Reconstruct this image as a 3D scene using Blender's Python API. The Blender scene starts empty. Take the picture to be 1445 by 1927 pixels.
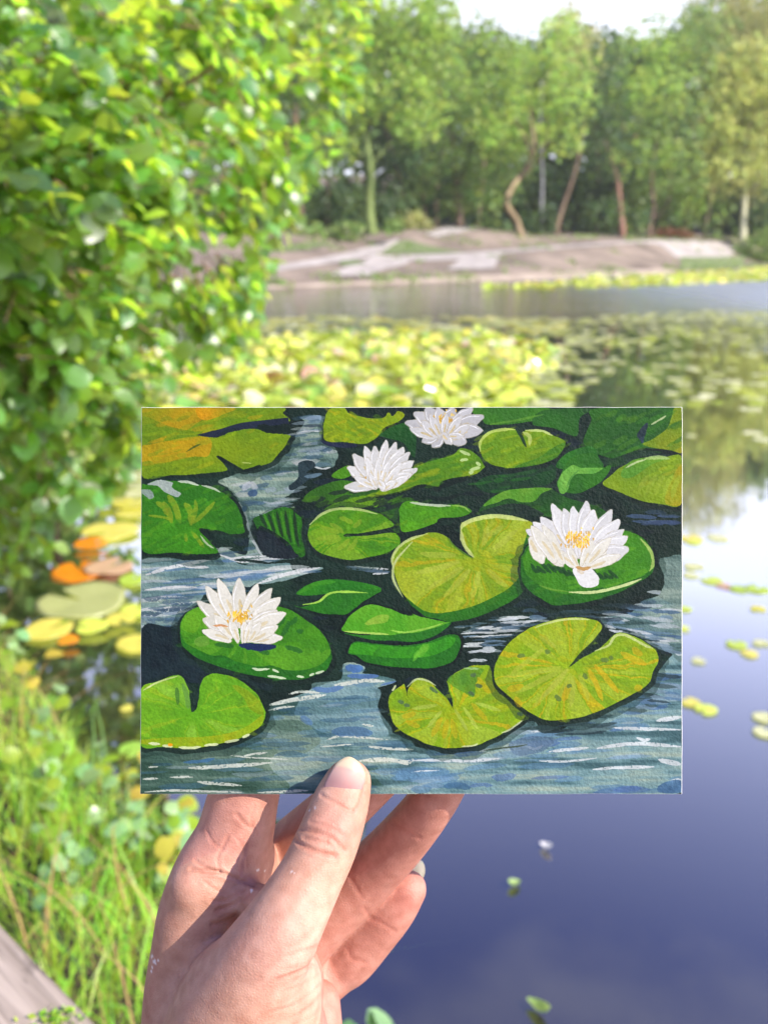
import bpy, math, random, time
import numpy as np
from mathutils import Vector, Matrix
random.seed(7); RNG = np.random.default_rng(7)
scene = bpy.context.scene
COL = scene.collection
# ------------------------------------------------------------------ camera
PW, PH, FPX = 1445.0, 1927.0, 1744.0
PITCH = math.radians(16.1)
CAM = Vector((0.0, 0.0, 1.6))
RT = Vector((1, 0, 0)); UP = Vector((0, math.sin(PITCH), math.cos(PITCH))); FW = Vector((0, math.cos(PITCH), -math.sin(PITCH)))
CARD_D = 0.279                       # metres from the lens to the card
cam_data = bpy.data.cameras.new('camera'); cam = bpy.data.objects.new('camera', cam_data); COL.objects.link(cam)
cam.location = CAM; cam.rotation_euler = (math.radians(90) - PITCH, 0, 0)
cam_data.sensor_fit = 'HORIZONTAL'; cam_data.sensor_width = 24.0
cam_data.lens = 24.0 * FPX / PW
cam_data.clip_start = 0.02; cam_data.clip_end = 2000
cam_data.dof.use_dof = True; cam_data.dof.focus_distance = CARD_D - 0.003
cam_data.dof.aperture_fstop = cam_data.lens / 2.25
cam_data.dof.aperture_blades = 0
scene.camera = cam
# ------------------------------------------------------------------ sky and sun
SUN = Vector((0.67, -0.39, 0.63)).normalized()
SUN_EL = math.asin(SUN.z); SUN_AZ = math.atan2(SUN.x, SUN.y)
world = bpy.data.worlds.new('World'); scene.world = world; world.use_nodes = True
wn = world.node_tree.nodes; wl = world.node_tree.links; wn.clear()
sky = wn.new('ShaderNodeTexSky'); sky.sky_type = 'NISHITA'; sky.sun_disc = False
sky.sun_elevation = SUN_EL; sky.sun_rotation = SUN_AZ; sky.air_density = 1.0; sky.dust_density = 1.0; sky.ozone_density = 6.0
wtc = wn.new('ShaderNodeTexCoord'); wmap = wn.new('ShaderNodeMapping'); wmap.inputs['Scale'].default_value = (1, 1, 2.2)
wnz = wn.new('ShaderNodeTexNoise'); wnz.inputs['Scale'].default_value = 2.6; wnz.inputs['Detail'].default_value = 7; wnz.inputs['Roughness'].default_value = 0.55
wr = wn.new('ShaderNodeValToRGB'); wr.color_ramp.elements[0].position = 0.50; wr.color_ramp.elements[1].position = 0.78
wr.color_ramp.elements[1].color = (0.45, 0.45, 0.45, 1)
# thin haze that whitens the sky towards the horizon, all round
wsep = wn.new('ShaderNodeSeparateXYZ'); whz = wn.new('ShaderNodeMapRange')
whz.inputs['From Min'].default_value = 0.20; whz.inputs['From Max'].default_value = 0.66; whz.inputs['To Min'].default_value = 0.92; whz.inputs['To Max'].default_value = 0.0
whz.interpolation_type = 'LINEAR'
wmx = wn.new('ShaderNodeMath'); wmx.operation = 'MAXIMUM'
wmix = wn.new('ShaderNodeMixRGB'); wmix.inputs[2].default_value = (5.0, 5.12, 5.7, 1)
bg = wn.new('ShaderNodeBackground'); bg.inputs['Strength'].default_value = 0.15
wo = wn.new('ShaderNodeOutputWorld')
wl.new(wtc.outputs['Generated'], wmap.inputs['Vector']); wl.new(wmap.outputs[0], wnz.inputs['Vector'])
wl.new(wnz.outputs['Fac'], wr.inputs[0]); wl.new(wtc.outputs['Generated'], wsep.inputs[0]); wl.new(wsep.outputs['Z'], whz.inputs['Value'])
wl.new(wr.outputs[0], wmx.inputs[0]); wl.new(whz.outputs[0], wmx.inputs[1])
wl.new(wmx.outputs[0], wmix.inputs[0]); wtn = wn.new('ShaderNodeMixRGB'); wtn.blend_type = 'MULTIPLY'; wtn.inputs[0].default_value = 1; wtn.inputs[2].default_value = (0.84, 0.80, 1.30, 1); wl.new(sky.outputs[0], wtn.inputs[1]); wl.new(wtn.outputs[0], wmix.inputs[1]); wl.new(wmix.outputs[0], bg.inputs['Color']); wl.new(bg.outputs[0], wo.inputs[0])
sl = bpy.data.lights.new('sun', 'SUN'); sl.energy = 5.0; sl.angle = math.radians(0.5); sl.color = (1.0, 0.93, 0.82)
so = bpy.data.objects.new('sun', sl); COL.objects.link(so); so.location = (20, -10, 20)
so.rotation_euler = SUN.to_track_quat('Z', 'Y').to_euler()
scene.view_settings.view_transform = 'Standard'; scene.view_settings.look = 'None'
scene.view_settings.exposure = 1.05; scene.view_settings.gamma = 1.0; scene.view_settings.use_curve_mapping = False
scene.render.engine = 'CYCLES'
scene.cycles.use_denoising = True; scene.cycles.max_bounces = 8; scene.cycles.transparent_max_bounces = 12
scene.cycles.use_adaptive_sampling = True; scene.cycles.adaptive_threshold = 0.01
scene.cycles.sample_clamp_indirect = 6.0

# ------------------------------------------------------------------ helpers
def ray(px, py):
    return FW + RT * ((px - PW / 2) / FPX) - UP * ((py - PH / 2) / FPX)
def at_depth(px, py, d):
    return CAM + ray(px, py) * d
def at_z(px, py, z=0.0):
    r = ray(px, py); return CAM + r * ((z - CAM.z) / r.z)
def project(P):
    v = np.asarray(P, float) - np.array(CAM)
    d = v @ np.array(FW); x = v @ np.array(RT); u = v @ np.array(UP)
    return PW / 2 + FPX * x / d, PH / 2 - FPX * u / d, d
def in_poly(x, y, poly):
    x = np.asarray(x, float); y = np.asarray(y, float); c = np.zeros(x.shape, bool)
    n = len(poly)
    for i in range(n):
        x0, y0 = poly[i]; x1, y1 = poly[(i + 1) % n]
        if y0 == y1: continue
        m = (y0 > y) != (y1 > y)
        c ^= m & (x < (x1 - x0) * (y - y0) / (y1 - y0) + x0)
    return c
def smooth_closed(pts, n=6):
    p = np.asarray(pts, float); out = []
    N = len(p)
    for i in range(N):
        a, b, c, d = p[i - 1], p[i], p[(i + 1) % N], p[(i + 2) % N]
        for k in range(n):
            t = k / n
            out.append(0.5 * ((2 * b) + (c - a) * t + (2 * a - 5 * b + 4 * c - d) * t * t + (3 * b - a - 3 * c + d) * t ** 3))
    return np.array(out)
def smooth_open(pts, n=6):
    p = np.asarray(pts, float)
    if len(p) < 3:
        return np.array([p[0] + (p[-1] - p[0]) * k / n for k in range(n + 1)])
    q = np.vstack([2 * p[0] - p[1], p, 2 * p[-1] - p[-2]]); out = []
    for i in range(1, len(q) - 2):
        a, b, c, d = q[i - 1], q[i], q[i + 1], q[i + 2]
        for k in range(n):
            t = k / n
            out.append(0.5 * ((2 * b) + (c - a) * t + (2 * a - 5 * b + 4 * c - d) * t * t + (3 * b - a - 3 * c + d) * t ** 3))
    out.append(p[-1]); return np.array(out)
def mesh_obj(name, verts, faces, mat=None, parent=None, smooth=True, cols=None, colname='Col'):
    me = bpy.data.meshes.new(name)
    v = np.asarray(verts, dtype=np.float32)
    me.vertices.add(len(v)); me.vertices.foreach_set('co', v.ravel())
    if isinstance(faces, np.ndarray):
        k = faces.shape[1]; tot = np.full(len(faces), k, np.int32); flat = faces.astype(np.int32).ravel()
    else:
        tot = np.array([len(f) for f in faces], np.int32); flat = np.array([i for f in faces for i in f], np.int32)
    start = np.concatenate([[0], np.cumsum(tot)[:-1]]).astype(np.int32)
    me.loops.add(len(flat)); me.loops.foreach_set('vertex_index', flat)
    me.polygons.add(len(tot)); me.polygons.foreach_set('loop_start', start)
    try: me.polygons.foreach_set('loop_total', tot)
    except Exception: pass
    me.polygons.foreach_set('use_smooth', np.full(len(tot), smooth, bool))
    me.update(calc_edges=True); me.validate()
    if cols is not None:
        c = np.asarray(cols, np.float32)
        if c.shape[1] == 3: c = np.hstack([c, np.ones((len(c), 1), np.float32)])
        at = me.color_attributes.new(colname, 'FLOAT_COLOR', 'POINT'); at.data.foreach_set('color', c.ravel())
    if mat: me.materials.append(mat)
    o = bpy.data.objects.new(name, me); COL.objects.link(o)
    if parent: o.parent = parent
    return o
def tag(o, label=None, cat=None, group=None, kind=None):
    if label: o['label'] = label
    if cat: o['category'] = cat
    if group: o['group'] = group
    if kind: o['kind'] = kind
    return o
def empty(name, loc, label=None, cat=None, group=None):
    o = bpy.data.objects.new(name, None); COL.objects.link(o); o.location = loc; o.empty_display_size = 0.1
    return tag(o, label, cat, group)
def tube(pts, radii, sides=6, cap=True):
    pts = np.asarray(pts, float); radii = np.asarray(radii, float); V = []; Fc = []
    n = len(pts)
    T = np.gradient(pts, axis=0); T /= np.linalg.norm(T, axis=1)[:, None] + 1e-9
    ref = np.array([0.31, 0.27, 0.91]) if abs(T[0][2]) < 0.9 else np.array([1.0, 0.1, 0])
    for i in range(n):
        a = np.cross(T[i], ref); a /= np.linalg.norm(a) + 1e-9; b = np.cross(T[i], a)
        for k in range(sides):
            w = 2 * math.pi * k / sides
            V.append(pts[i] + radii[i] * (math.cos(w) * a + math.sin(w) * b))
    for i in range(n - 1):
        for k in range(sides):
            k2 = (k + 1) % sides
            Fc.append((i * sides + k, i * sides + k2, (i + 1) * sides + k2, (i + 1) * sides + k))
    if cap:
        Fc.append(tuple(range(sides))[::-1]); Fc.append(tuple((n - 1) * sides + k for k in range(sides)))
    return V, Fc
class MB:
    def __init__(s): s.v = []; s.f = []; s.c = []
    def add(s, V, Fc, col=None):
        b = len(s.v); s.v += [tuple(p) for p in V]; s.f += [tuple(i + b for i in f) for f in Fc]
        if col is not None: s.c += [tuple(col)] * len(V)
    def build(s, name, mat, parent=None, smooth=True):
        return mesh_obj(name, s.v, s.f, mat, parent, smooth, s.c if s.c else None)
def value_noise(shape, cells, rng, octaves=4, gain=0.5):
    h, w = shape; out = np.zeros(shape); amp = 1; tot = 0
    cy, cx = cells
    for o in range(octaves):
        ny, nx = max(1, int(cy)), max(1, int(cx))
        g = rng.random((ny + 2, nx + 2))
        y = np.linspace(0, ny, h, endpoint=False); x = np.linspace(0, nx, w, endpoint=False)
        yi = y.astype(int); xi = x.astype(int); fy = y - yi; fx = x - xi
        fy = (fy * fy * (3 - 2 * fy))[:, None]; fx = (fx * fx * (3 - 2 * fx))[None, :]
        a = g[yi][:, xi]; b = g[yi][:, xi + 1]; c = g[yi + 1][:, xi]; d = g[yi + 1][:, xi + 1]
        out += amp * ((a * (1 - fx) + b * fx) * (1 - fy) + (c * (1 - fx) + d * fx) * fy)
        tot += amp; amp *= gain; cy *= 2; cx *= 2
    return out / tot
# ------------------------------------------------------------------ materials
def new_mat(name):
    m = bpy.data.materials.new(name); m.use_nodes = True
    nt = m.node_tree; nt.nodes.clear(); out = nt.nodes.new('ShaderNodeOutputMaterial')
    return m, nt, out
def N(nt, t, **kw):
    n = nt.nodes.new(t)
    for k, v in kw.items():
        if k in n.inputs: n.inputs[k].default_value = v
        else: setattr(n, k, v)
    return n
def leaf_material(name, col, trans, tmix=0.45, rough=0.35, spec=0.5, vary=0.35, use_attr=True, hue=0.03):
    m, nt, out = new_mat(name); L = nt.links
    p = N(nt, 'ShaderNodeBsdfPrincipled'); p.inputs['Roughness'].default_value = rough; p.inputs['Specular IOR Level'].default_value = spec
    t = N(nt, 'ShaderNodeBsdfTranslucent'); mx = N(nt, 'ShaderNodeMixShader'); mx.inputs[0].default_value = tmix
    oi = N(nt, 'ShaderNodeObjectInfo')
    def tone(c):
        h = N(nt, 'ShaderNodeHueSaturation'); h.inputs['Color'].default_value = (*c, 1)
        return h
    h1 = tone(col); h2 = tone(trans)
    if use_attr:
        at = N(nt, 'ShaderNodeVertexColor'); at.layer_name = 'Col'
        sp = N(nt, 'ShaderNodeSeparateColor'); L.new(at.outputs['Color'], sp.inputs[0])
        rv, rh = sp.outputs[0], sp.outputs[1]
    else:
        rv = oi.outputs['Random']; mm = N(nt, 'ShaderNodeMath'); mm.operation = 'MULTIPLY'; mm.inputs[1].default_value = 7.31
        L.new(oi.outputs['Random'], mm.inputs[0]); fr = N(nt, 'ShaderNodeMath'); fr.operation = 'FRACT'; L.new(mm.outputs[0], fr.inputs[0]); rh = fr.outputs[0]
    mv = N(nt, 'ShaderNodeMapRange'); mv.inputs['To Min'].default_value = 1 - vary; mv.inputs['To Max'].default_value = 1 + vary; L.new(rv, mv.inputs['Value'])
    mh = N(nt, 'ShaderNodeMapRange'); mh.inputs['To Min'].default_value = 0.5 - hue; mh.inputs['To Max'].default_value = 0.5 + hue; L.new(rh, mh.inputs['Value'])
    for h in (h1, h2):
        L.new(mv.outputs[0], h.inputs['Value']); L.new(mh.outputs[0], h.inputs['Hue'])
    L.new(h1.outputs[0], p.inputs['Base Color']); L.new(h2.outputs[0], t.inputs['Color'])
    L.new(p.outputs[0], mx.inputs[1]); L.new(t.outputs[0], mx.inputs[2]); L.new(mx.outputs[0], out.inputs[0])
    return m
def noise_material(name, c1, c2, scale=5, rough=0.8, detail=6, bump=0.0, stretch=(1, 1, 1), spec=0.3, bdist=0.01):
    m, nt, out = new_mat(name); L = nt.links
    p = N(nt, 'ShaderNodeBsdfPrincipled'); p.inputs['Roughness'].default_value = rough; p.inputs['Specular IOR Level'].default_value = spec
    tc = N(nt, 'ShaderNodeTexCoord'); mp = N(nt, 'ShaderNodeMapping'); mp.inputs['Scale'].default_value = stretch
    nz = N(nt, 'ShaderNodeTexNoise'); nz.inputs['Scale'].default_value = scale; nz.inputs['Detail'].default_value = detail
    r = N(nt, 'ShaderNodeValToRGB'); r.color_ramp.elements[0].position = 0.32; r.color_ramp.elements[1].position = 0.68
    r.color_ramp.elements[0].color = (*c1, 1); r.color_ramp.elements[1].color = (*c2, 1)
    L.new(tc.outputs['Object'], mp.inputs[0]); L.new(mp.outputs[0], nz.inputs[0]); L.new(nz.outputs['Fac'], r.inputs[0]); L.new(r.outputs[0], p.inputs['Base Color'])
    if bump:
        b = N(nt, 'ShaderNodeBump'); b.inputs['Strength'].default_value = bump; b.inputs['Distance'].default_value = bdist
        L.new(nz.outputs['Fac'], b.inputs['Height']); L.new(b.outputs[0], p.inputs['Normal'])
    L.new(p.outputs[0], out.inputs[0]); return m
# ------------------------------------------------------------------ water
def make_water():
    m, nt, out = new_mat('pond_water'); L = nt.links
    p = N(nt, 'ShaderNodeBsdfPrincipled'); p.inputs['Base Color'].default_value = (0.016, 0.013, 0.008, 1)
    p.inputs['Roughness'].default_value = 0.03; p.inputs['IOR'].default_value = 2.4
    tc = N(nt, 'ShaderNodeTexCoord')
    mp = N(nt, 'ShaderNodeMapping'); mp.inputs['Scale'].default_value = (1.0, 2.4, 1)
    n1 = N(nt, 'ShaderNodeTexNoise'); n1.inputs['Scale'].default_value = 3.2; n1.inputs['Detail'].default_value = 3
    n2 = N(nt, 'ShaderNodeTexNoise'); n2.inputs['Scale'].default_value = 0.35; n2.inputs['Detail'].default_value = 2
    L.new(tc.outputs['Object'], mp.inputs[0]); L.new(mp.outputs[0], n1.inputs[0]); L.new(tc.outputs['Object'], n2.inputs[0])
    # a breeze ruffles the middle of the pond, the near water lies calm
    sx = N(nt, 'ShaderNodeSeparateXYZ'); L.new(tc.outputs['Object'], sx.inputs[0])
    my = N(nt, 'ShaderNodeMapRange'); my.interpolation_type = 'SMOOTHSTEP'
    my.inputs['From Min'].default_value = 14; my.inputs['From Max'].default_value = 24; my.inputs['To Min'].default_value = 0.03; my.inputs['To Max'].default_value = 1.0
    L.new(sx.outputs['Y'], my.inputs['Value'])
    mx = N(nt, 'ShaderNodeMapRange'); mx.interpolation_type = 'SMOOTHSTEP'
    mx.inputs['From Min'].default_value = 1; mx.inputs['From Max'].default_value = 14; mx.inputs['To Min'].default_value = 0.12; mx.inputs['To Max'].default_value = 1.0
    L.new(sx.outputs['X'], mx.inputs['Value'])
    mm = N(nt, 'ShaderNodeMath'); mm.operation = 'MULTIPLY'; L.new(my.outputs[0], mm.inputs[0]); L.new(mx.outputs[0], mm.inputs[1])
    m2 = N(nt, 'ShaderNodeMath'); m2.operation = 'MULTIPLY'; L.new(n2.outputs['Fac'], m2.inputs[0]); L.new(mm.outputs[0], m2.inputs[1])
    b = N(nt, 'ShaderNodeBump'); b.inputs['Distance'].default_value = 0.12
    mro = N(nt, 'ShaderNodeMapRange'); mro.inputs['To Min'].default_value = 0.03; mro.inputs['To Max'].default_value = 0.32; L.new(mm.outputs[0], mro.inputs['Value']); L.new(mro.outputs[0], p.inputs['Roughness'])
    L.new(m2.outputs[0], b.inputs['Strength']); L.new(n1.outputs['Fac'], b.inputs['Height']); L.new(b.outputs[0], p.inputs['Normal'])
    # the mirror of the surface: reflection grows towards grazing view as on water, lifted as the bright exposure shows it
    gl = N(nt, 'ShaderNodeBsdfGlossy'); gl.inputs['Color'].default_value = (1, 1, 1, 1); L.new(mro.outputs[0], gl.inputs['Roughness']); L.new(b.outputs[0], gl.inputs['Normal'])
    df = N(nt, 'ShaderNodeBsdfDiffuse'); df.inputs['Color'].default_value = (0.014, 0.011, 0.010, 1)
    fr = N(nt, 'ShaderNodeFresnel'); fr.inputs['IOR'].default_value = 1.33; mf = N(nt, 'ShaderNodeMath'); mf.operation = 'MULTIPLY'; mf.inputs[1].default_value = 5.8; mf.use_clamp = True; L.new(fr.outputs[0], mf.inputs[0])
    mc = N(nt, 'ShaderNodeMath'); mc.operation = 'MINIMUM'; mc.inputs[1].default_value = 0.82; L.new(mf.outputs[0], mc.inputs[0])
    ms = N(nt, 'ShaderNodeMixShader'); L.new(mc.outputs[0], ms.inputs[0]); L.new(df.outputs[0], ms.inputs[1]); L.new(gl.outputs[0], ms.inputs[2])
    L.new(ms.outputs[0], out.inputs[0]); return m
g = [(-120, -20, 0), (120, -20, 0), (120, 110, 0), (-120, 110, 0)]
pond = mesh_obj('pond_water', g, [(0, 1, 2, 3)], make_water()); tag(pond, 'calm dark pond water mirroring the sky and trees', kind='structure')
bed = mesh_obj('pond_bed', [(-600, -600, -0.9), (600, -600, -0.9), (600, 600, -0.9), (-600, 600, -0.9)], [(0, 1, 2, 3)],
               noise_material('mud', (0.05, 0.04, 0.03), (0.09, 0.07, 0.05), 0.8)); tag(bed, 'muddy ground under and around the pond', kind='structure')
# ------------------------------------------------------------------ far shore
SHORE_PX = [(-900, 560), (200, 552), (440, 547), (600, 541), (760, 535), (900, 531), (1000, 528), (1100, 523), (1260, 515), (1445, 504), (1900, 490)]
SHORE = np.array([tuple(at_z(x, y, 0))[:2] for x, y in SHORE_PX])
hn = value_noise((256, 256), (24, 24), np.random.default_rng(3), 4)
def bumpy(x, y):
    i = (np.asarray(x) * 2.1 + 120).astype(int) % 256; j = (np.asarray(y) * 2.1 + 60).astype(int) % 256
    return hn[j, i] - 0.5
def far_h(x, y):
    x = np.asarray(x, float); y = np.asarray(y, float)
    d = y - np.interp(x, SHORE[:, 0], SHORE[:, 1])
    z = np.where(d < 0, d * 0.25, 0.0)
    z = z + 0.28 * np.clip(d / 1.2, 0, 1) + 1.70 * np.clip((d - 1.2) / (11 - 4.5 * np.clip((x - 5) / 10, 0, 1)), 0, 1) + 0.5 * np.clip((d - 10) / 12, 0, 1)
    # the raised earth mound right of the middle, steep towards the water
    mx = np.clip(1 - ((x - 9.2) / 5.6) ** 2, 0, 1) ** 0.5
    z = z + 0.08 * mx * np.clip((d - 1.0) / 1.6, 0, 1) * np.clip((9 - d) / 5, 0, 1)
    mx2 = np.clip(1 - ((x - 4.0) / 5) ** 2, 0, 1)
    z = z + 0.35 * mx2 * np.clip((d - 8) / 3, 0, 1)
    z = z + 0.2 * np.clip(y - 90, 0, 60)
    return z + bumpy(x, y) * 0.09 * np.clip(d, 0, 1)
def far_hit(px, py, default=None):
    r = np.array(ray(px, py)); c = np.array(CAM)
    t = np.linspace(28, 95, 2400)
    P = c[None] + t[:, None] * r[None]
    below = P[:, 2] < far_h(P[:, 0], P[:, 1])
    k = np.argmax(below)
    if not below[k]: k = np.argmin(np.abs(P[:, 1] - np.interp(P[:, 0], SHORE[:, 0], SHORE[:, 1]) - 14))
    return P[k]
xs = np.arange(-48, 66, 0.45); ys = np.arange(27, 130, 0.45)
X, Y = np.meshgrid(xs, ys); Z = far_h(X, Y)
V = np.stack([X, Y, Z], -1).reshape(-1, 3); nx = len(xs); idx = np.arange(len(V)).reshape(X.shape)
Fq = np.stack([idx[:-1, :-1], idx[:-1, 1:], idx[1:, 1:], idx[1:, :-1]], -1).reshape(-1, 4)
GX, GY, GZ = xs.copy(), ys.copy(), Z.copy()
def grid_h(x, y):
    u = (x - GX[0]) / 0.45; v = (y - GY[0]) / 0.45; i = int(min(max(u, 0), len(GX) - 2)); j = int(min(max(v, 0), len(GY) - 2)); u -= i; v -= j
    return float((GZ[j, i] * (1 - u) + GZ[j, i + 1] * u) * (1 - v) + (GZ[j + 1, i] * (1 - u) + GZ[j + 1, i + 1] * u) * v)
earth = noise_material('bank_earth', (0.10, 0.078, 0.058), (0.235, 0.185, 0.138), 0.45, 0.95, 10, 1.0, bdist=0.2)
fs = mesh_obj('far_shore', V, Fq, earth); tag(fs, 'bare pinkish earth bank on the far side of the pond', kind='structure')
gravel = noise_material('path_gravel', (0.22, 0.195, 0.17), (0.36, 0.325, 0.285), 1.2, 0.95, 8, 0.3, bdist=0.03)
sand = noise_material('shore_sand', (0.22, 0.175, 0.13), (0.36, 0.295, 0.22), 1.0, 0.95, 8, 0.3, bdist=0.03)
turf = noise_material('turf', (0.07, 0.10, 0.03), (0.14, 0.17, 0.07), 3.0, 0.95, 8, 0.6, bdist=0.05)
def strip(name, a, b, mat, lift, label, n=60, mrow=9, cat=None):
    a = smooth_open(a, 10); b = smooth_open(b, 10)
    def rs(p):
        s = np.concatenate([[0], np.cumsum(np.linalg.norm(np.diff(p, axis=0), axis=1))]); q = np.linspace(0, s[-1], n)
        return np.stack([np.interp(q, s, p[:, 0]), np.interp(q, s, p[:, 1])], -1)
    a = rs(a); b = rs(b); Vv = []
    for i in range(n):
        pa = far_hit(*a[i]); pb = far_hit(*b[i])
        for j in range(mrow):
            q = pa + (pb - pa) * j / (mrow - 1); Vv.append((q[0], q[1], grid_h(q[0], q[1]) + lift * 0.3))
    ff = [(i * mrow + j, i * mrow + j + 1, (i + 1) * mrow + j + 1, (i + 1) * mrow + j) for i in range(n - 1) for j in range(mrow - 1)]
    o = mesh_obj(name, Vv, ff, mat); tag(o, label, kind='structure'); return o
strip('shore_sand', [(440, 541), (600, 533), (760, 526), (900, 520), (1000, 516), (1120, 511), (1270, 505)], [(440, 546), (600, 540), (760, 534), (900, 530), (1000, 527), (1120, 521), (1270, 513)], sand, 0.05, 'pale sandy strip along the far waterline')
strip('gravel_path', [(440, 511), (560, 493), (660, 474), (748, 449)], [(440, 522), (560, 504), (690, 484), (752, 458)], gravel, 0.06, 'pale gravel path climbing the bank from the left')
strip('gravel_path', [(700, 478), (690, 488), (645, 505), (620, 518)], [(770, 484), (765, 497), (720, 508), (690, 520)], gravel, 0.09, 'pale gravel fork running down to the water')
strip('gravel_path', [(745, 482), (860, 477), (960, 470), (1100, 460), (1230, 453), (1330, 454), (1400, 462)], [(745, 492), (860, 489), (960, 476), (1100, 464), (1230, 459), (1280, 486), (1370, 484)], gravel, 0.12, 'pale gravel path running along the top of the bank')
strip('gravel_path', [(880, 480), (945, 474)], [(840, 508), (930, 506)], gravel, 0.15, 'pale gravel patch left of the earth mound')
strip('gravel_path', [(800, 440), (850, 424), (885, 408)], [(820, 446), (905, 428), (915, 408)], gravel, 0.1, 'faint path leading up into the trees')
strip('grass_verge', [(720, 474), (760, 452), (800, 462)], [(720, 478), (790, 478), (880, 474)], turf, 0.10, 'patch of grass between the path branches')
strip('grass_verge', [(500, 468), (560, 460), (600, 455)], [(500, 478), (570, 470), (640, 458)], turf, 0.08, 'strip of grass below the left trees')
strip('grass_verge', [(640, 492), (670, 490)], [(640, 502), (690, 497)], turf, 0.14, 'tuft of grass where the paths meet')
strip('grass_verge', [(1280, 484), (1340, 484), (1400, 482)], [(1280, 508), (1340, 506), (1400, 503)], turf, 0.14, 'grassy lip of the bank above the far lily pads')
# ------------------------------------------------------------------ near bank
BANK_PX = [(-420, 1010), (-150, 1130), (0, 1235), (100, 1360), (190, 1470), (300, 1560), (420, 1680), (560, 1850), (640, 1960), (700, 2150), (760, 2500)]
BANK = np.array([tuple(at_z(x, y, 0))[:2] for x, y in BANK_PX])
def bank_d(x, y):       # signed distance landward from the bank edge
    x = np.asarray(x, float); y = np.asarray(y, float)
    best = np.full(x.shape, 1e9); sgn = np.ones(x.shape)
    for i in range(len(BANK) - 1):
        a, b = BANK[i], BANK[i + 1]; e = b - a; L2 = e @ e
        t = np.clip(((x - a[0]) * e[0] + (y - a[1]) * e[1]) / L2, 0, 1)
        dx = x - (a[0] + t * e[0]); dy = y - (a[1] + t * e[1]); d = np.hypot(dx, dy)
        s = np.where(e[0] * dy - e[1] * dx < 0, 1.0, -1.0)
        m = d < best; best = np.where(m, d, best); sgn = np.where(m, s, sgn)
    return best * sgn
def near_h(x, y):
    d = bank_d(x, y)
    return np.where(d > 0, 0.03 + 0.22 * (1 - np.exp(-d / 0.45)) + 0.08 * np.clip(d, 0, 4), d * 0.6) + bumpy(np.asarray(x) * 6, np.asarray(y) * 6) * 0.04
xs = np.arange(-9, 1.2, 0.07); ys = np.arange(-3, 9, 0.07)
X, Y = np.meshgrid(xs, ys); Z = np.maximum(near_h(X, Y), -0.5)
V = np.stack([X, Y, Z], -1).reshape(-1, 3); idx = np.arange(len(V)).reshape(X.shape)
Fq = np.stack([idx[:-1, :-1], idx[:-1, 1:], idx[1:, 1:], idx[1:, :-1]], -1).reshape(-1, 4)
keep = (Z.reshape(-1)[Fq] > -0.45).any(1)
soil = noise_material('bank_soil', (0.035, 0.028, 0.016), (0.07, 0.06, 0.03), 9, 0.95, 6, 0.7)
nb = mesh_obj('near_bank', V, Fq[keep], soil); tag(nb, 'dark soil of the near bank under the grass', kind='structure')
print('bank check', bank_d(np.array([-1.5, 1.0]), np.array([1.5, 3.0])))
# ------------------------------------------------------------------ far trees
def leaf_cards(centres, size, rng, droop=0.0, elong=1.0):
    """many small bent leaf-clump quads (two triangles each, folded) round the given points"""
    n = len(centres)
    a = rng.normal(size=(n, 3)); a[:, 2] *= 0.6; a[:, 2] -= droop; a /= np.linalg.norm(a, axis=1)[:, None]
    b = rng.normal(size=(n, 3)); b -= (b * a).sum(1)[:, None] * a; b /= np.linalg.norm(b, axis=1)[:, None]
    c = np.cross(a, b)
    s = size * (0.6 + 0.8 * rng.random(n))[:, None]
    V = np.stack([centres - a * s * elong, centres + b * s * 0.55 + c * s * 0.15, centres + a * s * elong, centres - b * s * 0.55 + c * s * 0.15], 1).reshape(-1, 3)
    i = np.arange(n)[:, None] * 4
    F = np.concatenate([i + np.array([[0, 1, 2]]), i + np.array([[0, 2, 3]])], 0)
    return V, F
def lobe_points(c, r, n, rng, hollow=0.35):
    d = rng.normal(size=(n, 3)); d /= np.linalg.norm(d, axis=1)[:, None]
    rad = (hollow + (1 - hollow) * rng.random(n) ** 0.6)[:, None]
    # an uneven lumpy outline: bumps on the ellipsoid, gaps where clumps are missing
    ph = rng.random(9) * 6.28; fr = rng.normal(size=(9, 3)) * 2.6
    lump = 1 + 0.30 * np.mean(np.sin(d @ fr.T * 1.5 + ph), axis=1) * 2.0
    P = np.asarray(c) + d * rad * lump[:, None] * np.asarray(r)
    gap = np.mean(np.sin((P - c) / np.mean(r) @ (rng.normal(size=(5, 3)) * 4).T + rng.random(5) * 6.28), axis=1)
    return P[gap > -0.38]
M_CR = {
 'willow': leaf_material('crown_willow', (0.36, 0.39, 0.115), (0.60, 0.65, 0.15), 0.45, 0.6, 0.3),
 'wood': leaf_material('crown_wood', (0.115, 0.175, 0.055), (0.25, 0.36, 0.07), 0.42, 0.5, 0.35),
 'green': leaf_material('crown_green', (0.17, 0.25, 0.07), (0.36, 0.50, 0.10), 0.42, 0.5, 0.35),
 'bright': leaf_material('crown_bright', (0.225, 0.325, 0.065), (0.48, 0.66, 0.10), 0.45, 0.5, 0.35),
 'pale': leaf_material('crown_pale', (0.36, 0.37, 0.14), (0.58, 0.58, 0.18), 0.45, 0.6, 0.3),
 'dark': leaf_material('crown_dark', (0.06, 0.105, 0.035), (0.12, 0.20, 0.04), 0.35, 0.5, 0.35),
 'rust': leaf_material('crown_rust', (0.20, 0.09, 0.04), (0.30, 0.13, 0.05), 0.4, 0.6, 0.3),
}
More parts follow.
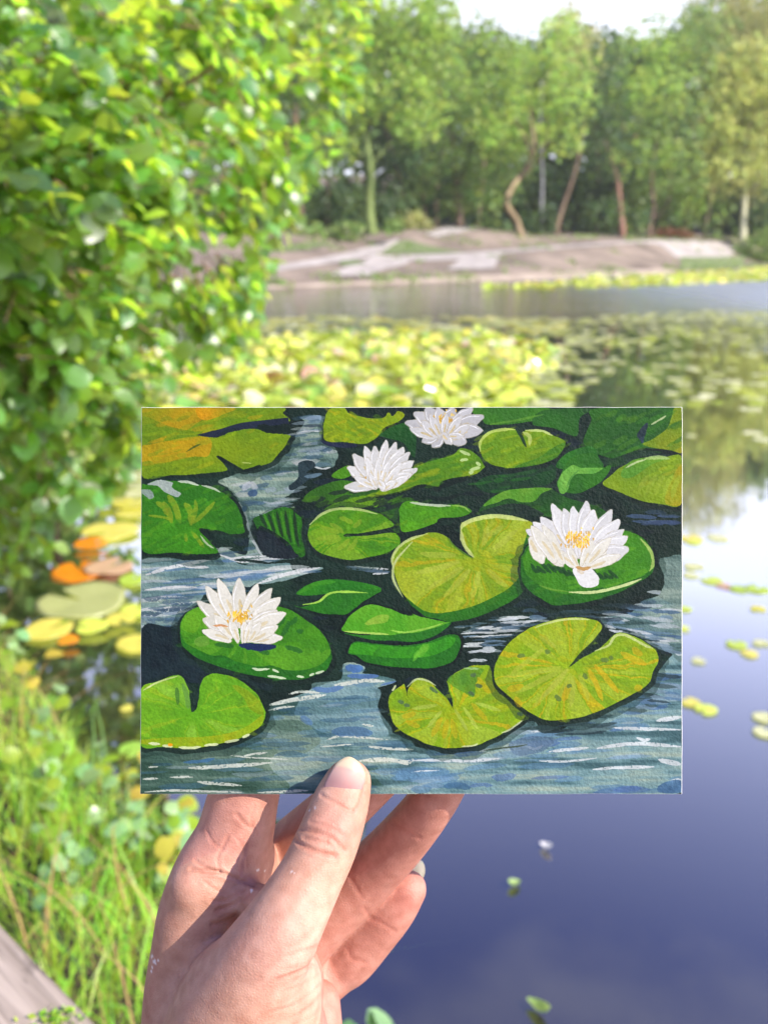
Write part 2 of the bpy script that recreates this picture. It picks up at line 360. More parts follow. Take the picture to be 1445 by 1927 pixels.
M_BARK = {
 'brown': noise_material('bark_brown', (0.09, 0.06, 0.04), (0.20, 0.14, 0.09), 6, 0.95, 6, 0.8, (1, 1, 0.25), bdist=0.05),
 'tan': noise_material('bark_tan', (0.13, 0.095, 0.05), (0.27, 0.20, 0.11), 6, 0.95, 6, 0.8, (1, 1, 0.25), bdist=0.05),
 'grey': noise_material('bark_grey', (0.12, 0.12, 0.12), (0.24, 0.24, 0.235), 6, 0.95, 6, 0.8, (1, 1, 0.25), bdist=0.05),
 'red': noise_material('bark_red', (0.16, 0.08, 0.055), (0.30, 0.17, 0.12), 6, 0.95, 6, 0.8, (1, 1, 0.25), bdist=0.05),
 'mossy': noise_material('bark_mossy', (0.05, 0.08, 0.02), (0.16, 0.20, 0.06), 5, 0.95, 6, 0.8, (1, 1, 0.25), bdist=0.05),
 'pale': noise_material('bark_pale', (0.34, 0.33, 0.20), (0.52, 0.50, 0.33), 6, 0.95, 6, 0.8, (1, 1, 0.25), bdist=0.05),
}
def far_tree(name, label, base, trunk_px, lobes, mat, bark, w, depth=None, card=0.18, dens=1.0, droop=0.0, group=None, cat='tree', limbs=(), elong=1.0, seed=0):
    rng = np.random.default_rng(100 + seed)
    b = far_hit(*base)
    if depth is None:
        cap = float(np.interp(base[0], [900, 1050, 1250, 1450], [57, 63, 69, 71])); d0 = float((b - np.array(CAM)) @ np.array(FW))
        if d0 > cap: depth = cap - 0.02 * ((base[0] * 7) % 100)
    if depth is not None:
        q = at_depth(base[0], base[1], depth); b = np.array([q.x, q.y, float(far_h(q.x, q.y))])
    D = float((b - np.array(CAM)) @ np.array(FW))
    root = empty(name, b, label, cat, group)
    def wp(px, py, dd=0.0): return np.array(at_depth(px, py, D + dd))
    inv = -b
    if trunk_px:
        T = smooth_open(trunk_px, 5); P = np.array([wp(x, y, 0.4 * math.sin(i * 0.4)) for i, (x, y) in enumerate(T)]); P[0] = b - np.array([0, 0, 0.25])
        rad = np.interp(np.linspace(0, 1, len(P)), [0, 0.08, 1], [w * 1.35, w, w * 0.45])
        v, f = tube(P + inv, rad, 9); mb = MB(); mb.add(v, f); mb.build('trunk', M_BARK[bark], root)
        for lm in limbs:
            T2 = smooth_open(lm, 5); P2 = np.array([wp(x, y, 0.25 * i * (1 if k % 2 else -1) * 0.5) for k, (i, (x, y)) in enumerate(enumerate(T2))])
            v, f = tube(P2 + inv, np.linspace(w * 0.55, w * 0.15, len(P2)), 7); mb = MB(); mb.add(v, f); mb.build('limb', M_BARK[bark], root)
    VV = []; FF = []; CC = []; o = 0
    for (cx, cy, rx, ry, *rest) in lobes:
        dd = rest[0] if rest else 0.0
        c = wp(cx, cy, dd); s = (D + dd) / FPX
        r = np.array([rx * s, max(rx, ry) * s * 0.85, ry * s])
        n = int(dens * 30 * (r[0] * r[2] + 0.4 * r[1] * (r[0] + r[2])) / (card / 0.24) ** 2) + 30
        P = lobe_points(c, r, n, rng)
        v, f = leaf_cards(P, card, rng, droop, elong)
        VV.append(v + inv); FF.append(f + o); o += len(v)
        cl = np.clip(0.5 + 0.5 * np.sin(P @ rng.normal(size=3) * 1.3) * 0.6 + rng.normal(size=len(P)) * 0.18, 0, 1)
        CC.append(np.repeat(np.stack([cl, rng.random(len(P)), np.zeros(len(P))], -1), 4, 0))
    if VV:
        cr = mesh_obj('crown' if trunk_px else 'foliage', np.vstack(VV), np.vstack(FF), M_CR[mat], root, True, np.vstack(CC))
        cr['kind'] = 'stuff'
    return root
far_tree('oak_tree', 'broad tall tree with ivy green trunk, behind the left gravel path', (698, 441), [(698, 441), (694, 380), (696, 320), (690, 270), (680, 190)],
  [(640, 40, 110, 90), (745, 20, 110, 70), (800, 80, 75, 80), (640, 190, 80, 75), (745, 175, 95, 60), (560, 110, 100, 120), (820, 160, 60, 60), (690, 110, 70, 50, 1.5), (620, 270, 60, 50), (780, 235, 60, 40), (760, -60, 110, 70), (640, -60, 120, 70), (830, 30, 45, 60)],
  'bright', 'mossy', 0.30, limbs=[[(695, 320), (660, 250), (630, 180)], [(696, 310), (745, 250), (780, 150)], [(692, 250), (710, 180), (730, 90)]], seed=1, dens=1.4)
far_tree('ash_tree', 'rounded mid green tree at the back of the middle gap', (866, 405), [(866, 405), (858, 330), (850, 250)],
  [(880, 110, 70, 65), (945, 125, 75, 75), (850, 210, 80, 70), (900, 230, 70, 70), (830, 300, 50, 50, -1), (880, 300, 55, 40), (940, 280, 50, 40), (910, 60, 50, 40)], 'green', 'brown', 0.22, depth=56, seed=2, limbs=[[(862, 350), (890, 270), (930, 180)]])
far_tree('crooked_tree', 'tree with bent tan trunk leaning right at the top of the bank', (980, 446), [(980, 446), (972, 415), (953, 383), (965, 350), (988, 318), (1002, 285), (1003, 250), (995, 200)],
  [(1000, 140, 90, 70), (930, 195, 75, 60), (1060, 120, 65, 80), (1090, 185, 42, 50), (920, 245, 45, 40, -1), (1000, 215, 80, 45, 1), (1050, 60, 50, 40, 2), (960, 270, 60, 40, 1), (1050, 260, 55, 40, 1), (940, 120, 60, 50, 2)], 'bright', 'tan', 0.19,
  limbs=[[(985, 328), (1012, 300), (1028, 270), (1030, 220)], [(1000, 296), (985, 250), (950, 210)]], seed=3)
far_tree('birch_tree', 'slim pale grey birch trunk rising behind the crooked tree', (1018, 430), [(1018, 430), (1020, 330), (1016, 240), (1020, 150)],
  [(1080, 50, 48, 50), (1095, 110, 45, 60), (1050, 90, 40, 60)], 'pale', 'grey', 0.11, depth=62, seed=4, droop=0.8)
far_tree('leaning_tree', 'thin dark tree leaning right, right of the crooked trunk', (1046, 432), [(1046, 432), (1060, 385), (1082, 320), (1092, 270), (1100, 210)],
  [(1130, 180, 55, 75), (1110, 250, 55, 45), (1170, 230, 50, 50, 1), (1130, 110, 50, 60, 2), (1160, 300, 60, 40)], 'dark', 'brown', 0.17, seed=5)
far_tree('red_trunk_tree', 'tree with straight reddish trunk at the top of the bank', (1172, 432), [(1172, 432), (1166, 390), (1162, 340), (1150, 300), (1132, 250)],
  [(1200, 120, 65, 55), (1230, 180, 80, 50, -1), (1170, 175, 55, 45), (1260, 110, 55, 60), (1215, 250, 55, 40, 1), (1180, 300, 45, 35), (1240, 290, 50, 35), (1230, 60, 50, 40)], 'bright', 'red', 0.21, limbs=[[(1160, 325), (1190, 270), (1215, 190)]], seed=6)
far_tree('twin_trunk_tree', 'dense green tree with two thin trunks, left of the pale willow', (1222, 430), [(1222, 430), (1230, 390), (1226, 330), (1240, 240)],
  [(1290, 130, 60, 90, 1), (1330, 80, 55, 70, 2), (1270, 260, 55, 60), (1300, 330, 50, 40, 0), (1255, 360, 40, 40, 1), (1320, 230, 50, 50, 1), (1310, 40, 50, 50), (1230, 320, 45, 40)], 'green', 'brown', 0.16, limbs=[[(1226, 415), (1255, 385), (1262, 330), (1270, 260)]], seed=7)
far_tree('willow_tree', 'big rounded yellowish willow with pale trunk at the right', (1398, 448), [(1398, 448), (1400, 390), (1402, 330), (1405, 240)],
  [(1400, 190, 80, 75), (1350, 250, 65, 70), (1440, 260, 70, 90), (1390, 310, 85, 60, -1), (1330, 300, 40, 50), (1480, 200, 70, 90), (1370, 130, 55, 45), (1430, 120, 60, 50)], 'willow', 'pale', 0.26, droop=0.9, elong=1.3, seed=8, dens=2.0, limbs=[[(1402, 330), (1370, 280), (1350, 220)]])
far_tree('poplar_tree', 'tall pale feathery tree at the top right behind the willow', (1420, 430), [(1420, 430), (1410, 250), (1400, 60)],
  [(1340, 20, 55, 60), (1400, 60, 70, 70), (1440, 0, 80, 90), (1390, -50, 70, 60), (1430, 90, 50, 50)], 'pale', 'brown', 0.24, depth=80, droop=0.6, seed=9, dens=1.8)
far_tree('tall_tree', 'tall dark green tree behind the near bush on the left', (560, 455), [(560, 455), (565, 380), (555, 270), (560, 120)],
  [(540, 200, 100, 120), (470, 120, 120, 140), (600, 330, 70, 60), (520, 360, 70, 60), (440, 320, 90, 90)], 'dark', 'brown', 0.25, depth=47, seed=10, limbs=[[(562, 380), (590, 330), (610, 270)]])
far_tree('far_oak', 'far tree showing only behind the bush at the left edge', (300, 465), [(300, 465), (305, 350), (300, 200)],
  [(300, 200, 150, 130), (200, 330, 130, 100), (380, 340, 100, 90), (80, 220, 150, 150), (300, 40, 160, 100)], 'green', 'brown', 0.28, depth=47, seed=11)
far_tree('backdrop_tree', 'dark tree crown filling the gap above the middle path', (800, 415), [(800, 415), (795, 330), (800, 240)],
  [(780, 300, 60, 70), (740, 330, 60, 60), (810, 350, 50, 50), (840, 370, 50, 40)], 'dark', 'brown', 0.18, depth=60, seed=12)
far_tree('ivy_stump', 'pale ivy covered stump standing at the right under the willow', (1418, 440), [(1414, 448), (1416, 400), (1418, 340)],
  [(1420, 340, 22, 35), (1425, 390, 24, 35), (1418, 430, 18, 20)], 'pale', 'pale', 0.2, card=0.16, dens=2.0, seed=13)
far_tree('round_bush', 'yellow green bush beside the path at the foot of the trees', (780, 432), None, [(775, 415, 32, 20), (800, 425, 22, 12)], 'pale', None, 0, card=0.14, dens=2.2, seed=14, cat='bush')
far_tree('low_bush', 'low green bushes under the ivy trunk tree', (640, 452), None, [(600, 440, 45, 18), (650, 436, 35, 20), (740, 425, 25, 18)], 'green', None, 0, card=0.16, dens=2.0, seed=15, cat='bush')
far_tree('waterside_bush', 'dark green bush overhanging the water at the right edge', (1430, 492), None, [(1425, 470, 40, 28), (1460, 460, 50, 45), (1400, 482, 22, 16)], 'green', None, 0, card=0.15, dens=2.2, seed=16, cat='bush')
far_tree('dark_bush', 'dark bush under the willow at the right edge', (1440, 455), None, [(1440, 400, 35, 50), (1420, 420, 28, 30)], 'dark', None, 0, card=0.18, dens=2.0, seed=17, cat='bush')
far_tree('rusty_bracken', 'rusty brown bracken at the top of the bank', (1265, 445), None, [(1255, 437, 30, 9), (1285, 440, 22, 8)], 'rust', None, 0, card=0.13, dens=2.5, seed=18, cat='bush')
far_tree('sapling', 'bright leafy sapling between the red trunk and the willow', (1290, 436), [(1290, 436), (1292, 400), (1288, 360)], [(1290, 390, 35, 25), (1275, 360, 30, 20), (1310, 370, 25, 25)], 'bright', 'brown', 0.06, card=0.17, dens=1.5, seed=19)
far_tree('holly_bush', 'dark holly bush beside the foot of the crooked tree', (1000, 443), None, [(1005, 425, 22, 25), (930, 428, 28, 22), (1030, 410, 22, 30)], 'dark', None, 0, card=0.18, dens=2.0, seed=20, cat='bush')
far_tree('hazel_bush', 'hazel bush in the shade left of the red trunk', (1120, 436), None, [(1120, 405, 30, 32), (1150, 395, 22, 28), (1200, 410, 25, 25)], 'dark', None, 0, card=0.18, dens=1.8, seed=21, cat='bush')
far_tree('understory_bush', 'dark leafy understory below the oak, left of the middle path', (730, 435), None, [(735, 395, 45, 40), (640, 400, 45, 45), (580, 410, 50, 45), (520, 430, 60, 40)], 'dark', None, 0, card=0.2, dens=1.6, seed=31, cat='bush')
far_tree('understory_bush', 'dark leafy understory between the middle path and the crooked tree', (905, 425), None, [(905, 385, 40, 40), (940, 350, 40, 45), (870, 350, 35, 40), (850, 390, 25, 30), (800, 340, 40, 45)], 'green', None, 0, card=0.2, dens=1.6, seed=32, cat='bush')
far_tree('understory_bush', 'dark leafy understory right of the crooked tree', (1065, 435), None, [(1060, 370, 45, 50), (1120, 340, 45, 45), (1100, 400, 40, 30), (1030, 340, 30, 40), (1150, 370, 40, 40), (1180, 330, 40, 40)], 'dark', None, 0, card=0.2, dens=1.4, seed=33, cat='bush', depth=70)
far_tree('understory_bush', 'green leafy understory between the red trunk and the willow', (1300, 440), None, [(1240, 380, 40, 40), (1300, 330, 45, 45), (1340, 400, 40, 40), (1200, 370, 30, 40)], 'green', None, 0, card=0.2, dens=1.4, seed=34, cat='bush')
# a deep wood behind them, one unbroken mass
def deep_wood():
    rng = np.random.default_rng(5); VV = []; FF = []; CC = []; o = 0
    for k in range(96):
        px = -794 + k * 27 + rng.uniform(-14, 14); d = rng.uniform(80, 98)
        top = np.interp(px, [-200, 600, 840, 870, 1000, 1050, 1110, 1150, 1250, 1300, 1445, 1900], [-40, -10, 10, 45, 62, 40, 50, 62, 50, 20, -10, -30]) + rng.uniform(0, 24)
        for (yc, ry) in ((top + 60, 60), (top + 150, 70), (top + 250, 70), (390, 60), (430, 30)):
            c = np.array(at_depth(px, yc, d)); s = d / FPX; r = np.array([42 * s, 2.2, ry * s])
            P = lobe_points(c, r, 300, rng, 0.2); P = P[P[:, 2] > far_h(P[:, 0], P[:, 1])]
            v, f = leaf_cards(P, 0.48, rng); VV.append(v); FF.append(f + o); o += len(v)
            CC.append(np.repeat(np.stack([rng.random(len(P)), rng.random(len(P)), np.zeros(len(P))], -1), 4, 0))
    w = mesh_obj('woods', np.vstack(VV), np.vstack(FF), M_CR['wood'], None, True, np.vstack(CC))
    tag(w, 'deep shaded woodland behind the trees on the far bank', 'woods', kind='stuff')
deep_wood()
for k, (bx, by, tx, d, w) in enumerate([(612, 445, 585, 56, .10), (760, 425, 735, 60, .13), (832, 415, 852, 63, .10), (908, 425, 890, 61, .10), (1108, 430, 1130, 72, .12), (1204, 430, 1180, 74, .12), (1338, 438, 1350, 78, .12)]):
    lab = ['thin dark trunk in the shade left of the ivy green trunk', 'thin dark trunk above the round yellow green bush', 'thin dark trunk at the head of the faint path', 'thin dark trunk between the faint path and the crooked tree', 'thin dark trunk just left of the reddish trunk', 'thin dark trunk just right of the reddish trunk', 'thin dark trunk in the shade beside the willow'][k]
    t = empty('young_tree', (0, 0, 0), lab, 'tree', 'thin shaded trunks under the wood')
    q = at_depth(bx, by, d); b = np.array([q.x, q.y, float(far_h(q.x, q.y)) - 0.2]); top = np.array(at_depth(tx, 200, d))
    t.location = b
    P = np.array([b + (top - b) * s + np.array([0.6 * math.sin(2.6 * s + k * 1.9), 0, 0]) for s in np.linspace(0, 1, 7)]) - b
    v, f = tube(P, np.linspace(w, w * 0.5, 7), 7); mb = MB(); mb.add(v, f); mb.build('trunk', M_BARK['brown'], t)
    rng = np.random.default_rng(900 + k); c = P[-1]; Q = lobe_points(c, np.array([1.3, 1.3, 1.5]), 260, rng); v, f = leaf_cards(Q, 0.24, rng)
    cr = mesh_obj('crown', v, f, M_CR['dark'], t, True, np.repeat(rng.random((len(Q), 3)), 4, 0)); cr['kind'] = 'stuff'

# tufts of weed and scraps of litter on the bare bank, too many to count
def bank_tufts():
    rng = np.random.default_rng(77); C_ = []
    for _ in range(260):
        x = rng.uniform(-14, 34); sy = float(np.interp(x, SHORE[:, 0], SHORE[:, 1])); y = sy + rng.choice([rng.uniform(0.3, 1.2), rng.uniform(1, 14), rng.uniform(8, 16)])
        n = rng.integers(8, 26); r = rng.uniform(0.12, 0.45)
        P = np.stack([x + rng.normal(size=n) * r, y + rng.normal(size=n) * r, np.zeros(n)], -1); P[:, 2] = far_h(P[:, 0], P[:, 1]) + np.abs(rng.normal(size=n)) * 0.09; C_.append(P)
    P = np.vstack(C_); v, f = leaf_cards(P, 0.09, rng, -0.8)
    tag(mesh_obj('weeds', v, f, M_CR['green'], None, True, np.repeat(rng.random((len(P), 3)), 4, 0)), 'low weedy tufts scattered over the far bank', 'weeds', kind='stuff')
bank_tufts()

# light summer haze lying over the pond
hz = MB(); x0, x1, y0, y1, z0, z1 = -110, 118, -60, 140, -2.0, 44
hv = [(x, y, z) for z in (z0, z1) for y in (y0, y1) for x in (x0, x1)]
hm, hnt, hout = new_mat('haze'); pv = N(hnt, 'ShaderNodeVolumePrincipled'); pv.inputs['Color'].default_value = (1.0, 0.98, 0.93, 1); pv.inputs['Density'].default_value = 0.0005; pv.inputs['Anisotropy'].default_value = 0.2
hnt.links.new(pv.outputs[0], hout.inputs['Volume'])
tag(mesh_obj('haze', hv, [(0, 2, 3, 1), (4, 5, 7, 6), (0, 1, 5, 4), (2, 6, 7, 3), (0, 4, 6, 2), (1, 3, 7, 5)], hm, None, False), 'thin summer haze over the pond', 'haze', kind='stuff')
# ------------------------------------------------------------------ near alder bush on the left
M_ALDER = leaf_material('alder_leaf', (0.075, 0.165, 0.035), (0.62, 0.86, 0.06), 0.48, 0.38, 0.9, 0.45)
M_ALDER_O = leaf_material('alder_leaf_single', (0.075, 0.165, 0.035), (0.62, 0.86, 0.06), 0.48, 0.38, 0.9, 0.45, use_attr=False)
M_TWIG = noise_material('alder_twig', (0.16, 0.09, 0.05), (0.30, 0.19, 0.11), 20, 0.8)
def leaf_shape(w, kind=0):
    """rounded alder leaf lying along +X, folded along its midrib, tip curling down; 10 triangles"""
    L = 1.0; V = [(0, 0, 0)]; prof = [(0.18, 0.62), (0.45, 1.0), (0.75, 0.82), (0.95, 0.38)]
    if kind == 1: prof = [(0.2, 0.55), (0.5, 1.0), (0.78, 0.72), (0.96, 0.25)]
    def zz(x): return -0.28 * x * x if kind != 2 else 0.10 * math.sin(3 * x)
    for (x, h) in prof: V.append((x, h * w, zz(x) + 0.16 * h * w))
    V.append((1.03, 0, zz(1.03)))
    for (x, h) in prof[::-1]: V.append((x, -h * w, zz(x) + 0.16 * h * w))
    mid = [(0.45, 0, zz(0.45)), (0.8, 0, zz(0.8))]
    V += mid; m1, m2 = 10, 11
    F = [(0, m1, 1), (1, m1, 2), (2, m1, m2), (2, m2, 3), (3, m2, 4), (4, m2, 5), (5, m2, 6), (6, m2, 7), (7, m2, 8), (8, m2, m1), (8, m1, 9), (9, m1, 0)]
    F = [tuple(reversed(f)) for f in F]
    return np.array(V, float), F
LEAFS = [leaf_shape(0.42), leaf_shape(0.36, 1), leaf_shape(0.44, 2)]
ALDER_POLY = [(-260, -320), (640, -320), (705, -60), (690, 120), (665, 240), (620, 300), (610, 350), (560, 405), (535, 440), (495, 470), (480, 530), (500, 585), (470, 640), (430, 660),
              (380, 700), (350, 760), (300, 800), (255, 830), (240, 900), (200, 960), (190, 1020), (120, 1040), (60, 1075), (0, 1060), (-260, 1000)]
def alder():
    rng = np.random.default_rng(42)
    base = np.array([-2.35, 3.1, 0.0]); base[2] = float(near_h(base[0], base[1])) - 0.05
    root = empty('alder_tree', base, 'leafy alder bush with rounded leaves overhanging the water at the left', 'tree')
    # stems fan out from the stool on the bank
    ends = [(-1.5, 3.2, 3.4), (-0.9, 3.5, 2.9), (-0.55, 4.0, 2.35), (-1.9, 2.6, 2.6), (-1.2, 3.0, 1.4), (-0.85, 3.9, 3.3), (-1.0, 3.4, 1.9), (-1.9, 4.2, 3.0)]
    limbs = []
    for i, e in enumerate(ends):
        e = np.array(e); m = base + (e - base) * 0.5 + np.array([0.0, 0.0, 0.35])
        P = smooth_open([base, m, e], 8); limbs.append(P)
        v, f = tube(P - base, np.linspace(0.035 if i else 0.06, 0.006, len(P)), 7); mb = MB(); mb.add(v, f); mb.build('trunk' if i == 0 else 'branch', M_TWIG, root)
    # unseen limb added overhead, out of frame, so its leaves shade the ones below
    Pl = smooth_open([base, (-2.2, 2.9, 1.4), (-1.5, 2.5, 2.7), (-0.4, 1.9, 3.0), (0.35, 1.6, 2.85)], 6); Pl = np.array(Pl)
    v, f = tube(Pl - base, np.linspace(0.05, 0.008, len(Pl)), 7); mb = MB(); mb.add(v, f); mb.build('branch', M_TWIG, root)
    tw = MB(); leaves = []
    for _ in range(1500):
        c0 = Pl[rng.integers(len(Pl) * 2 // 3, len(Pl))]; pos = c0 + rng.normal(size=3) * np.array([0.30, 0.24, 0.22])
        if project(np.array([pos]))[1][0] > -120: continue
        ax = rng.normal(size=3); ax[2] -= 0.4; ax /= np.linalg.norm(ax); up = np.array([0.25, -0.15, 1.0]) + rng.normal(size=3) * 0.5
        y = np.cross(up, ax); y /= np.linalg.norm(y); leaves.append((pos, ax, y, np.cross(ax, y), rng.uniform(0.05, 0.085), rng.integers(0, 3), rng.random(), rng.random()))
    A = np.vstack(limbs)
    n = 0; tries = 0
    while n < 1000 and tries < 60000:
        tries += 1
        px = rng.uniform(-240, 700); py = rng.uniform(-300, 1060)
        if not in_poly([px], [py], ALDER_POLY)[0]: continue
        if (px < 0 or py < 0) and rng.random() < 0.72: continue
        # the bush bulges towards the lens at the left and falls back to the right
        front = np.interp(px, [-240, 0, 150, 350, 550, 700], [2.2, 2.25, 2.35, 2.8, 3.5, 4.1]) + np.interp(py, [-300, 300, 700, 1060], [0.5, 0.0, 0.25, 0.9])
        d = front + abs(rng.normal()) * 0.55 + rng.random() * 0.35
        # clumps: leave holes so depth shows
        if 0.5 * math.sin(px * 0.026 + 1.3 + 1.5 * math.sin(py * 0.012)) + 0.5 * math.sin(py * 0.031 + px * 0.010 + 2.6 * d) < -0.12: continue
        p = np.array(at_depth(px, py, d))
        if p[2] < 0.12: continue
        j = np.argmin(((A - p) ** 2).sum(1)); tdir = p - A[j] + np.array([0.25, 0, -0.05]); tdir /= np.linalg.norm(tdir) + 1e-6
        tdir = tdir + rng.normal(size=3) * 0.45; tdir /= np.linalg.norm(tdir)
        Lt = rng.uniform(0.14, 0.30); q = np.array([p - tdir * Lt * (1 - s) + np.array([0, 0, -0.10 * Lt * s * s]) for s in np.linspace(0, 1, 5)])
        v, f = tube(q - base, np.linspace(0.0034, 0.0014, 5), 4, False); tw.add(v, f)
        nl = rng.integers(6, 11)
        for k in range(nl):
            s = 0.12 + 0.88 * (k + rng.random() * 0.5) / nl
            pos = p - tdir * Lt * (1 - s) + np.array([0, 0, -0.10 * Lt * s * s])
            side = np.cross(tdir, [0, 0, 1.0]); side /= np.linalg.norm(side) + 1e-6
            ax = tdir * 0.5 + side * (1 if k % 2 else -1) * rng.uniform(0.5, 1.1) + rng.normal(size=3) * 0.35 + np.array([0, 0, -0.35])
            ax /= np.linalg.norm(ax)
            up = np.array([0.25, -0.15, 1.0]) + rng.normal(size=3) * 0.5
            y = np.cross(up, ax); y /= np.linalg.norm(y); z = np.cross(ax, y)
            sz = rng.uniform(0.042, 0.090) * (1.15 if px < 250 else 1.0)
            leaves.append((pos, ax, y, z, sz, rng.integers(0, 3), rng.random(), rng.random()))
        n += 1
    tw.build('twig', M_TWIG, root)['kind'] = 'stuff'
    # the 300 that show largest become parts of their own
    pos = np.array([l[0] for l in leaves]); X2, Y2, D2 = project(pos)
    size = np.array([l[4] for l in leaves]) / D2
    size[(X2 < 5) | (Y2 < 5) | (X2 > 1440) | (D2 > 3.4)] = 0
    order = np.argsort(-size); big = set(order[:300].tolist())
    mes = []
    for k, (V, F) in enumerate(LEAFS):
        me = bpy.data.meshes.new('leaf'); me.from_pydata([tuple(p) for p in V], [], F); me.polygons.foreach_set('use_smooth', [True] * len(F)); me.materials.append(M_ALDER_O); mes.append(me)
    VV = []; FF = []; CC = []; o = 0
    Fa = [np.array(F) for V, F in LEAFS]
    for i, (p, ax, y, z, sz, kd, r1, r2) in enumerate(leaves):
        R = np.stack([ax, y, z], 1) * sz
        if i in big:
            ob = bpy.data.objects.new('leaf', mes[kd]); COL.objects.link(ob); ob.parent = root
            M = Matrix(((*R[0], p[0] - base[0]), (*R[1], p[1] - base[1]), (*R[2], p[2] - base[2]), (0, 0, 0, 1))); ob.matrix_local = M
        else:
            V = LEAFS[kd][0]; VV.append(V @ R.T + (p - base)); FF.append(Fa[kd] + o); o += len(V); CC.append(np.tile([r1, r2, 0], (len(V), 1)))
    fo = mesh_obj('foliage', np.vstack(VV), np.vstack(FF), M_ALDER, root, True, np.vstack(CC)); fo['kind'] = 'stuff'
    print('alder leaves', len(leaves))
alder()
# darker bushes on the left bank behind the alder, seen only through its gaps
def bank_bush(name, label, c, r, n, mat, size, seed):
    rng = np.random.default_rng(seed); root = empty(name, c, label, 'bush')
    P = lobe_points(np.array(c), np.array(r), n, rng, 0.3); P = P[P[:, 2] > 0.05]
    v, f = leaf_cards(P, size, rng)
    o = mesh_obj('foliage', v - np.array(c), f, M_CR[mat], root, True, np.repeat(rng.random((len(P), 3)), 4, 0)); o['kind'] = 'stuff'
    T = [np.array([c[0], c[1], -0.1]), np.array([c[0] + .1, c[1], c[2]])]
    v, f = tube(smooth_open(T, 3) - np.array(c), [0.06, 0.05, 0.04, 0.03], 6); mb = MB(); mb.add(v, f); mb.build('trunk', M_BARK['brown'], root)
bank_bush('willow_bush', 'tall willow bush on the left bank behind the alder', (-3.9, 6.6, 1.6), (1.5, 1.6, 1.9), 2600, 'green', 0.10, 61)
bank_bush('alder_sapling', 'young alder standing at the water edge behind the big alder', (-2.35, 6.2, 1.45), (1.0, 1.0, 1.25), 2600, 'green', 0.07, 63)
bank_bush('elder_bush', 'dark elder bush on the left bank behind the alder', (-5.0, 9.5, 1.9), (1.9, 2.2, 2.4), 2600, 'dark', 0.12, 62)
# ------------------------------------------------------------------ lily pads
def pad_material(name, c1, c2, rough=0.2, trans=(0.55, 0.65, 0.06)):
    m, nt, out = new_mat(name); L = nt.links
    p = N(nt, 'ShaderNodeBsdfPrincipled'); p.inputs['Roughness'].default_value = rough; p.inputs['Specular IOR Level'].default_value = 0.6
    oi = N(nt, 'ShaderNodeObjectInfo'); at = N(nt, 'ShaderNodeVertexColor'); at.layer_name = 'Col'
    tc = N(nt, 'ShaderNodeTexCoord'); nz = N(nt, 'ShaderNodeTexNoise'); nz.inputs['Scale'].default_value = 11; nz.inputs['Detail'].default_value = 4
    L.new(tc.outputs['Object'], nz.inputs[0])
    ad = N(nt, 'ShaderNodeMath'); ad.operation = 'ADD'; sp = N(nt, 'ShaderNodeSeparateColor'); L.new(at.outputs['Color'], sp.inputs[0])
    a2 = N(nt, 'ShaderNodeMath'); a2.operation = 'ADD'; L.new(sp.outputs[0], ad.inputs[0]); L.new(oi.outputs['Random'], ad.inputs[1]); L.new(ad.outputs[0], a2.inputs[0]); L.new(nz.outputs['Fac'], a2.inputs[1])
    mr = N(nt, 'ShaderNodeMapRange'); mr.inputs['From Min'].default_value = 0.6; mr.inputs['From Max'].default_value = 1.5; L.new(a2.outputs[0], mr.inputs['Value'])
    mx = N(nt, 'ShaderNodeMixRGB'); mx.inputs[1].default_value = (*c1, 1); mx.inputs[2].default_value = (*c2, 1); L.new(mr.outputs[0], mx.inputs[0])
    L.new(mx.outputs[0], p.inputs['Base Color'])
    b = N(nt, 'ShaderNodeBump'); b.inputs['Strength'].default_value = 0.25; b.inputs['Distance'].default_value = 0.01; L.new(nz.outputs['Fac'], b.inputs['Height']); L.new(b.outputs[0], p.inputs['Normal'])
    t = N(nt, 'ShaderNodeBsdfTranslucent'); t.inputs['Color'].default_value = (*trans, 1)
    ms = N(nt, 'ShaderNodeMixShader'); ms.inputs[0].default_value = 0.3; L.new(p.outputs[0], ms.inputs[1]); L.new(t.outputs[0], ms.inputs[2]); L.new(ms.outputs[0], out.inputs[0]); return m
MP = {'lime': pad_material('pad_lime', (0.36, 0.50, 0.06), (0.66, 0.72, 0.11)), 'green': pad_material('pad_green', (0.12, 0.30, 0.06), (0.28, 0.48, 0.07)),
      'gold': pad_material('pad_gold', (0.62, 0.56, 0.08), (0.72, 0.60, 0.14)), 'orange': pad_material('pad_orange', (0.75, 0.24, 0.01), (0.70, 0.34, 0.03), trans=(0.6, 0.25, 0.02)),
      'pink': pad_material('pad_pink', (0.55, 0.32, 0.20), (0.62, 0.45, 0.25), trans=(0.4, 0.15, 0.08)), 'olive': pad_material('pad_olive', (0.36, 0.38, 0.15), (0.56, 0.56, 0.27), 0.22),
      'pale': pad_material('pad_pale', (0.56, 0.56, 0.28), (0.72, 0.70, 0.40), 0.22)}
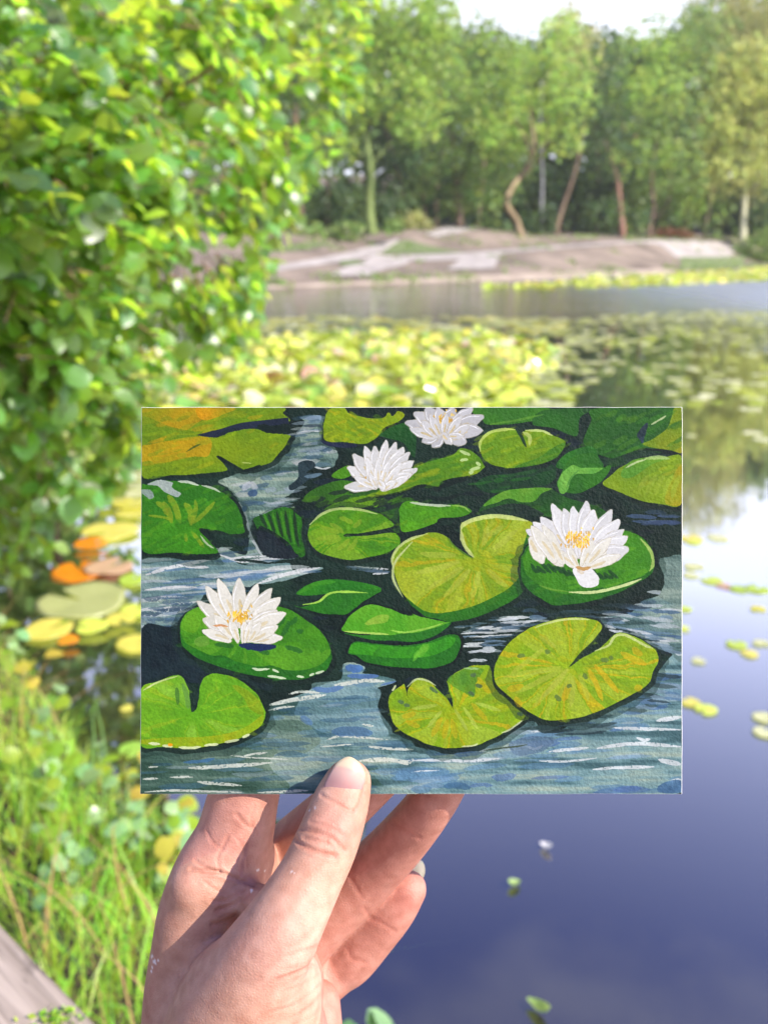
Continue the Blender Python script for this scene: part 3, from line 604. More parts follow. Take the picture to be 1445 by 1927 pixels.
def pad_mesh(kind, rng, nr=22):
    """round pad with a notch, a slightly raised wavy rim and a shallow dish; kind 1 is curled up at one side"""
    V = [(0.0, 0.0, 0.0)]; F = []
    g = 0.16 + 0.1 * rng.random(); ang = np.linspace(g, 2 * math.pi - g, nr); ph = rng.random(4) * 6.28
    for ring, (rr) in enumerate((0.5, 0.86, 1.0)):
        for a in ang:
            e = 1 + 0.04 * math.sin(3 * a + ph[0]) + 0.025 * math.sin(7 * a + ph[1])
            z = 0.02 * math.sin(4 * a + ph[2]) * rr + (0.05 * (rr - 0.5) if ring else 0)
            if kind == 1: z += 0.55 * max(0, math.cos(a - ph[3])) ** 2 * rr * rr
            if kind == 2: z += 0.30 * abs(math.sin(a)) * rr * rr
            V.append((rr * e * math.cos(a), rr * e * math.sin(a), z))
    for k in range(nr - 1):
        F.append((0, 1 + k, 2 + k))
        for ring in range(2):
            a0 = 1 + ring * nr + k; F.append((a0, a0 + nr, a0 + nr + 1, a0 + 1))
    n = len(V); V += [(x * 0.985, y * 0.985, z - 0.02) for x, y, z in V[1 + 2 * nr:1 + 3 * nr]]
    for k in range(nr - 1): F.append((1 + 2 * nr + k, n + k, n + k + 1, 2 + 2 * nr + k))
    return V, F
PADS = []; 
for k in range(9):
    V, F = pad_mesh([0, 0, 0, 1, 1, 1, 2, 2, 0][k], np.random.default_rng(70 + k)); PADS.append((np.array(V), F))
PADME = {}
def pad_data(k, mat):
    if (k, mat) not in PADME:
        me = bpy.data.meshes.new('lily_pad'); me.from_pydata([tuple(p) for p in PADS[k][0]], [], PADS[k][1]); me.polygons.foreach_set('use_smooth', [True] * len(PADS[k][1])); me.materials.append(MP[mat]); PADME[(k, mat)] = me
    return PADME[(k, mat)]
def pad_matrix(p, r, tilt, az, rot):
    return Matrix.Translation(p) @ Matrix.Rotation(az, 4, 'Z') @ Matrix.Rotation(tilt, 4, 'X') @ Matrix.Rotation(rot, 4, 'Z') @ Matrix.Diagonal((r, r, r, 1))
def single_pad(px, py, wpx, k, mat, label, tilt=0.03, az=0.0, rot=0.0, z=0.012, group=None, name='lily_pad'):
    p = at_z(px, py, z); d = (p - CAM).dot(FW); r = wpx * 0.5 * d / FPX
    o = bpy.data.objects.new(name, pad_data(k, mat)); COL.objects.link(o)
    o.matrix_world = pad_matrix(p, r, tilt, az, rot); tag(o, label, 'lily pad', group); return o
# the larger pads under the alder at the left, each told apart by its colour and place
single_pad(150, 1074, 105, 0, 'orange', 'glowing orange lily pad lying flat left of the card', 0.05, rot=2.0)
single_pad(170, 1022, 62, 1, 'orange', 'small orange lily pad beside the alder leaf tips', 0.06, rot=0.5, z=0.03)
single_pad(205, 1000, 110, 2, 'gold', 'golden lily pad behind the small orange one', 0.04, rot=4.0, z=0.02)
single_pad(205, 1066, 90, 8, 'pink', 'pinkish lily pad tucked against the glowing orange pad', 0.03, rot=1.0, z=0.022)
single_pad(155, 1130, 165, 8, 'olive', 'broad pale olive lily pad in the dark gap left of the card', 0.06, rot=2.6)
single_pad(90, 1184, 90, 1, 'gold', 'yellow lily pad at the front of the left cluster', 0.08, rot=0.9, z=0.02)
single_pad(172, 1178, 62, 0, 'lime', 'bright lime lily pad just below the broad olive one', 0.10, rot=3.3, z=0.03)
single_pad(128, 1204, 40, 2, 'orange', 'little amber lily pad tip below the bright lime one', 0.1, rot=3.3, z=0.03)
single_pad(225, 1165, 58, 2, 'gold', 'yellow lily pad with orange rim touching the left card edge', 0.05, rot=5.3, z=0.03)
single_pad(258, 1210, 80, 8, 'gold', 'golden lily pad half hidden behind the left card edge', 0.05, rot=0.3)
single_pad(255, 1148, 60, 1, 'lime', 'lime lily pad half hidden behind the left card edge', 0.08, rot=1.3, z=0.02)
single_pad(250, 1090, 55, 0, 'lime', 'light green lily pad between the orange pads and card', 0.12, rot=1.3, z=0.02)
single_pad(92, 1320, 42, 0, 'green', 'small oval green leaf afloat on the dark water by the grass', 0.1, rot=1.3)
single_pad(238, 1333, 24, 1, 'gold', 'tiny yellow leaf afloat on the dark water', 0.1, rot=2.3)
single_pad(246, 1410, 46, 2, 'green', 'green floating leaf at the left card edge', 0.15, rot=4.3)
for i, (x, y, w, m, lab) in enumerate([
      (1262, 1010, 40, 'pale', 'pale floating leaf tucked at the card right edge beside the white reflection'),
      (1300, 1013, 50, 'gold', 'yellow floating leaf in the top row right of the card'),
      (1350, 1012, 45, 'pale', 'pale floating leaf ending the top row right of the card'),
      (1305, 1065, 42, 'pale', 'pale floating leaf starting the slanting chain of leaves'),
      (1300, 1082, 34, 'pale', 'pale floating leaf just under the start of the slanting chain'),
      (1340, 1092, 45, 'lime', 'lime floating leaf in the middle of the slanting chain'),
      (1362, 1102, 30, 'pink', 'small pinkish floating leaf in the slanting chain'),
      (1392, 1108, 40, 'lime', 'lime floating leaf after the pinkish one in the slanting chain'),
      (1425, 1108, 48, 'lime', 'large lime floating leaf ending the slanting chain'),
      (1288, 1145, 30, 'lime', 'lime floating leaf hugging the card edge below the chain'),
      (1426, 1145, 32, 'gold', 'yellow floating leaf alone below the end of the chain'),
      (1287, 1182, 26, 'lime', 'small lime floating leaf hugging the card edge, lower of two'),
      (1386, 1213, 42, 'lime', 'lime floating leaf of the trio near the right edge'),
      (1410, 1230, 36, 'gold', 'yellow floating leaf lowest of the trio near the right edge'),
      (1432, 1210, 34, 'pale', 'pale floating leaf of the trio at the right edge'),
      (1314, 1243, 28, 'pale', 'single small pale floating leaf between card and trio'),
      (1300, 1322, 40, 'gold', 'yellow floating leaf touching a lime one beside the lower card edge'),
      (1328, 1335, 46, 'lime', 'lime floating leaf touching a yellow one beside the lower card edge'),
      (1436, 1350, 44, 'pale', 'pale floating leaf, upper of the lowest pair at the right edge'),
      (1437, 1378, 44, 'pale', 'pale floating leaf, lower of the lowest pair at the right edge'),
      (1305, 1020, 30, 'lime', 'small lime floating leaf overlapped by the yellow one in the top row'),
      (1415, 815, 40, 'pale', 'pale floating leaf on the olive reflection at the right'),
      (1440, 828, 50, 'pale', 'pale floating leaf at the right edge on the olive reflection'),
      (1410, 770, 45, 'pale', 'pale floating leaf above the olive reflection at the right'),
      (1300, 820, 22, 'pale', 'tiny pale floating leaf beside the card top right corner')]):
    single_pad(x, y, w * 0.92, i % 3, m, lab, 0.02, rot=i * 1.7, z=0.006, group='little leaves afloat right of the card')
# the pads of the open pond
def pad_field():
    rng = np.random.default_rng(11); allp = []
    def fill(poly, count, rmin, rmax, kinds, mats, tmax, zmax, zone, dens=None):
        xs_ = [p[0] for p in poly]; ys_ = [p[1] for p in poly]; W = [np.array(at_z(x, y)) for x, y in poly]
        wx = [w[0] for w in W]; wy = [w[1] for w in W]; k = 0; tr = 0
        while k < count and tr < count * 60:
            tr += 1
            x = rng.uniform(min(wx), max(wx)); y = rng.uniform(min(wy), max(wy)); px, py, d = project(np.array([[x, y, 0]]))
            if not in_poly(px, py, poly)[0]: continue
            if dens and rng.random() > dens(float(px[0]), float(py[0]), x, y): continue
            r = rng.uniform(rmin, rmax); m = mats[rng.integers(0, len(mats))]
            allp.append((r / float(d[0]), Vector((x, y, rng.uniform(0.004, 0.012) + rng.random() ** 2 * zmax)), r, rng.random() ** 1.5 * tmax, rng.uniform(0, 6.28), rng.uniform(0, 6.28), kinds[rng.integers(0, len(kinds))], m, zone)); k += 1
    mat_poly = [(60, 850), (150, 760), (230, 690), (330, 655), (480, 640), (620, 632), (760, 630), (900, 632), (1000, 645), (1050, 668), (1040, 690), (990, 705), (985, 730), (1010, 755), (900, 790), (560, 800), (330, 830), (240, 900), (90, 900)]
    edge = [(900, 700), (1040, 690), (1110, 740), (1060, 765), (960, 790), (900, 790)]
    fill(mat_poly, 1700, 0.085, 0.145, [3, 4, 5, 6, 7, 3, 4, 0, 1], ['lime', 'lime', 'lime', 'green', 'lime', 'gold', 'lime', 'green', 'lime', 'lime', 'pale', 'gold', 'pale', 'lime', 'pink'], 0.85, 0.09, 'mat')
    fill([(200, 830), (290, 820), (290, 1000), (230, 1000), (170, 960)], 26, 0.10, 0.16, [0, 1, 2, 8], ['gold', 'olive', 'pale', 'gold'], 0.06, 0.03, 'left')
    fill(edge, 60, 0.09, 0.14, [0, 1, 2, 8], ['pale', 'olive', 'lime'], 0.10, 0.02, 'edge')
    def dn(px, py, x, y): return 0.5 + 0.5 * math.sin(x * 1.9 + 1.1 * math.sin(y * 0.9)) * math.sin(y * 1.1 + 0.7 * x)
    fill([(470, 640), (500, 600), (640, 594), (900, 596), (1060, 600), (1060, 632), (900, 632), (620, 634)], 300, 0.09, 0.15, [0, 1, 2, 8], ['olive', 'olive', 'pale', 'gold'], 0.10, 0.01, 'band', dn)
    fill([(1050, 640), (1060, 605), (1250, 596), (1520, 590), (1520, 800), (1300, 765), (1180, 740), (1060, 700)], 430, 0.055, 0.105, [0, 1, 2, 8], ['pale', 'olive', 'pale', 'pale', 'lime'], 0.07, 0.01, 'right', dn)
    fill([(1060, 608), (1060, 598), (1250, 588), (1520, 582), (1520, 600), (1250, 606)], 110, 0.09, 0.14, [0, 1, 2, 8], ['olive', 'pale'], 0.10, 0.01, 'band')
    fill([(905, 541), (1000, 536), (1080, 528), (1200, 519), (1330, 512), (1520, 500), (1520, 522), (1445, 528), (1250, 539), (1100, 543), (1000, 543)], 800, 0.13, 0.24, [3, 4, 5, 6, 7], ['lime', 'lime', 'gold', 'lime', 'pale'], 0.7, 0.06, 'far')
    allp.sort(key=lambda t: -t[0])
    # those on view first (the card hides some)
    def seen(t):
        px, py, _ = project(np.array([t[1]])); return 0 < px[0] < 1445 and not (275 < px[0] < 1275 and py[0] > 785)
    vis = [t for t in allp if seen(t)]; hid = [t for t in allp if not seen(t)]
    one = vis[:262]; rest = vis[262:] + hid
    hue = {'lime': 'lime green', 'green': 'deep green', 'gold': 'yellowing', 'pink': 'pinkish brown', 'pale': 'pale shiny', 'olive': 'olive', 'orange': 'orange'}
    for (s, p, r, tilt, az, rot, k, m, zone) in one:
        o = bpy.data.objects.new('lily_pad', pad_data(k, m)); COL.objects.link(o); o.matrix_world = pad_matrix(p, r, tilt, az, rot)
        px, py, _ = project(np.array([p])); px = float(px[0]); py = float(py[0])
        pose = 'flat' if tilt < 0.12 else 'tilted' if tilt < 0.45 else 'upturned'
        if zone == 'mat':
            place = 'left end of the mat under the alder' if px < 400 else 'mat above the card left half' if px < 600 else 'mat above the card middle' if px < 800 else 'mat above the top white flower' if px < 920 else 'right end of the mat'
            row = 'front ' if py > 715 else 'middle ' if py > 670 else 'rear '
            lab = hue[m] + ' ' + pose + ' lily pad, ' + row + 'row, ' + place
        elif zone == 'left': lab = hue[m] + ' flat lily pad left of card, ' + ('far back under the alder' if py < 870 else 'near the orange pads' if py < 940 else 'just behind the orange pads') + (', at its edge' if px > 255 else '')
        elif zone == 'edge': lab = hue[m] + ' flat lily pad at the fringe right of the mat' + (', nearest the card' if py > 745 else ', farther out') + (' and outermost' if px > 1050 else '')
        else: lab = hue[m] + ' small lily pad on dark water above the card corner' + (', near right edge' if px > 1280 else ', nearer the mat')
        tag(o, lab, 'lily pad', {'mat': 'lily pads crowded in the sunlit mat', 'left': 'flat lily pads left of the card', 'edge': 'flat lily pads at the edge of the mat'}.get(zone, 'lily pads scattered on the open pond'))
    by = {}
    for t in rest: by.setdefault(t[7], []).append(t)
    VV = []; FF = []; MI = []; CC = []; o = 0; mats = list(by)
    for mi, m in enumerate(mats):
        for (s, p, r, tilt, az, rot, k, _, zone) in by[m]:
            M = np.array(pad_matrix(p, r, tilt, az, rot)); V = PADS[k][0] @ M[:3, :3].T + M[:3, 3]
            VV.append(V); FF += [tuple(i + o for i in f) for f in PADS[k][1]]; MI += [mi] * len(PADS[k][1]); o += len(V); CC.append(np.full((len(V), 3), rng.random() * 0.8))
    ob = mesh_obj('lily_pads', np.vstack(VV), FF, None, None, True, np.vstack(CC))
    for m in mats: ob.data.materials.append(MP[m])
    ob.data.polygons.foreach_set('material_index', np.array(MI, np.int32))
    tag(ob, 'the many smaller lily pads spread across the far water', 'lily pads', kind='stuff')
    print('pads', len(one), len(rest))
pad_field()
# ------------------------------------------------------------------ two petals afloat and leaf tips at the bottom
M_PETAL = leaf_material('petal', (0.75, 0.72, 0.70), (0.6, 0.6, 0.5), 0.3, 0.4, 0.4, 0.05, use_attr=False, hue=0.0)
M_BUD = leaf_material('bud_leaf', (0.20, 0.33, 0.10), (0.35, 0.50, 0.12), 0.35, 0.4, 0.4, 0.15, use_attr=False, hue=0.02)
def dish(n, lx, ly, h):
    V = [(0, 0, 0)]; F = []
    for ring, rr in enumerate((0.55, 1.0)):
        for k in range(n):
            a = 6.28319 * k / n; x = rr * lx * math.cos(a); V.append((x * (1.15 if math.cos(a) > 0 else 1), rr * ly * math.sin(a) * (1 - 0.35 * max(0, math.cos(a))), h * rr * rr))
    for k in range(n):
        k2 = (k + 1) % n; F.append((0, 1 + k, 1 + k2)); F.append((1 + k, 1 + n + k, 1 + n + k2, 1 + k2))
    return V, F
def floaty(px, py, lx, ly, h, rot, mat, name, label, cat):
    p = at_z(px, py, 0.006); V, F = dish(12, lx, ly, h); o = mesh_obj(name, V, F, mat); o.location = p; o.rotation_euler = (0, 0.25, rot); tag(o, label, cat); return o
floaty(1029, 1597, 0.020, 0.012, 0.012, 2.2, M_PETAL, 'flower_petal', 'white flower petal floating on the calm blue water', 'petal')
f1 = floaty(966, 1666, 0.018, 0.014, 0.010, 0.6, M_BUD, 'floating_bud', 'pale green bud with pink side floating on the blue water', 'bud')
floaty(1017, 1905, 0.030, 0.012, 0.02, 2.3, M_BUD, 'floating_leaf', 'pale green leaf tip at the bottom edge of the blue water', 'leaf')
# ------------------------------------------------------------------ grass and plants of the near bank
M_GRASS = leaf_material('grass_blade', (0.20, 0.34, 0.04), (0.50, 0.72, 0.06), 0.45, 0.4, 0.45, 0.62, hue=0.04)
M_DRY = leaf_material('dry_blade', (0.42, 0.28, 0.11), (0.40, 0.26, 0.10), 0.3, 0.6, 0.3, 0.2, hue=0.01, use_attr=False)
M_DARKSTEM = leaf_material('sedge_stem', (0.05, 0.13, 0.07), (0.08, 0.2, 0.08), 0.2, 0.4, 0.4, 0.1, use_attr=False)
def blade(p, h, w, lean_az, lean, rng, segs=5):
    dx, dy = math.cos(lean_az), math.sin(lean_az); fx, fy = -dy, dx
    a = rng.uniform(0, 6.28); fx, fy = math.cos(a), math.sin(a)
    V = []; F = []
    for i in range(segs + 1):
        t = i / segs; b = lean * t * t
        c = (p[0] + dx * h * b, p[1] + dy * h * b, p[2] + h * t * (1 - 0.35 * b))
        ww = w * (1 - t) ** 0.7 * (0.5 if i == segs else 1)
        V.append((c[0] - fx * ww, c[1] - fy * ww, c[2])); V.append((c[0] + fx * ww, c[1] + fy * ww, c[2]))
    for i in range(segs): F.append((2 * i, 2 * i + 1, 2 * i + 3, 2 * i + 2))
    return V, F
def grass():
    rng = np.random.default_rng(21); VV = []; FF = []; CC = []; o = 0; n = 0
    while n < 13000:
        x = rng.uniform(-3.6, 0.15); y = rng.uniform(0.75, 4.8); d = float(bank_d(x, y))
        if d < 0.0: continue
        px, py, dd = project(np.array([[x, y, 0.2]]))
        if px[0] < -1100 or px[0] > 560 or py[0] > 2400: continue
        h = rng.uniform(0.10, 0.32) * (0.75 + 0.9 * rng.random() ** 3); 
        h *= 0.84
        if d < 0.18: h *= 0.62
        v, f = blade((x, y, float(near_h(x, y)) - 0.02), h, rng.uniform(0.0018, 0.0042), rng.uniform(0, 6.28), rng.uniform(0.1, 1.1), rng)
        VV.append(np.array(v)); FF.append(np.array(f) + o); o += len(v)
        cl = 0.5 + 0.35 * math.sin(x * 6 + y * 3); CC.append(np.tile([np.clip(cl + rng.normal() * 0.2, 0, 1), rng.random(), 0], (len(v), 1))); n += 1
    g_ = mesh_obj('grass', np.vstack(VV), np.vstack(FF), M_GRASS, None, True, np.vstack(CC)); tag(g_, 'long bright green grass on the near bank', 'grass', kind='stuff')
grass()
def dry_grass():
    rng = np.random.default_rng(22); VV = []; FF = []; o = 0; n = 0
    while n < 260:
        x = rng.uniform(-2.4, 0.1); y = rng.uniform(0.8, 4.2)
        if float(bank_d(x, y)) < 0.02: continue
        px, py, dd = project(np.array([[x, y, 0.2]]))
        if px[0] < -200 or px[0] > 420 or py[0] > 2300: continue
        v, f = blade((x, y, float(near_h(x, y)) - 0.02), rng.uniform(0.15, 0.38), rng.uniform(0.0015, 0.0035), rng.uniform(0, 6.28), rng.uniform(0.3, 1.5), rng)
        VV.append(np.array(v)); FF.append(np.array(f) + o); o += len(v); n += 1
    tag(mesh_obj('dry_grass', np.vstack(VV), np.vstack(FF), M_DRY), 'scattered dry tan blades among the green grass', 'grass', kind='stuff')
dry_grass()
def stem_blade(px, py, px2, py2, d1, d2, w, mat, name, label, cat, bend=0.0, group=None):
    a = np.array(at_depth(px, py, d1)); b = np.array(at_depth(px2, py2, d2)); k = 7; V = []; F = []
    for i in range(k + 1):
        t = i / k; c = a + (b - a) * t + np.array([bend * math.sin(math.pi * t), 0, bend * 0.4 * math.sin(math.pi * t)]) - a
        ww = w * (1 - 0.75 * t); r = np.array(RT)
        V += [tuple(c - r * ww), tuple(c + np.array(FW) * ww * 0.6), tuple(c + r * ww), tuple(c - np.array(FW) * ww * 0.3)]
    for i in range(k):
        for j in range(4): F.append((4 * i + j, 4 * i + (j + 1) % 4, 4 * i + 4 + (j + 1) % 4, 4 * i + 4 + j))
    o = mesh_obj(name, V, F, mat); o.location = a; tag(o, label, cat, group); return o
def ground_d(px, py):
    z = 0.15; p = at_z(px, py, z); return float((p - CAM).dot(FW))
dg = ground_d(262, 1780)
stem_blade(262, 1765, 212, 1555, dg, dg - 0.05, 0.0055, M_DRY, 'dry_grass_stem', 'broad dry tan grass blade standing left of the wrist', 'grass stem', -0.015)
stem_blade(240, 1790, 222, 1650, dg + .06, dg, 0.0035, M_DRY, 'dry_grass_stem', 'thin dry grass blade behind the broad tan one', 'grass stem', 0.01)
stem_blade(175, 1860, -12, 1590, ground_d(175, 1860) - .1, ground_d(175, 1860) - .18, 0.0030, M_DARKSTEM, 'sedge_stem', 'dark blue green stem slanting across the grass', 'grass stem')
for i, (x1, y1, x2, y2, lab) in enumerate([(192, 1480, 176, 1315, 'tall light green reed blade by the dark water'), (90, 1420, 52, 1290, 'tall yellowish green reed blade at the left by the water'), (150, 1500, 172, 1330, 'reed blade folded over at its tip by the water'), (55, 1400, 48, 1250, 'thin pinkish reed at the far left by the water')]):
    d0 = ground_d(x1, y1); stem_blade(x1, y1 + 40, x2, y2, d0, d0 - 0.05, 0.0055, M_BUD if i != 3 else M_DRY, 'reed_blade', lab, 'reed', 0.02 * (-1) ** i)
# leafy weeds: stem and heart shaped leaves
M_WEED = {'mint': leaf_material('weed_mint', (0.20, 0.34, 0.14), (0.30, 0.45, 0.10), 0.3, 0.32, 0.6, 0.15, use_attr=False), 'lime': leaf_material('weed_lime', (0.24, 0.36, 0.03), (0.45, 0.55, 0.03), 0.45, 0.4, 0.4, 0.15, use_attr=False),
          'gold': leaf_material('weed_gold', (0.42, 0.38, 0.05), (0.5, 0.42, 0.04), 0.4, 0.4, 0.4, 0.15, use_attr=False)}
WLV, WLF = leaf_shape(0.5)
WME = {}
for k_, m_ in M_WEED.items():
    me = bpy.data.meshes.new('leaf'); me.from_pydata([tuple(p) for p in WLV], [], WLF); me.polygons.foreach_set('use_smooth', [True] * len(WLF)); me.materials.append(m_); WME[k_] = me
def weed(px, py, n, size, mix, label, seed, h=0.22, dz=0.0, d=None, name='leafy_weed'):
    rng = np.random.default_rng(seed)
    if d is None: d = ground_d(px, py)
    base = np.array(at_depth(px, py, d)); base[2] = max(float(near_h(base[0], base[1])), -0.02) + dz
    root = empty(name, base, label, 'weed')
    for s in range(max(2, n // 5)):
        e = np.array([rng.normal() * h * 0.4, rng.normal() * h * 0.4, h * rng.uniform(0.6, 1.0)])
        P = smooth_open([np.zeros(3), e * 0.5 + np.array([0, 0, 0.03]), e], 4); v, f = tube(P, np.linspace(0.0028, 0.0012, len(P)), 4); mb = MB(); mb.add(v, f); mb.build('stem', M_BUD, root)
        for k in range(5):
            t = 0.35 + 0.65 * k / 4; q = P[int(t * (len(P) - 1))]
            az = rng.uniform(0, 6.28); el = rng.uniform(-0.5, 0.5)
            ax = np.array([math.cos(az) * math.cos(el), math.sin(az) * math.cos(el), math.sin(el)]); up = np.array([0.2, -0.3, 1]) + rng.normal(size=3) * 0.3
            y = np.cross(up, ax); y /= np.linalg.norm(y); z = np.cross(ax, y); sz = size * rng.uniform(0.7, 1.2); R = np.stack([ax, y, z], 1) * sz
            o = bpy.data.objects.new('leaf', WME[mix[rng.integers(0, len(mix))]]); COL.objects.link(o); o.parent = root
            o.matrix_local = Matrix(((*R[0], q[0]), (*R[1], q[1]), (*R[2], q[2]), (0, 0, 0, 1)))
weed(300, 1600, 15, 0.055, ['mint', 'mint', 'lime'], 'pale minty leaved weed at the waterside left of the hand', 1)
weed(245, 1620, 12, 0.05, ['mint', 'mint'], 'minty weed in the grass below the card corner', 2)
weed(330, 1560, 10, 0.05, ['lime', 'lime', 'gold'], 'bright lime weed against the underside of the card corner', 3)
weed(120, 1500, 15, 0.05, ['lime', 'lime', 'mint'], 'big lime leaved weed in the upper grass', 4)
weed(70, 1480, 10, 0.045, ['mint', 'lime'], 'mixed mint and lime weed at the left by the water', 5)
weed(270, 1700, 10, 0.045, ['lime', 'gold'], 'yellow leaved weed left of the hand', 6)
weed(90, 1560, 10, 0.045, ['mint', 'mint', 'lime'], 'pale weed in the middle of the grass at the left', 7)
weed(30, 1290, 10, 0.06, ['lime', 'gold', 'mint'], 'weed with yellow leaves hanging over the water at the left edge', 8, d=None)
weed(20, 1180, 10, 0.06, ['mint', 'lime'], 'pale weed under the alder at the left edge', 9)
weed(110, 1700, 10, 0.04, ['lime', 'lime', 'mint'], 'lime weed in the grass above the wooden rail', 12, 0.18)
weed(200, 1560, 12, 0.045, ['mint', 'lime', 'mint'], 'pale weed growing below the folded reed', 13)
weed(310, 1660, 10, 0.05, ['mint', 'lime'], 'mint green weed touching the index finger side of the hand', 14)
weed(40, 1640, 10, 0.045, ['lime', 'mint', 'gold'], 'mixed weed at the left edge above the wooden rail', 15, 0.16)
weed(230, 1500, 10, 0.045, ['lime', 'mint', 'gold'], 'weed leaning over the dark water below the floating leaf', 16)
weed(60, 1390, 12, 0.05, ['mint', 'lime', 'gold'], 'leafy weed at the left edge below the lily pad cluster', 17)
weed(150, 1760, 10, 0.04, ['mint', 'mint', 'lime'], 'pale weed in the lower grass left of the wrist', 18, 0.16)
weed(690, 1965, 6, 0.075, ['mint', 'mint'], 'green leaves rising from the water at the bottom beside the wrist', 11, 0.13, name='water_plant')
# ------------------------------------------------------------------ wooden rail in the bottom left corner
def rail():
    m, nt, out = new_mat('weathered_wood'); L = nt.links
    p = N(nt, 'ShaderNodeBsdfPrincipled'); p.inputs['Roughness'].default_value = 0.85
    tc = N(nt, 'ShaderNodeTexCoord'); mp = N(nt, 'ShaderNodeMapping'); mp.inputs['Scale'].default_value = (3, 60, 30)
    n1 = N(nt, 'ShaderNodeTexNoise'); n1.inputs['Scale'].default_value = 1.6; n1.inputs['Detail'].default_value = 8; n1.inputs['Distortion'].default_value = 0.8
    n2 = N(nt, 'ShaderNodeTexNoise'); n2.inputs['Scale'].default_value = 14; n2.inputs['Detail'].default_value = 5
    mp2 = N(nt, 'ShaderNodeMapping'); mp2.inputs['Scale'].default_value = (1, 3.5, 1)
    L.new(tc.outputs['Object'], mp.inputs[0]); L.new(mp.outputs[0], n1.inputs[0]); L.new(tc.outputs['Object'], mp2.inputs[0]); L.new(mp2.outputs[0], n2.inputs[0])
    r = N(nt, 'ShaderNodeValToRGB'); e = r.color_ramp.elements; e[0].position = 0.30; e[0].color = (0.15, 0.115, 0.085, 1); e[1].position = 0.62; e[1].color = (0.34, 0.275, 0.22, 1)
    L.new(n1.outputs['Fac'], r.inputs[0])
    r2 = N(nt, 'ShaderNodeValToRGB'); r2.color_ramp.elements[0].position = 0.60; r2.color_ramp.elements[1].position = 0.70; L.new(n2.outputs['Fac'], r2.inputs[0])
    mx = N(nt, 'ShaderNodeMixRGB'); mx.inputs[2].default_value = (0.08, 0.06, 0.045, 1); L.new(r2.outputs[0], mx.inputs[0]); L.new(r.outputs[0], mx.inputs[1]); L.new(mx.outputs[0], p.inputs['Base Color'])
    b = N(nt, 'ShaderNodeBump'); b.inputs['Strength'].default_value = 0.7; b.inputs['Distance'].default_value = 0.004; L.new(n1.outputs['Fac'], b.inputs['Height']); L.new(b.outputs[0], p.inputs['Normal'])
    L.new(p.outputs[0], out.inputs[0])
    z = 1.06; a = np.array(at_z(2, 1732, z)); c = np.array(at_z(188, 1927, z)); e_ = c - a; e_ /= np.linalg.norm(e_); side = np.array([-e_[1], e_[0], 0.0])
    if side[0] > 0: side = -side
    org = a - e_ * 0.9; ang = math.atan2(e_[1], e_[0])
    root = empty('wooden_rail', (org[0], org[1], 0.0), 'weathered grey wooden handrail in the bottom left corner', 'handrail')
    root.rotation_euler = (0, 0, ang); sgn = 1 if (np.cross(e_, side)[2] > 0) else -1
    def board(name, x0, x1, y0, y1, z0, z1, bev=0.006):
        me = bpy.data.meshes.new(name); xs_ = np.linspace(x0, x1, 24); V = []; F = []
        prof = [(y0 + bev, z1), (y1 - bev, z1), (y1, z1 - bev), (y1, z0 + bev), (y1 - bev, z0), (y0 + bev, z0), (y0, z0 + bev), (y0, z1 - bev)]
        rr = np.random.default_rng(4)
        for x in xs_:
            w = rr.normal() * 0.0012
            for (yy, zz) in prof: V.append((x, yy + w, zz + rr.normal() * 0.0006))
        for i in range(len(xs_) - 1):
            for j in range(8): F.append((8 * i + j, 8 * i + (j + 1) % 8, 8 * i + 8 + (j + 1) % 8, 8 * i + 8 + j))
        F.append(tuple(range(8))); F.append(tuple(range(8 * (len(xs_) - 1), 8 * len(xs_)))[::-1])
        o = mesh_obj(name, V, F, m, root, False); return o
    y0, y1 = (0.0, 0.145) if sgn > 0 else (-0.145, 0.0)
    board('rail_cap', 0, 2.6, y0, y1, z - 0.045, z)
    yc = (y0 + y1) / 2
    for x in (0.25, 2.1): board('post', x - 0.05, x + 0.05, yc - 0.05, yc + 0.05, -0.3, z - 0.047)
    board('lower_rail', 0.301, 2.049, yc - 0.02, yc + 0.02, 0.55, 0.65)
    # a scrap of moss on the rail
    rng = np.random.default_rng(8); q = np.array(at_z(105, 1922, z + 0.002)); P = q + rng.normal(size=(70, 3)) * np.array([0.009, 0.005, 0.002]); P[:, 2] = z + 0.004
    v, f = leaf_cards(P, 0.003, rng); o = mesh_obj('moss_tuft', v, f, M_GRASS, None, True, np.repeat(rng.random((70, 3)), 4, 0)); tag(o, 'small tuft of green moss growing on the wooden rail', 'moss', kind='stuff')
rail()
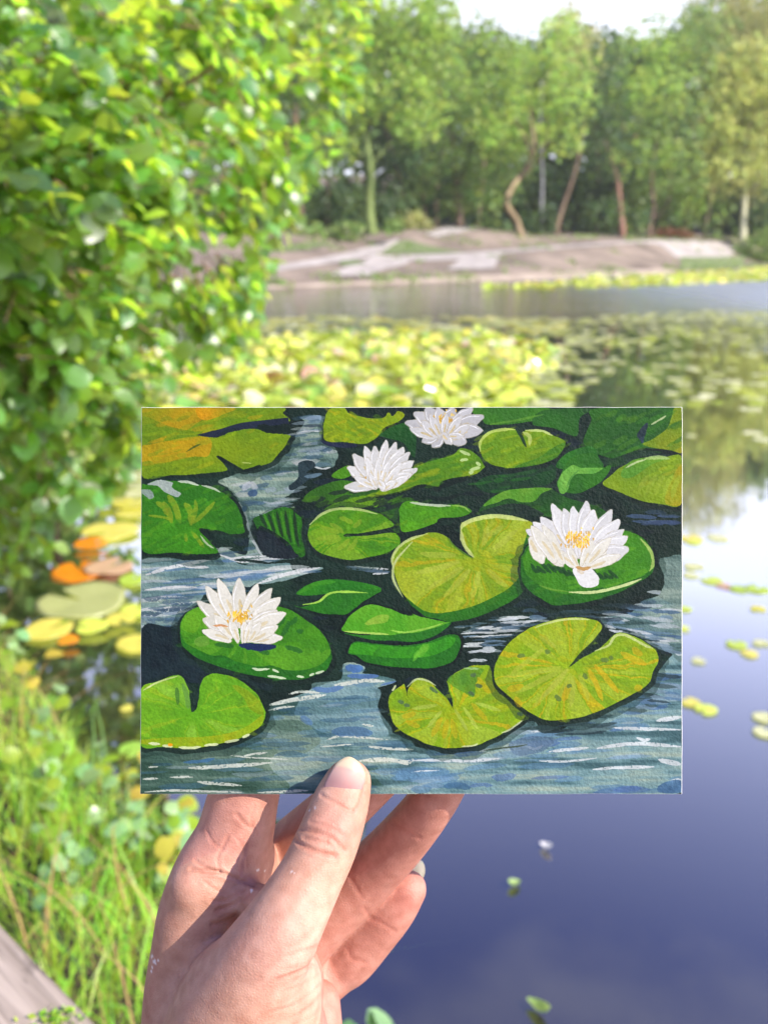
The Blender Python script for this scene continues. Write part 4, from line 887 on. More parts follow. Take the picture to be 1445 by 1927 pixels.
# ------------------------------------------------------------------ the painted card
CX0, CY0, CX1, CY1 = 266.0, 766.0, 1284.0, 1495.0
CS = 1.5
class Paint:
    def __init__(s):
        s.W = int((CX1 - CX0) * CS); s.H = int((CY1 - CY0) * CS); r = np.random.default_rng(31)
        s.n1 = value_noise((s.H, s.W), (9, 12), r, 5); s.n2 = value_noise((s.H, s.W), (30, 42), r, 4)
        s.st = value_noise((s.H, s.W), (70, 7), r, 4); s.st2 = value_noise((s.H, s.W), (34, 5), r, 3)
        s.gr = value_noise((s.H, s.W), (260, 360), r, 2)
        s.img = np.zeros((s.H, s.W, 3)); s.r = r; s.hgt = np.zeros((s.H, s.W))
    def xy(s, p): p = np.asarray(p, float); return np.stack([(p[:, 0] - CX0) * CS, (p[:, 1] - CY0) * CS], -1)
    def mask(s, pts, smooth=True, wob=1.0):
        q = s.xy(pts)
        if smooth: q = smooth_closed(q, 6)
        if wob:
            k = np.arange(len(q)); q = q + np.stack([np.sin(k * 0.9 + q[0, 0]) + s.r.normal(size=len(q)) * 0.4, np.cos(k * 0.7 + q[0, 1]) + s.r.normal(size=len(q)) * 0.4], -1) * wob * 0.7
        x0 = max(int(q[:, 0].min()) - 1, 0); x1 = min(int(q[:, 0].max()) + 2, s.W); y0 = max(int(q[:, 1].min()) - 1, 0); y1 = min(int(q[:, 1].max()) + 2, s.H)
        if x1 <= x0 or y1 <= y0: return None
        sl = (slice(y0, y1), slice(x0, x1))
        yy = np.arange(y0, y1)[:, None] + 0.5; m = np.zeros((y1 - y0, x1 - x0), bool); n = len(q)
        # scanline crossings
        for i in range(n):
            xa, ya = q[i]; xb, yb = q[(i + 1) % n]
            if ya == yb: continue
            lo, hi = (ya, yb) if ya < yb else (yb, ya)
            r0 = max(int(math.ceil(lo - 0.5)), y0); r1 = min(int(math.ceil(hi - 0.5)), y1)
            for rr in range(r0, r1):
                xc = xa + (xb - xa) * (rr + 0.5 - ya) / (yb - ya)
                m[rr - y0, max(0, min(x1 - x0, int(math.ceil(xc - 0.5)) - x0)):] ^= True
        return sl, m
    def put(s, sl, a, col, h=0.0):
        c = np.asarray(col, float); 
        s.img[sl] = s.img[sl] * (1 - a[..., None]) + c * a[..., None]
        if h: s.hgt[sl] = s.hgt[sl] * (1 - a) + a * h
    def poly(s, pts, col, col2=None, alpha=1.0, smooth=True, wob=1.0, field='n2', grad=None, h=0.3):
        r = s.mask(pts, smooth, wob)
        if r is None: return
        sl, m = r; f = getattr(s, field)[sl]; f = np.clip((f - 0.5) * 2.6 + 0.5, 0, 1)
        c1 = np.array(col, float); c2 = np.array(col2 if col2 is not None else [v * 0.82 for v in col], float)
        c = c1 * (1 - f[..., None]) + c2 * f[..., None]
        s.put(sl, m * alpha, c, h)
    def stroke(s, pts, w, col, alpha=0.9, dry=0.0, taper=(0.3, 0.3), h=0.5):
        p = smooth_open(pts, 6); n = len(p); t = np.linspace(0, 1, n)
        ww = w * np.minimum(1, np.minimum(taper[0] + (1 - taper[0]) * t * 5, taper[1] + (1 - taper[1]) * (1 - t) * 5))
        T = np.gradient(p, axis=0); T /= np.linalg.norm(T, axis=1)[:, None] + 1e-9; nn = np.stack([-T[:, 1], T[:, 0]], -1)
        j = 1 + s.r.normal(size=(n, 1)) * 0.12
        pl = np.vstack([p + nn * ww[:, None] * 0.5 * j, (p - nn * ww[:, None] * 0.5)[::-1]])
        r = s.mask(pl, False, 0.5)
        if r is None: return
        sl, m = r; a = m * alpha
        if dry: a = a * (s.gr[sl] > dry)
        c = np.asarray(col, float) * (0.93 + 0.14 * s.n2[sl][..., None]); s.put(sl, a, c, h)
    def radial(s, pts, centre, cols, freq=26, amt=0.8, seed=0, r0=0.08, r1=1.0):
        """dragged brush marks that fan out from the heart of a pad"""
        r = s.mask(pts, True, 0)
        if r is None: return
        sl, m = r; rr = np.random.default_rng(seed); cx, cy = s.xy([centre])[0]
        yy, xx = np.mgrid[sl[0], sl[1]]; dx = xx - cx; dy = (yy - cy) * 1.5; a = np.arctan2(dy, dx); d = np.hypot(dx, dy); dm = d.max() + 1e-6
        tab = rr.random(freq + 1); tab[-1] = tab[0]; u = (a + math.pi) / (2 * math.pi) * freq + s.n2[sl] * 1.2 + d / dm * 0.8; i = np.floor(u).astype(int) % freq; f = u - np.floor(u)
        v = tab[i] * (1 - f) + tab[(i + 1) % freq] * f
        lim = 0.35 + 0.5 * tab[(i * 7) % freq]
        for k, c in enumerate(cols):
            lo = 0.55 + 0.16 * k * 0.5 if k % 2 == 0 else None
            sel = (v > 0.62) if k == 0 else (v < 0.33) if k == 1 else ((v > 0.45) & (v < 0.53))
            aa = m * sel * amt * np.clip((d / dm - r0) * 8, 0, 1) * np.clip((lim * r1 + 0.25 - d / dm) * 6, 0, 1) * (0.55 + 0.6 * s.n2[sl])
            s.put(sl, np.clip(aa, 0, 1), np.array(c, float) * (0.92 + 0.16 * s.gr[sl][..., None]), 0.45)
    def water(s, pts, cols, seed, alpha=1.0, soft=True):
        r = s.mask(pts, True, 2.0)
        if r is None: return
        sl, m = r; f = np.clip((s.st[sl] * 0.6 + s.n1[sl] * 0.4 - 0.5) * 3.0 + 0.5, 0, 1); n = len(cols) - 1
        u = f * n; i = np.clip(u.astype(int), 0, n - 1); ff = (u - i)[..., None]; ff = ff * ff * (3 - 2 * ff); c = np.array(cols, float)
        cc = c[i] * (1 - ff) + c[i + 1] * ff; gy_ = cc.mean(-1, keepdims=True); cc = (gy_ + (cc - gy_) * 0.62 + np.array([-6, 4, -12])) * 0.95; s.put(sl, m * alpha, cc, 0.0)
    def dashes(s, pts, n, cols, seed, lw=(20, 70), th=(1.5, 4.5), slope=0.0, alpha=0.85, dry=0.0):
        rr = np.random.default_rng(seed); P = np.asarray(pts, float); k = 0; t = 0
        while k < n and t < n * 30:
            t += 1; x = rr.uniform(P[:, 0].min(), P[:, 0].max()); y = rr.uniform(P[:, 1].min(), P[:, 1].max())
            if not in_poly([x], [y], pts)[0]: continue
            L = rr.uniform(*lw); w = rr.uniform(*th); c = cols[rr.integers(0, len(cols))]
            s.stroke([(x - L / 2, y - L / 2 * slope + rr.normal() * 1.2), (x, y + rr.normal() * 1.5), (x + L / 2, y + L / 2 * slope + rr.normal() * 1.2)], w, c, alpha, dry, (0.15, 0.15)); k += 1
P_ = Paint()
def V1(*p): return [(250 + x / 2.7264, 750 + y / 2.7264) for x, y in p]
def V2(*p): return [(760 + x / 2.6759, 750 + y / 2.6759) for x, y in p]
def V3(*p): return [(250 + x / 2.7264, 1110 + y / 2.7264) for x, y in p]
def V4(*p): return [(760 + x / 2.6759, 1110 + y / 2.6759) for x, y in p]
def grow(pts, k, dx=0, dy=0):
    p = np.asarray(pts, float); c = p.mean(0); d = p - c; L = np.linalg.norm(d, axis=1)[:, None] + 1e-6
    return [tuple(v) for v in (p + d / L * k + np.array([dx, dy]))]
DK = (16, 33, 29); NAVY = (30, 38, 62); WH = (228, 226, 212); CREAM = (190, 200, 135)
P_.poly([(250, 750), (1300, 750), (1300, 1510), (250, 1510)], DK, (26, 48, 38), smooth=False, wob=0, field='n1', h=0.1)
P_.dashes([(266, 766), (1284, 766), (1284, 1300), (266, 1300)], 160, [(36, 62, 48), (18, 30, 36), (44, 66, 52), (28, 40, 56)], 2, (30, 90), (6, 18), 0.0, 0.5)
# water
G1 = [(62, 84, 100), (96, 118, 130), (128, 146, 152), (160, 168, 166)]
w1 = V1((870, 90), (990, 95), (970, 150), (990, 215), (1050, 270), (1045, 320), (1015, 355), (930, 350), (900, 330), (870, 400), (830, 470), (780, 510), (850, 520), (740, 550), (820, 556), (700, 592), (650, 600), (618, 640), (592, 700), (640, 760), (680, 812), (830, 820), (680, 842), (640, 850), (560, 842), (440, 805), (458, 762), (580, 800), (593, 690), (575, 600), (545, 530), (490, 460), (440, 425), (520, 390), (600, 370), (700, 330), (800, 270), (840, 180), (880, 130))
P_.water(w1, G1, 1)
P_.dashes(w1, 60, [(150, 162, 166), (84, 108, 122), (176, 180, 176), (58, 82, 100)], 4, (18, 60), (3, 10), -0.12, 0.55)
P_.stroke(V1((930, 350), (975, 360), (1015, 352)), 3.5, (190, 195, 190)); P_.stroke(V1((660, 600), (720, 575), (830, 556)), 4, (176, 184, 182)); P_.stroke(V1((545, 530), (578, 600), (600, 690), (640, 770), (675, 820)), 5, (178, 184, 180), 0.8)
P_.stroke(V1((560, 470), (600, 440), (640, 460)), 12, (172, 176, 178), 0.7); P_.stroke(V1((590, 490), (640, 480)), 12, (60, 84, 108), 0.9); P_.stroke(V1((560, 560), (585, 570)), 10, (58, 86, 110), 0.9)
P_.stroke(V1((880, 105), (950, 95), (970, 110)), 8, (128, 146, 158), 0.8); P_.stroke(V1((870, 140), (960, 140), (975, 170)), 6, (62, 76, 84), 0.8); P_.stroke(V1((860, 168), (920, 166), (975, 168)), 2.5, (196, 200, 196), 0.8)
P_.poly(V1((850, 330), (920, 320), (935, 350), (890, 380), (960, 385), (900, 420), (820, 470), (800, 450), (850, 400)), (44, 62, 66), (30, 46, 50))
w2 = V1((45, 830), (300, 835), (440, 812), (560, 850), (650, 852), (800, 842), (820, 880), (960, 868), (965, 876), (850, 912), (720, 947), (640, 950), (600, 965), (560, 970), (470, 1000), (390, 965), (350, 1040), (300, 1075), (220, 1150), (120, 1200), (45, 1190))
G2 = [(66, 92, 116), (104, 132, 156), (132, 152, 168), (166, 176, 180)]
P_.water(w2, G2, 2)
P_.dashes(w2, 46, [(186, 192, 192), (96, 124, 150), (70, 96, 120), (206, 208, 204)], 5, (30, 110), (3, 9), -0.08, 0.6)
for pts, w in (([(65, 905), (180, 870), (300, 845), (420, 822)], 7), ([(270, 862), (390, 866)], 6), ([(640, 950), (740, 915), (850, 885), (960, 868)], 7), ([(50, 985), (200, 968), (330, 968)], 5), ([(440, 800), (560, 835), (690, 820), (830, 815)], 5), ([(500, 820), (600, 812), (700, 808)], 4), ([(1110, 862), (1200, 868), (1310, 875)], 4), ([(1230, 900), (1310, 895)], 4), ([(50, 1030), (160, 1018), (280, 1020)], 4)):
    P_.stroke(V1(*pts), w, (204, 206, 202), 0.9, 0.25)
P_.stroke(V1((520, 828), (600, 832), (700, 845)), 5, DK, 0.9); P_.stroke(V1((1090, 862), (1200, 880), (1320, 890)), 7, (92, 110, 124), 0.8, 0.3)
P_.dashes(V3((50, 30), (300, 40), (230, 150), (160, 250), (60, 260)), 26, [(70, 92, 108), (96, 116, 130), (120, 134, 138), (52, 70, 84)], 7, (24, 70), (4, 10), -0.05, 0.55, 0.3)
P_.poly(V3((45, 200), (170, 190), (240, 230), (250, 290), (330, 380), (420, 440), (700, 470), (690, 520), (560, 480), (330, 480), (120, 470), (45, 520)), (20, 34, 40), (30, 46, 50))
w3 = V3((45, 1045), (45, 815), (300, 815), (500, 795), (620, 750), (690, 650), (720, 590), (900, 520), (930, 475), (1060, 465), (1080, 385), (1150, 375), (1190, 405), (1180, 430), (1270, 440), (1350, 470), (1250, 512), (1262, 620), (1310, 720), (1440, 792), (1440, 1050))
w3b = V4((-30, 1010), (-30, 790), (100, 800), (220, 805), (340, 800), (480, 755), (590, 690), (650, 660), (740, 725), (900, 645), (1150, 545), (1240, 465), (1290, 400), (1400, 360), (1410, 1020))
G3 = [(58, 90, 104), (84, 118, 140), (118, 146, 166), (138, 162, 178), (168, 178, 178)]
P_.water(w3, G3, 3); P_.water(w3b, [(72, 104, 134), (104, 138, 166), (130, 160, 184), (150, 172, 186), (172, 182, 184)], 4)
P_.water(V3((45, 1045), (45, 815), (330, 830), (560, 800), (660, 740), (760, 800), (700, 900), (800, 1000), (700, 1050)), [(52, 78, 78), (70, 98, 98), (96, 120, 118), (120, 138, 132)], 5, 0.85)
P_.water(V3((960, 490), (1250, 500), (1260, 620), (1330, 740), (1100, 760), (900, 700), (830, 620)), [(110, 142, 172), (126, 156, 186), (140, 166, 192)], 6, 0.8)
P_.water(V3((700, 680), (830, 640), (960, 760), (900, 830), (760, 850), (660, 800)), [(120, 138, 132), (150, 160, 148), (104, 124, 122)], 6, 0.6)
P_.dashes(w3, 70, [(70, 104, 122), (96, 128, 146), (150, 164, 166), (60, 92, 112)], 8, (30, 100), (4, 11), -0.03, 0.45)
P_.dashes(w3b, 60, [(84, 118, 146), (120, 150, 172), (164, 178, 184), (96, 130, 156), (78, 104, 150)], 9, (30, 110), (5, 14), -0.06, 0.5)
CW = (206, 210, 196)
for pts, w in (([(690, 620), (760, 605), (830, 598)], 4), ([(700, 590), (850, 560), (990, 540)], 8), ([(800, 535), (870, 522), (960, 530)], 5), ([(1030, 490), (1100, 480), (1200, 465), (1290, 470)], 7), ([(995, 770), (1060, 752), (1180, 758), (1310, 770)], 4), ([(960, 805), (1040, 800), (1130, 792)], 3), ([(1210, 805), (1310, 815), (1440, 820)], 5),
    ([(560, 855), (640, 840), (690, 835)], 4), ([(285, 915), (400, 910), (560, 900), (715, 888)], 7), ([(330, 985), (430, 995), (560, 1005)], 6), ([(190, 962), (310, 960)], 4), ([(50, 972), (130, 968)], 4), ([(60, 1038), (200, 1030), (420, 1036), (560, 1040)], 4), ([(640, 1042), (800, 1035), (900, 1030)], 5), ([(1160, 880), (1280, 870), (1400, 885), (1440, 870)], 8), ([(1175, 690), (1235, 700)], 4), ([(80, 910), (130, 908)], 3), ([(500, 850), (620, 862), (800, 870)], 3)):
    P_.stroke(V3(*pts), w, CW, 0.9, 0.28)
for pts, w in (([(20, 860), (200, 858), (330, 862), (480, 850)], 6), ([(730, 815), (830, 805), (930, 796)], 6), ([(680, 862), (800, 865), (970, 848)], 4), ([(950, 905), (1100, 895), (1260, 892)], 6), ([(1050, 695), (1200, 700), (1395, 705)], 6), ([(970, 800), (1150, 775), (1395, 790)], 7), ([(1170, 745), (1210, 758), (1240, 752)], 6), ([(1270, 660), (1395, 640)], 8), ([(620, 790), (660, 802), (700, 785)], 5), ([(640, 715), (700, 712), (760, 700)], 3), ([(1280, 855), (1395, 880)], 9), ([(1340, 965), (1395, 955)], 6), ([(380, 815), (440, 800)], 4), ([(30, 920), (180, 910)], 4)):
    P_.stroke(V4(*pts), w, (210, 215, 212), 0.9, 0.25)
P_.water(V4((530, 770), (640, 740), (760, 745), (720, 800), (640, 830), (560, 830)), [(84, 104, 166), (104, 124, 178)], 3, 0.7)
P_.stroke(V4((400, 810), (470, 800), (560, 790), (620, 780)), 3, (70, 84, 66), 0.9)
P_.dashes(V4((650, 690), (900, 660), (1000, 620), (980, 720), (760, 735)), 20, [(58, 78, 78), (40, 58, 62), (84, 104, 104)], 12, (30, 80), (4, 9), -0.05, 0.7)
P_.stroke(V3((1090, 395), (1140, 405), (1180, 400)), 14, (84, 118, 160), 0.9); P_.stroke(V3((1100, 440), (1180, 445), (1260, 442)), 9, (90, 120, 158), 0.9); P_.stroke(V3((920, 505), (1000, 515), (1080, 498)), 10, (96, 124, 156), 0.9); P_.stroke(V3((1270, 490), (1350, 470)), 4, (96, 124, 156), 0.9)
P_.stroke(V3((260, 885), (350, 880), (420, 865)), 6, (74, 112, 140), 0.85); P_.stroke(V3((1020, 730), (1120, 725), (1230, 735)), 18, (78, 110, 140), 0.7); P_.stroke(V3((860, 650), (920, 690)), 12, (96, 128, 164), 0.6)
P_.poly(V4((-30, 920), (80, 915), (220, 910), (200, 935), (60, 945), (-30, 960)), (96, 132, 156), (112, 146, 168), 0.8); P_.stroke(V4((200, 990), (270, 985), (335, 1000)), 12, (70, 104, 130), 0.7); P_.poly(V4((1280, 990), (1340, 960), (1400, 965), (1400, 1020), (1290, 1020)), (70, 100, 128), (90, 122, 148), 0.9)
# right hand water between the pads
w5 = V4((1120, 120), (1200, 60), (1290, 20), (1310, -20), (1400, -30), (1400, 350), (1330, 300), (1280, 280), (1250, 230), (1060, 192), (1000, 170), (900, 150))
P_.water(w5, [(60, 84, 106), (100, 126, 148), (134, 152, 164), (156, 166, 170)], 7)
P_.dashes(w5, 26, [(200, 206, 204), (70, 96, 122), (110, 134, 152), (178, 186, 186)], 14, (24, 70), (3, 9), 0.08, 0.7)
P_.water(V2((1285, 815), (1330, 800), (1400, 800), (1400, 1020), (1285, 1000), (1312, 930)), [(90, 110, 124), (120, 138, 148), (150, 160, 164)], 8)
P_.dashes(V4((250, 140), (900, 120), (1000, 180), (560, 200), (500, 260), (430, 340), (370, 375), (290, 330), (240, 250)), 60, [(196, 202, 200), (96, 118, 132), (60, 78, 86), (210, 214, 210), (120, 140, 150)], 15, (22, 74), (2.5, 6), -0.05, 0.85)
P_.dashes(V4((960, 160), (1250, 220), (1390, 330), (1200, 250), (1040, 200)), 26, [(190, 196, 196), (50, 68, 76), (120, 140, 150)], 16, (20, 56), (3, 6), 0.2, 0.8)
P_.dashes(V4((1240, 480), (1390, 390), (1390, 560), (1200, 600), (1050, 640)), 26, [(90, 118, 142), (40, 58, 62), (130, 150, 160), (60, 80, 80)], 17, (24, 70), (4, 10), 0.1, 0.7)
P_.dashes(V2((1150, 560), (1395, 570), (1395, 660), (1230, 640)), 10, [(70, 88, 112), (92, 110, 128), (58, 74, 96)], 18, (30, 70), (5, 9), 0.03, 0.8)
P_.dashes(V4((570, 90), (1100, 70), (1290, 60), (1100, 150), (760, 140)), 16, [(70, 90, 104), (48, 64, 72)], 19, (26, 80), (4, 8), 0.0, 0.6)
# ---- pads
def pad(pts, c1, c2, centre=None, cols=None, dark=7, seed=1, freq=26, amt=0.6, field='n2', dx=2, dy=4):
    if dark:
        P_.poly(grow(pts, dark * 2.4, dx, dy * 1.6), (22, 42, 36), (40, 62, 52), 0.38, wob=5, field='n1'); P_.poly(grow(pts, dark * 0.9, dx, dy), (14, 31, 27), (26, 44, 34), 0.8, wob=2.5)
    P_.poly(pts, c1, c2, field=field)
    ar = abs(sum(pts[i - 1][0] * pts[i][1] - pts[i][0] * pts[i - 1][1] for i in range(len(pts)))) / 2
    P_.dashes(pts, int(ar / 420) + 6, [tuple(min(255, v * 1.14 + 6) for v in c1), tuple(v * 0.84 for v in c2), (c1[0] * 1.15 + 14, c1[1] * 1.04, c1[2]), tuple(v * 0.92 for v in c1)], seed + 500, (12, 34), (3.5, 9), -0.35 if seed % 2 else 0.3, 0.32)
    if centre is not None: P_.radial(pts, centre, cols, freq, amt, seed)
YG = (132, 152, 22); YG2 = (112, 140, 22); OR = (196, 146, 22)
p1 = V1((40, 40), (720, 40), (770, 75), (803, 105), (790, 120), (640, 130), (540, 145), (430, 180), (345, 190), (430, 200), (470, 175), (560, 155), (650, 160), (720, 180), (803, 186), (800, 210), (760, 270), (700, 330), (600, 355), (560, 360), (480, 312), (430, 295), (470, 340), (475, 370), (350, 385), (200, 393), (40, 386))
pad(p1, (120, 140, 20), (96, 128, 22), field='n1')
P_.poly(V1((50, 45), (340, 45), (430, 60), (350, 110), (260, 165), (120, 130), (50, 120)), (176, 140, 22), (140, 138, 20), 0.75, field='n1'); P_.poly(V1((330, 45), (520, 45), (470, 80), (360, 110)), (196, 146, 20), (160, 140, 20), 0.8, field='n1')
P_.poly(V1((50, 240), (200, 210), (340, 195), (400, 210), (390, 290), (300, 300), (150, 330), (50, 340)), (180, 142, 20), (136, 134, 20), 0.75, field='n1'); P_.poly(V1((50, 190), (180, 185), (330, 190), (180, 215), (50, 240)), (84, 116, 26), (104, 126, 26), 0.7); P_.poly(V1((50, 90), (180, 140), (330, 175), (180, 180), (50, 170)), (110, 132, 26), (90, 120, 26), 0.7)
P_.dashes(V1((60, 60), (700, 60), (740, 110), (420, 160), (330, 300), (60, 370)), 60, [(150, 148, 24), (96, 124, 24), (186, 146, 24), (124, 146, 30)], 21, (16, 44), (4, 10), -0.25, 0.35)
P_.stroke(V1((335, 186), (430, 178), (540, 145), (660, 128), (800, 112)), 12, (34, 44, 58), 1, 0, (0.15, 0.9)); P_.stroke(V1((640, 140), (720, 160), (810, 150)), 14, DK, 1); P_.stroke(V1((440, 195), (480, 168), (560, 152)), 6, (26, 40, 44)); P_.stroke(V1((270, 275), (320, 245), (350, 232)), 3, (60, 84, 36), 0.8); P_.stroke(V1((560, 328), (610, 332)), 2.5, (170, 185, 110)); P_.stroke(V1((560, 372), (610, 362), (655, 342)), 6, DK)
p2 = V1((1010, 52), (1080, 45), (1110, 75), (1180, 95), (1280, 100), (1310, 70), (1330, 90), (1360, 65), (1395, 82), (1370, 112), (1290, 150), (1260, 190), (1200, 230), (1100, 225), (990, 215), (978, 160), (985, 105))
pad(p2, (138, 152, 22), (112, 140, 22), field='n1', dark=5); P_.dashes(p2, 26, [(160, 150, 24), (110, 140, 28), (86, 120, 28)], 22, (14, 30), (4, 9), 0.5, 0.45)
P_.poly(V1((960, 212), (1020, 225), (1130, 228), (1140, 250), (1010, 245)), (36, 44, 66), (28, 38, 52))
p3 = V1((40, 470), (75, 440), (130, 418), (240, 425), (340, 440), (440, 470), (510, 520), (550, 580), (565, 640), (570, 690), (500, 692), (430, 676), (345, 665), (352, 690), (400, 740), (435, 792), (330, 797), (200, 790), (40, 768))
pad(p3, (62, 122, 24), (48, 104, 26), field='n1', amt=0.5)
for pts, w in (([(180, 495), (215, 550), (245, 640)], 12), ([(265, 535), (295, 580), (300, 650)], 12), ([(155, 530), (185, 580), (200, 640)], 11), ([(320, 520), (322, 580), (300, 640)], 8), ([(420, 530), (370, 585), (310, 640)], 8), ([(80, 600), (150, 608), (200, 620)], 5), ([(120, 530), (160, 560), (180, 600)], 10), ([(300, 680), (340, 730), (365, 765)], 7), ([(270, 690), (275, 735)], 6)):
    P_.stroke(V1(*pts), w, (128, 146, 40), 0.75)
P_.dashes(p3, 34, [(78, 136, 30), (52, 106, 26), (92, 142, 34)], 23, (14, 34), (5, 10), -0.4, 0.4)
P_.poly(V1((75, 440), (130, 418), (205, 430), (200, 455), (245, 485), (225, 505), (165, 480), (130, 450)), (178, 184, 182), (150, 160, 156), 0.9); P_.poly(V1((45, 465), (90, 470), (110, 500), (90, 515), (50, 490)), (168, 176, 172), (140, 150, 150), 0.85)
P_.stroke(V1((230, 425), (280, 428), (338, 445)), 5, (186, 194, 176)); P_.stroke(V1((352, 445), (410, 460), (450, 482)), 4, (180, 190, 170)); P_.stroke(V1((345, 700), (380, 745), (415, 768)), 3.5, (176, 190, 160))
p4 = V1((620, 612), (680, 590), (740, 562), (800, 560), (850, 600), (868, 625), (866, 700), (885, 800), (845, 805), (800, 740), (730, 690), (660, 652), (640, 668), (625, 640))
pad(p4, (46, 104, 26), (36, 84, 28), dark=4)
for k in range(9): P_.stroke(V1((650 + 22 * k, 592 - 3 * k), (668 + 21 * k, 625 + 6 * k), (690 + 20 * k, 665 + 12 * k)), 4.5 if k % 2 else 6, (70, 128, 34) if k % 2 else (24, 48, 30), 0.8)
P_.poly(V1((640, 680), (720, 700), (800, 770), (850, 815), (700, 815), (650, 760)), (26, 36, 42), (34, 46, 50))
# dim pads behind the middle flower
for pts, c, c2 in ((V1((1020, 400), (1060, 360), (1110, 345), (1140, 380), (1080, 410)), (80, 132, 24), (60, 110, 24)), (V1((880, 500), (960, 450), (1060, 420), (1180, 440), (1250, 500), (1100, 520), (980, 530), (900, 530)), (58, 104, 26), (36, 70, 30)), (V1((980, 570), (1060, 530), (1180, 495), (1260, 500), (1330, 540), (1230, 560), (1100, 560)), (96, 134, 26), (62, 108, 28)), (V1((1290, 540), (1370, 510), (1445, 520), (1445, 600), (1370, 690), (1300, 640)), (56, 96, 26), (36, 70, 28)), (V1((1260, 190), (1340, 140), (1445, 130), (1445, 300), (1390, 230), (1300, 200)), (38, 92, 32), (28, 70, 34))):
    P_.poly(pts, c, c2, field='n1')
P_.dashes(V1((860, 490), (1260, 440), (1400, 560), (1300, 640), (960, 560)), 30, [(30, 50, 34), (70, 112, 30), (40, 78, 32), (26, 40, 40)], 24, (20, 60), (5, 11), -0.3, 0.7)
P_.stroke(V1((880, 400), (920, 398), (970, 385)), 7, (110, 132, 142), 0.8); P_.stroke(V1((670, 530), (720, 538), (780, 530)), 4, (160, 170, 172), 0.7)
p5 = V1((898, 700), (915, 640), (970, 590), (1050, 563), (1150, 563), (1260, 588), (1310, 620), (1335, 655), (1200, 685), (1095, 695), (1095, 708), (1200, 703), (1340, 690), (1372, 740), (1320, 782), (1200, 817), (1100, 827), (1000, 805), (930, 770))
pad(p5, (92, 142, 22), (70, 122, 24), (1100, 0) if False else V1((1090, 700))[0], [(152, 172, 60), (62, 112, 26), (140, 160, 40)], seed=5, freq=17, amt=0.5)
P_.stroke(V1((905, 650), (970, 592), (1050, 566), (1150, 568), (1255, 592)), 5, (176, 190, 130), 0.85)
for a in ((1010, 640, 1080, 690), (1060, 610, 1130, 640), (960, 660, 1060, 690), (940, 720, 1060, 705), (980, 745, 1070, 715), (1050, 775, 1110, 720), (1100, 780, 1150, 720), (1170, 620, 1130, 660)): P_.stroke(V1((a[0], a[1]), ((a[0] + a[2]) / 2 + 6, (a[1] + a[3]) / 2), (a[2], a[3])), 9, (140, 164, 56), 0.6)
p6 = V1((1380, 560), (1445, 530), (1445, 680), (1400, 685), (1395, 620))
# ---- right half, back row
P_.poly(V2((350, 45), (720, 45), (700, 80), (660, 110), (560, 125), (430, 132), (390, 100)), (74, 126, 34), (54, 104, 34), field='n1'); P_.poly(V2((700, 60), (960, 50), (885, 95), (870, 190), (760, 150), (650, 130)), (48, 100, 32), (34, 78, 34), field='n1')
P_.stroke(V2((430, 130), (560, 110), (700, 80)), 4, (110, 150, 60), 0.5)
p10 = V2((965, 50), (1400, 50), (1400, 268), (1300, 260), (1190, 250), (1080, 300), (970, 280), (915, 240), (905, 200), (945, 110))
pad(p10, (50, 102, 28), (38, 84, 32), field='n1', dark=5)
P_.poly(V2((1200, 230), (1260, 200), (1330, 140), (1360, 50), (1400, 50), (1400, 268), (1300, 255)), (160, 150, 22), (118, 138, 24), 0.9, field='n1'); P_.dashes(p10, 26, [(64, 118, 32), (40, 88, 30), (80, 120, 30)], 26, (20, 44), (6, 12), -0.5, 0.4)
P_.poly(V2((1190, 215), (1175, 175), (1225, 120), (1222, 160), (1212, 190), (1205, 222)), (34, 52, 58), (58, 76, 88)); P_.stroke(V2((1245, 130), (1285, 108), (1320, 86)), 3.5, (180, 192, 150))
P_.stroke(V2((1185, 265), (1290, 265), (1395, 282)), 9, DK, 1)
P_.poly(V2((1050, 300), (1180, 260), (1300, 270), (1180, 300), (1050, 345), (960, 300)), (36, 74, 34), (24, 46, 38))
p11 = V2((1000, 430), (1040, 388), (1100, 340), (1200, 300), (1320, 293), (1400, 300), (1400, 526), (1300, 532), (1200, 515), (1080, 470))
pad(p11, (128, 148, 28), (108, 138, 30), field='n1')
P_.poly(V2((1090, 380), (1150, 310), (1250, 295), (1340, 300), (1250, 330), (1140, 400)), (84, 136, 50), (98, 142, 46), 0.8); P_.poly(V2((1320, 470), (1360, 380), (1400, 340), (1400, 526), (1320, 530)), (168, 150, 24), (140, 144, 26), 0.7)
for k in range(5): P_.stroke(V2((1180 + 42 * k, 470 + 8 * k), (1200 + 42 * k, 430), (1230 + 42 * k, 385)), 10, (144, 164, 64), 0.55)
P_.stroke(V2((1115, 350), (1160, 325), (1220, 305)), 3.5, (184, 198, 150)); P_.stroke(V2((1210, 302), (1280, 296), (1338, 302)), 7, (160, 182, 120), 0.8)
p12 = V2((360, 430), (420, 390), (560, 375), (740, 330), (762, 400), (700, 440), (560, 452), (450, 476), (400, 465)); P_.poly(p12, (34, 84, 36), (24, 52, 36), field='n1'); P_.dashes(p12, 12, [(30, 56, 38), (44, 96, 38)], 27, (20, 50), (5, 9), -0.1, 0.6)
p8 = V2((380, 238), (393, 195), (440, 165), (520, 150), (560, 155), (590, 200), (614, 242), (604, 165), (680, 160), (750, 185), (812, 215), (800, 252), (760, 300), (680, 330), (560, 349), (450, 335), (400, 300))
pad(p8, (122, 146, 22), (94, 132, 26), field='n1', dark=5)
P_.poly(V2((560, 349), (680, 330), (770, 295), (812, 225), (760, 240), (690, 290), (600, 325)), (70, 118, 30), (56, 104, 30), 0.85); P_.dashes(p8, 20, [(140, 158, 34), (100, 134, 28)], 28, (20, 44), (4, 8), -0.3, 0.4)
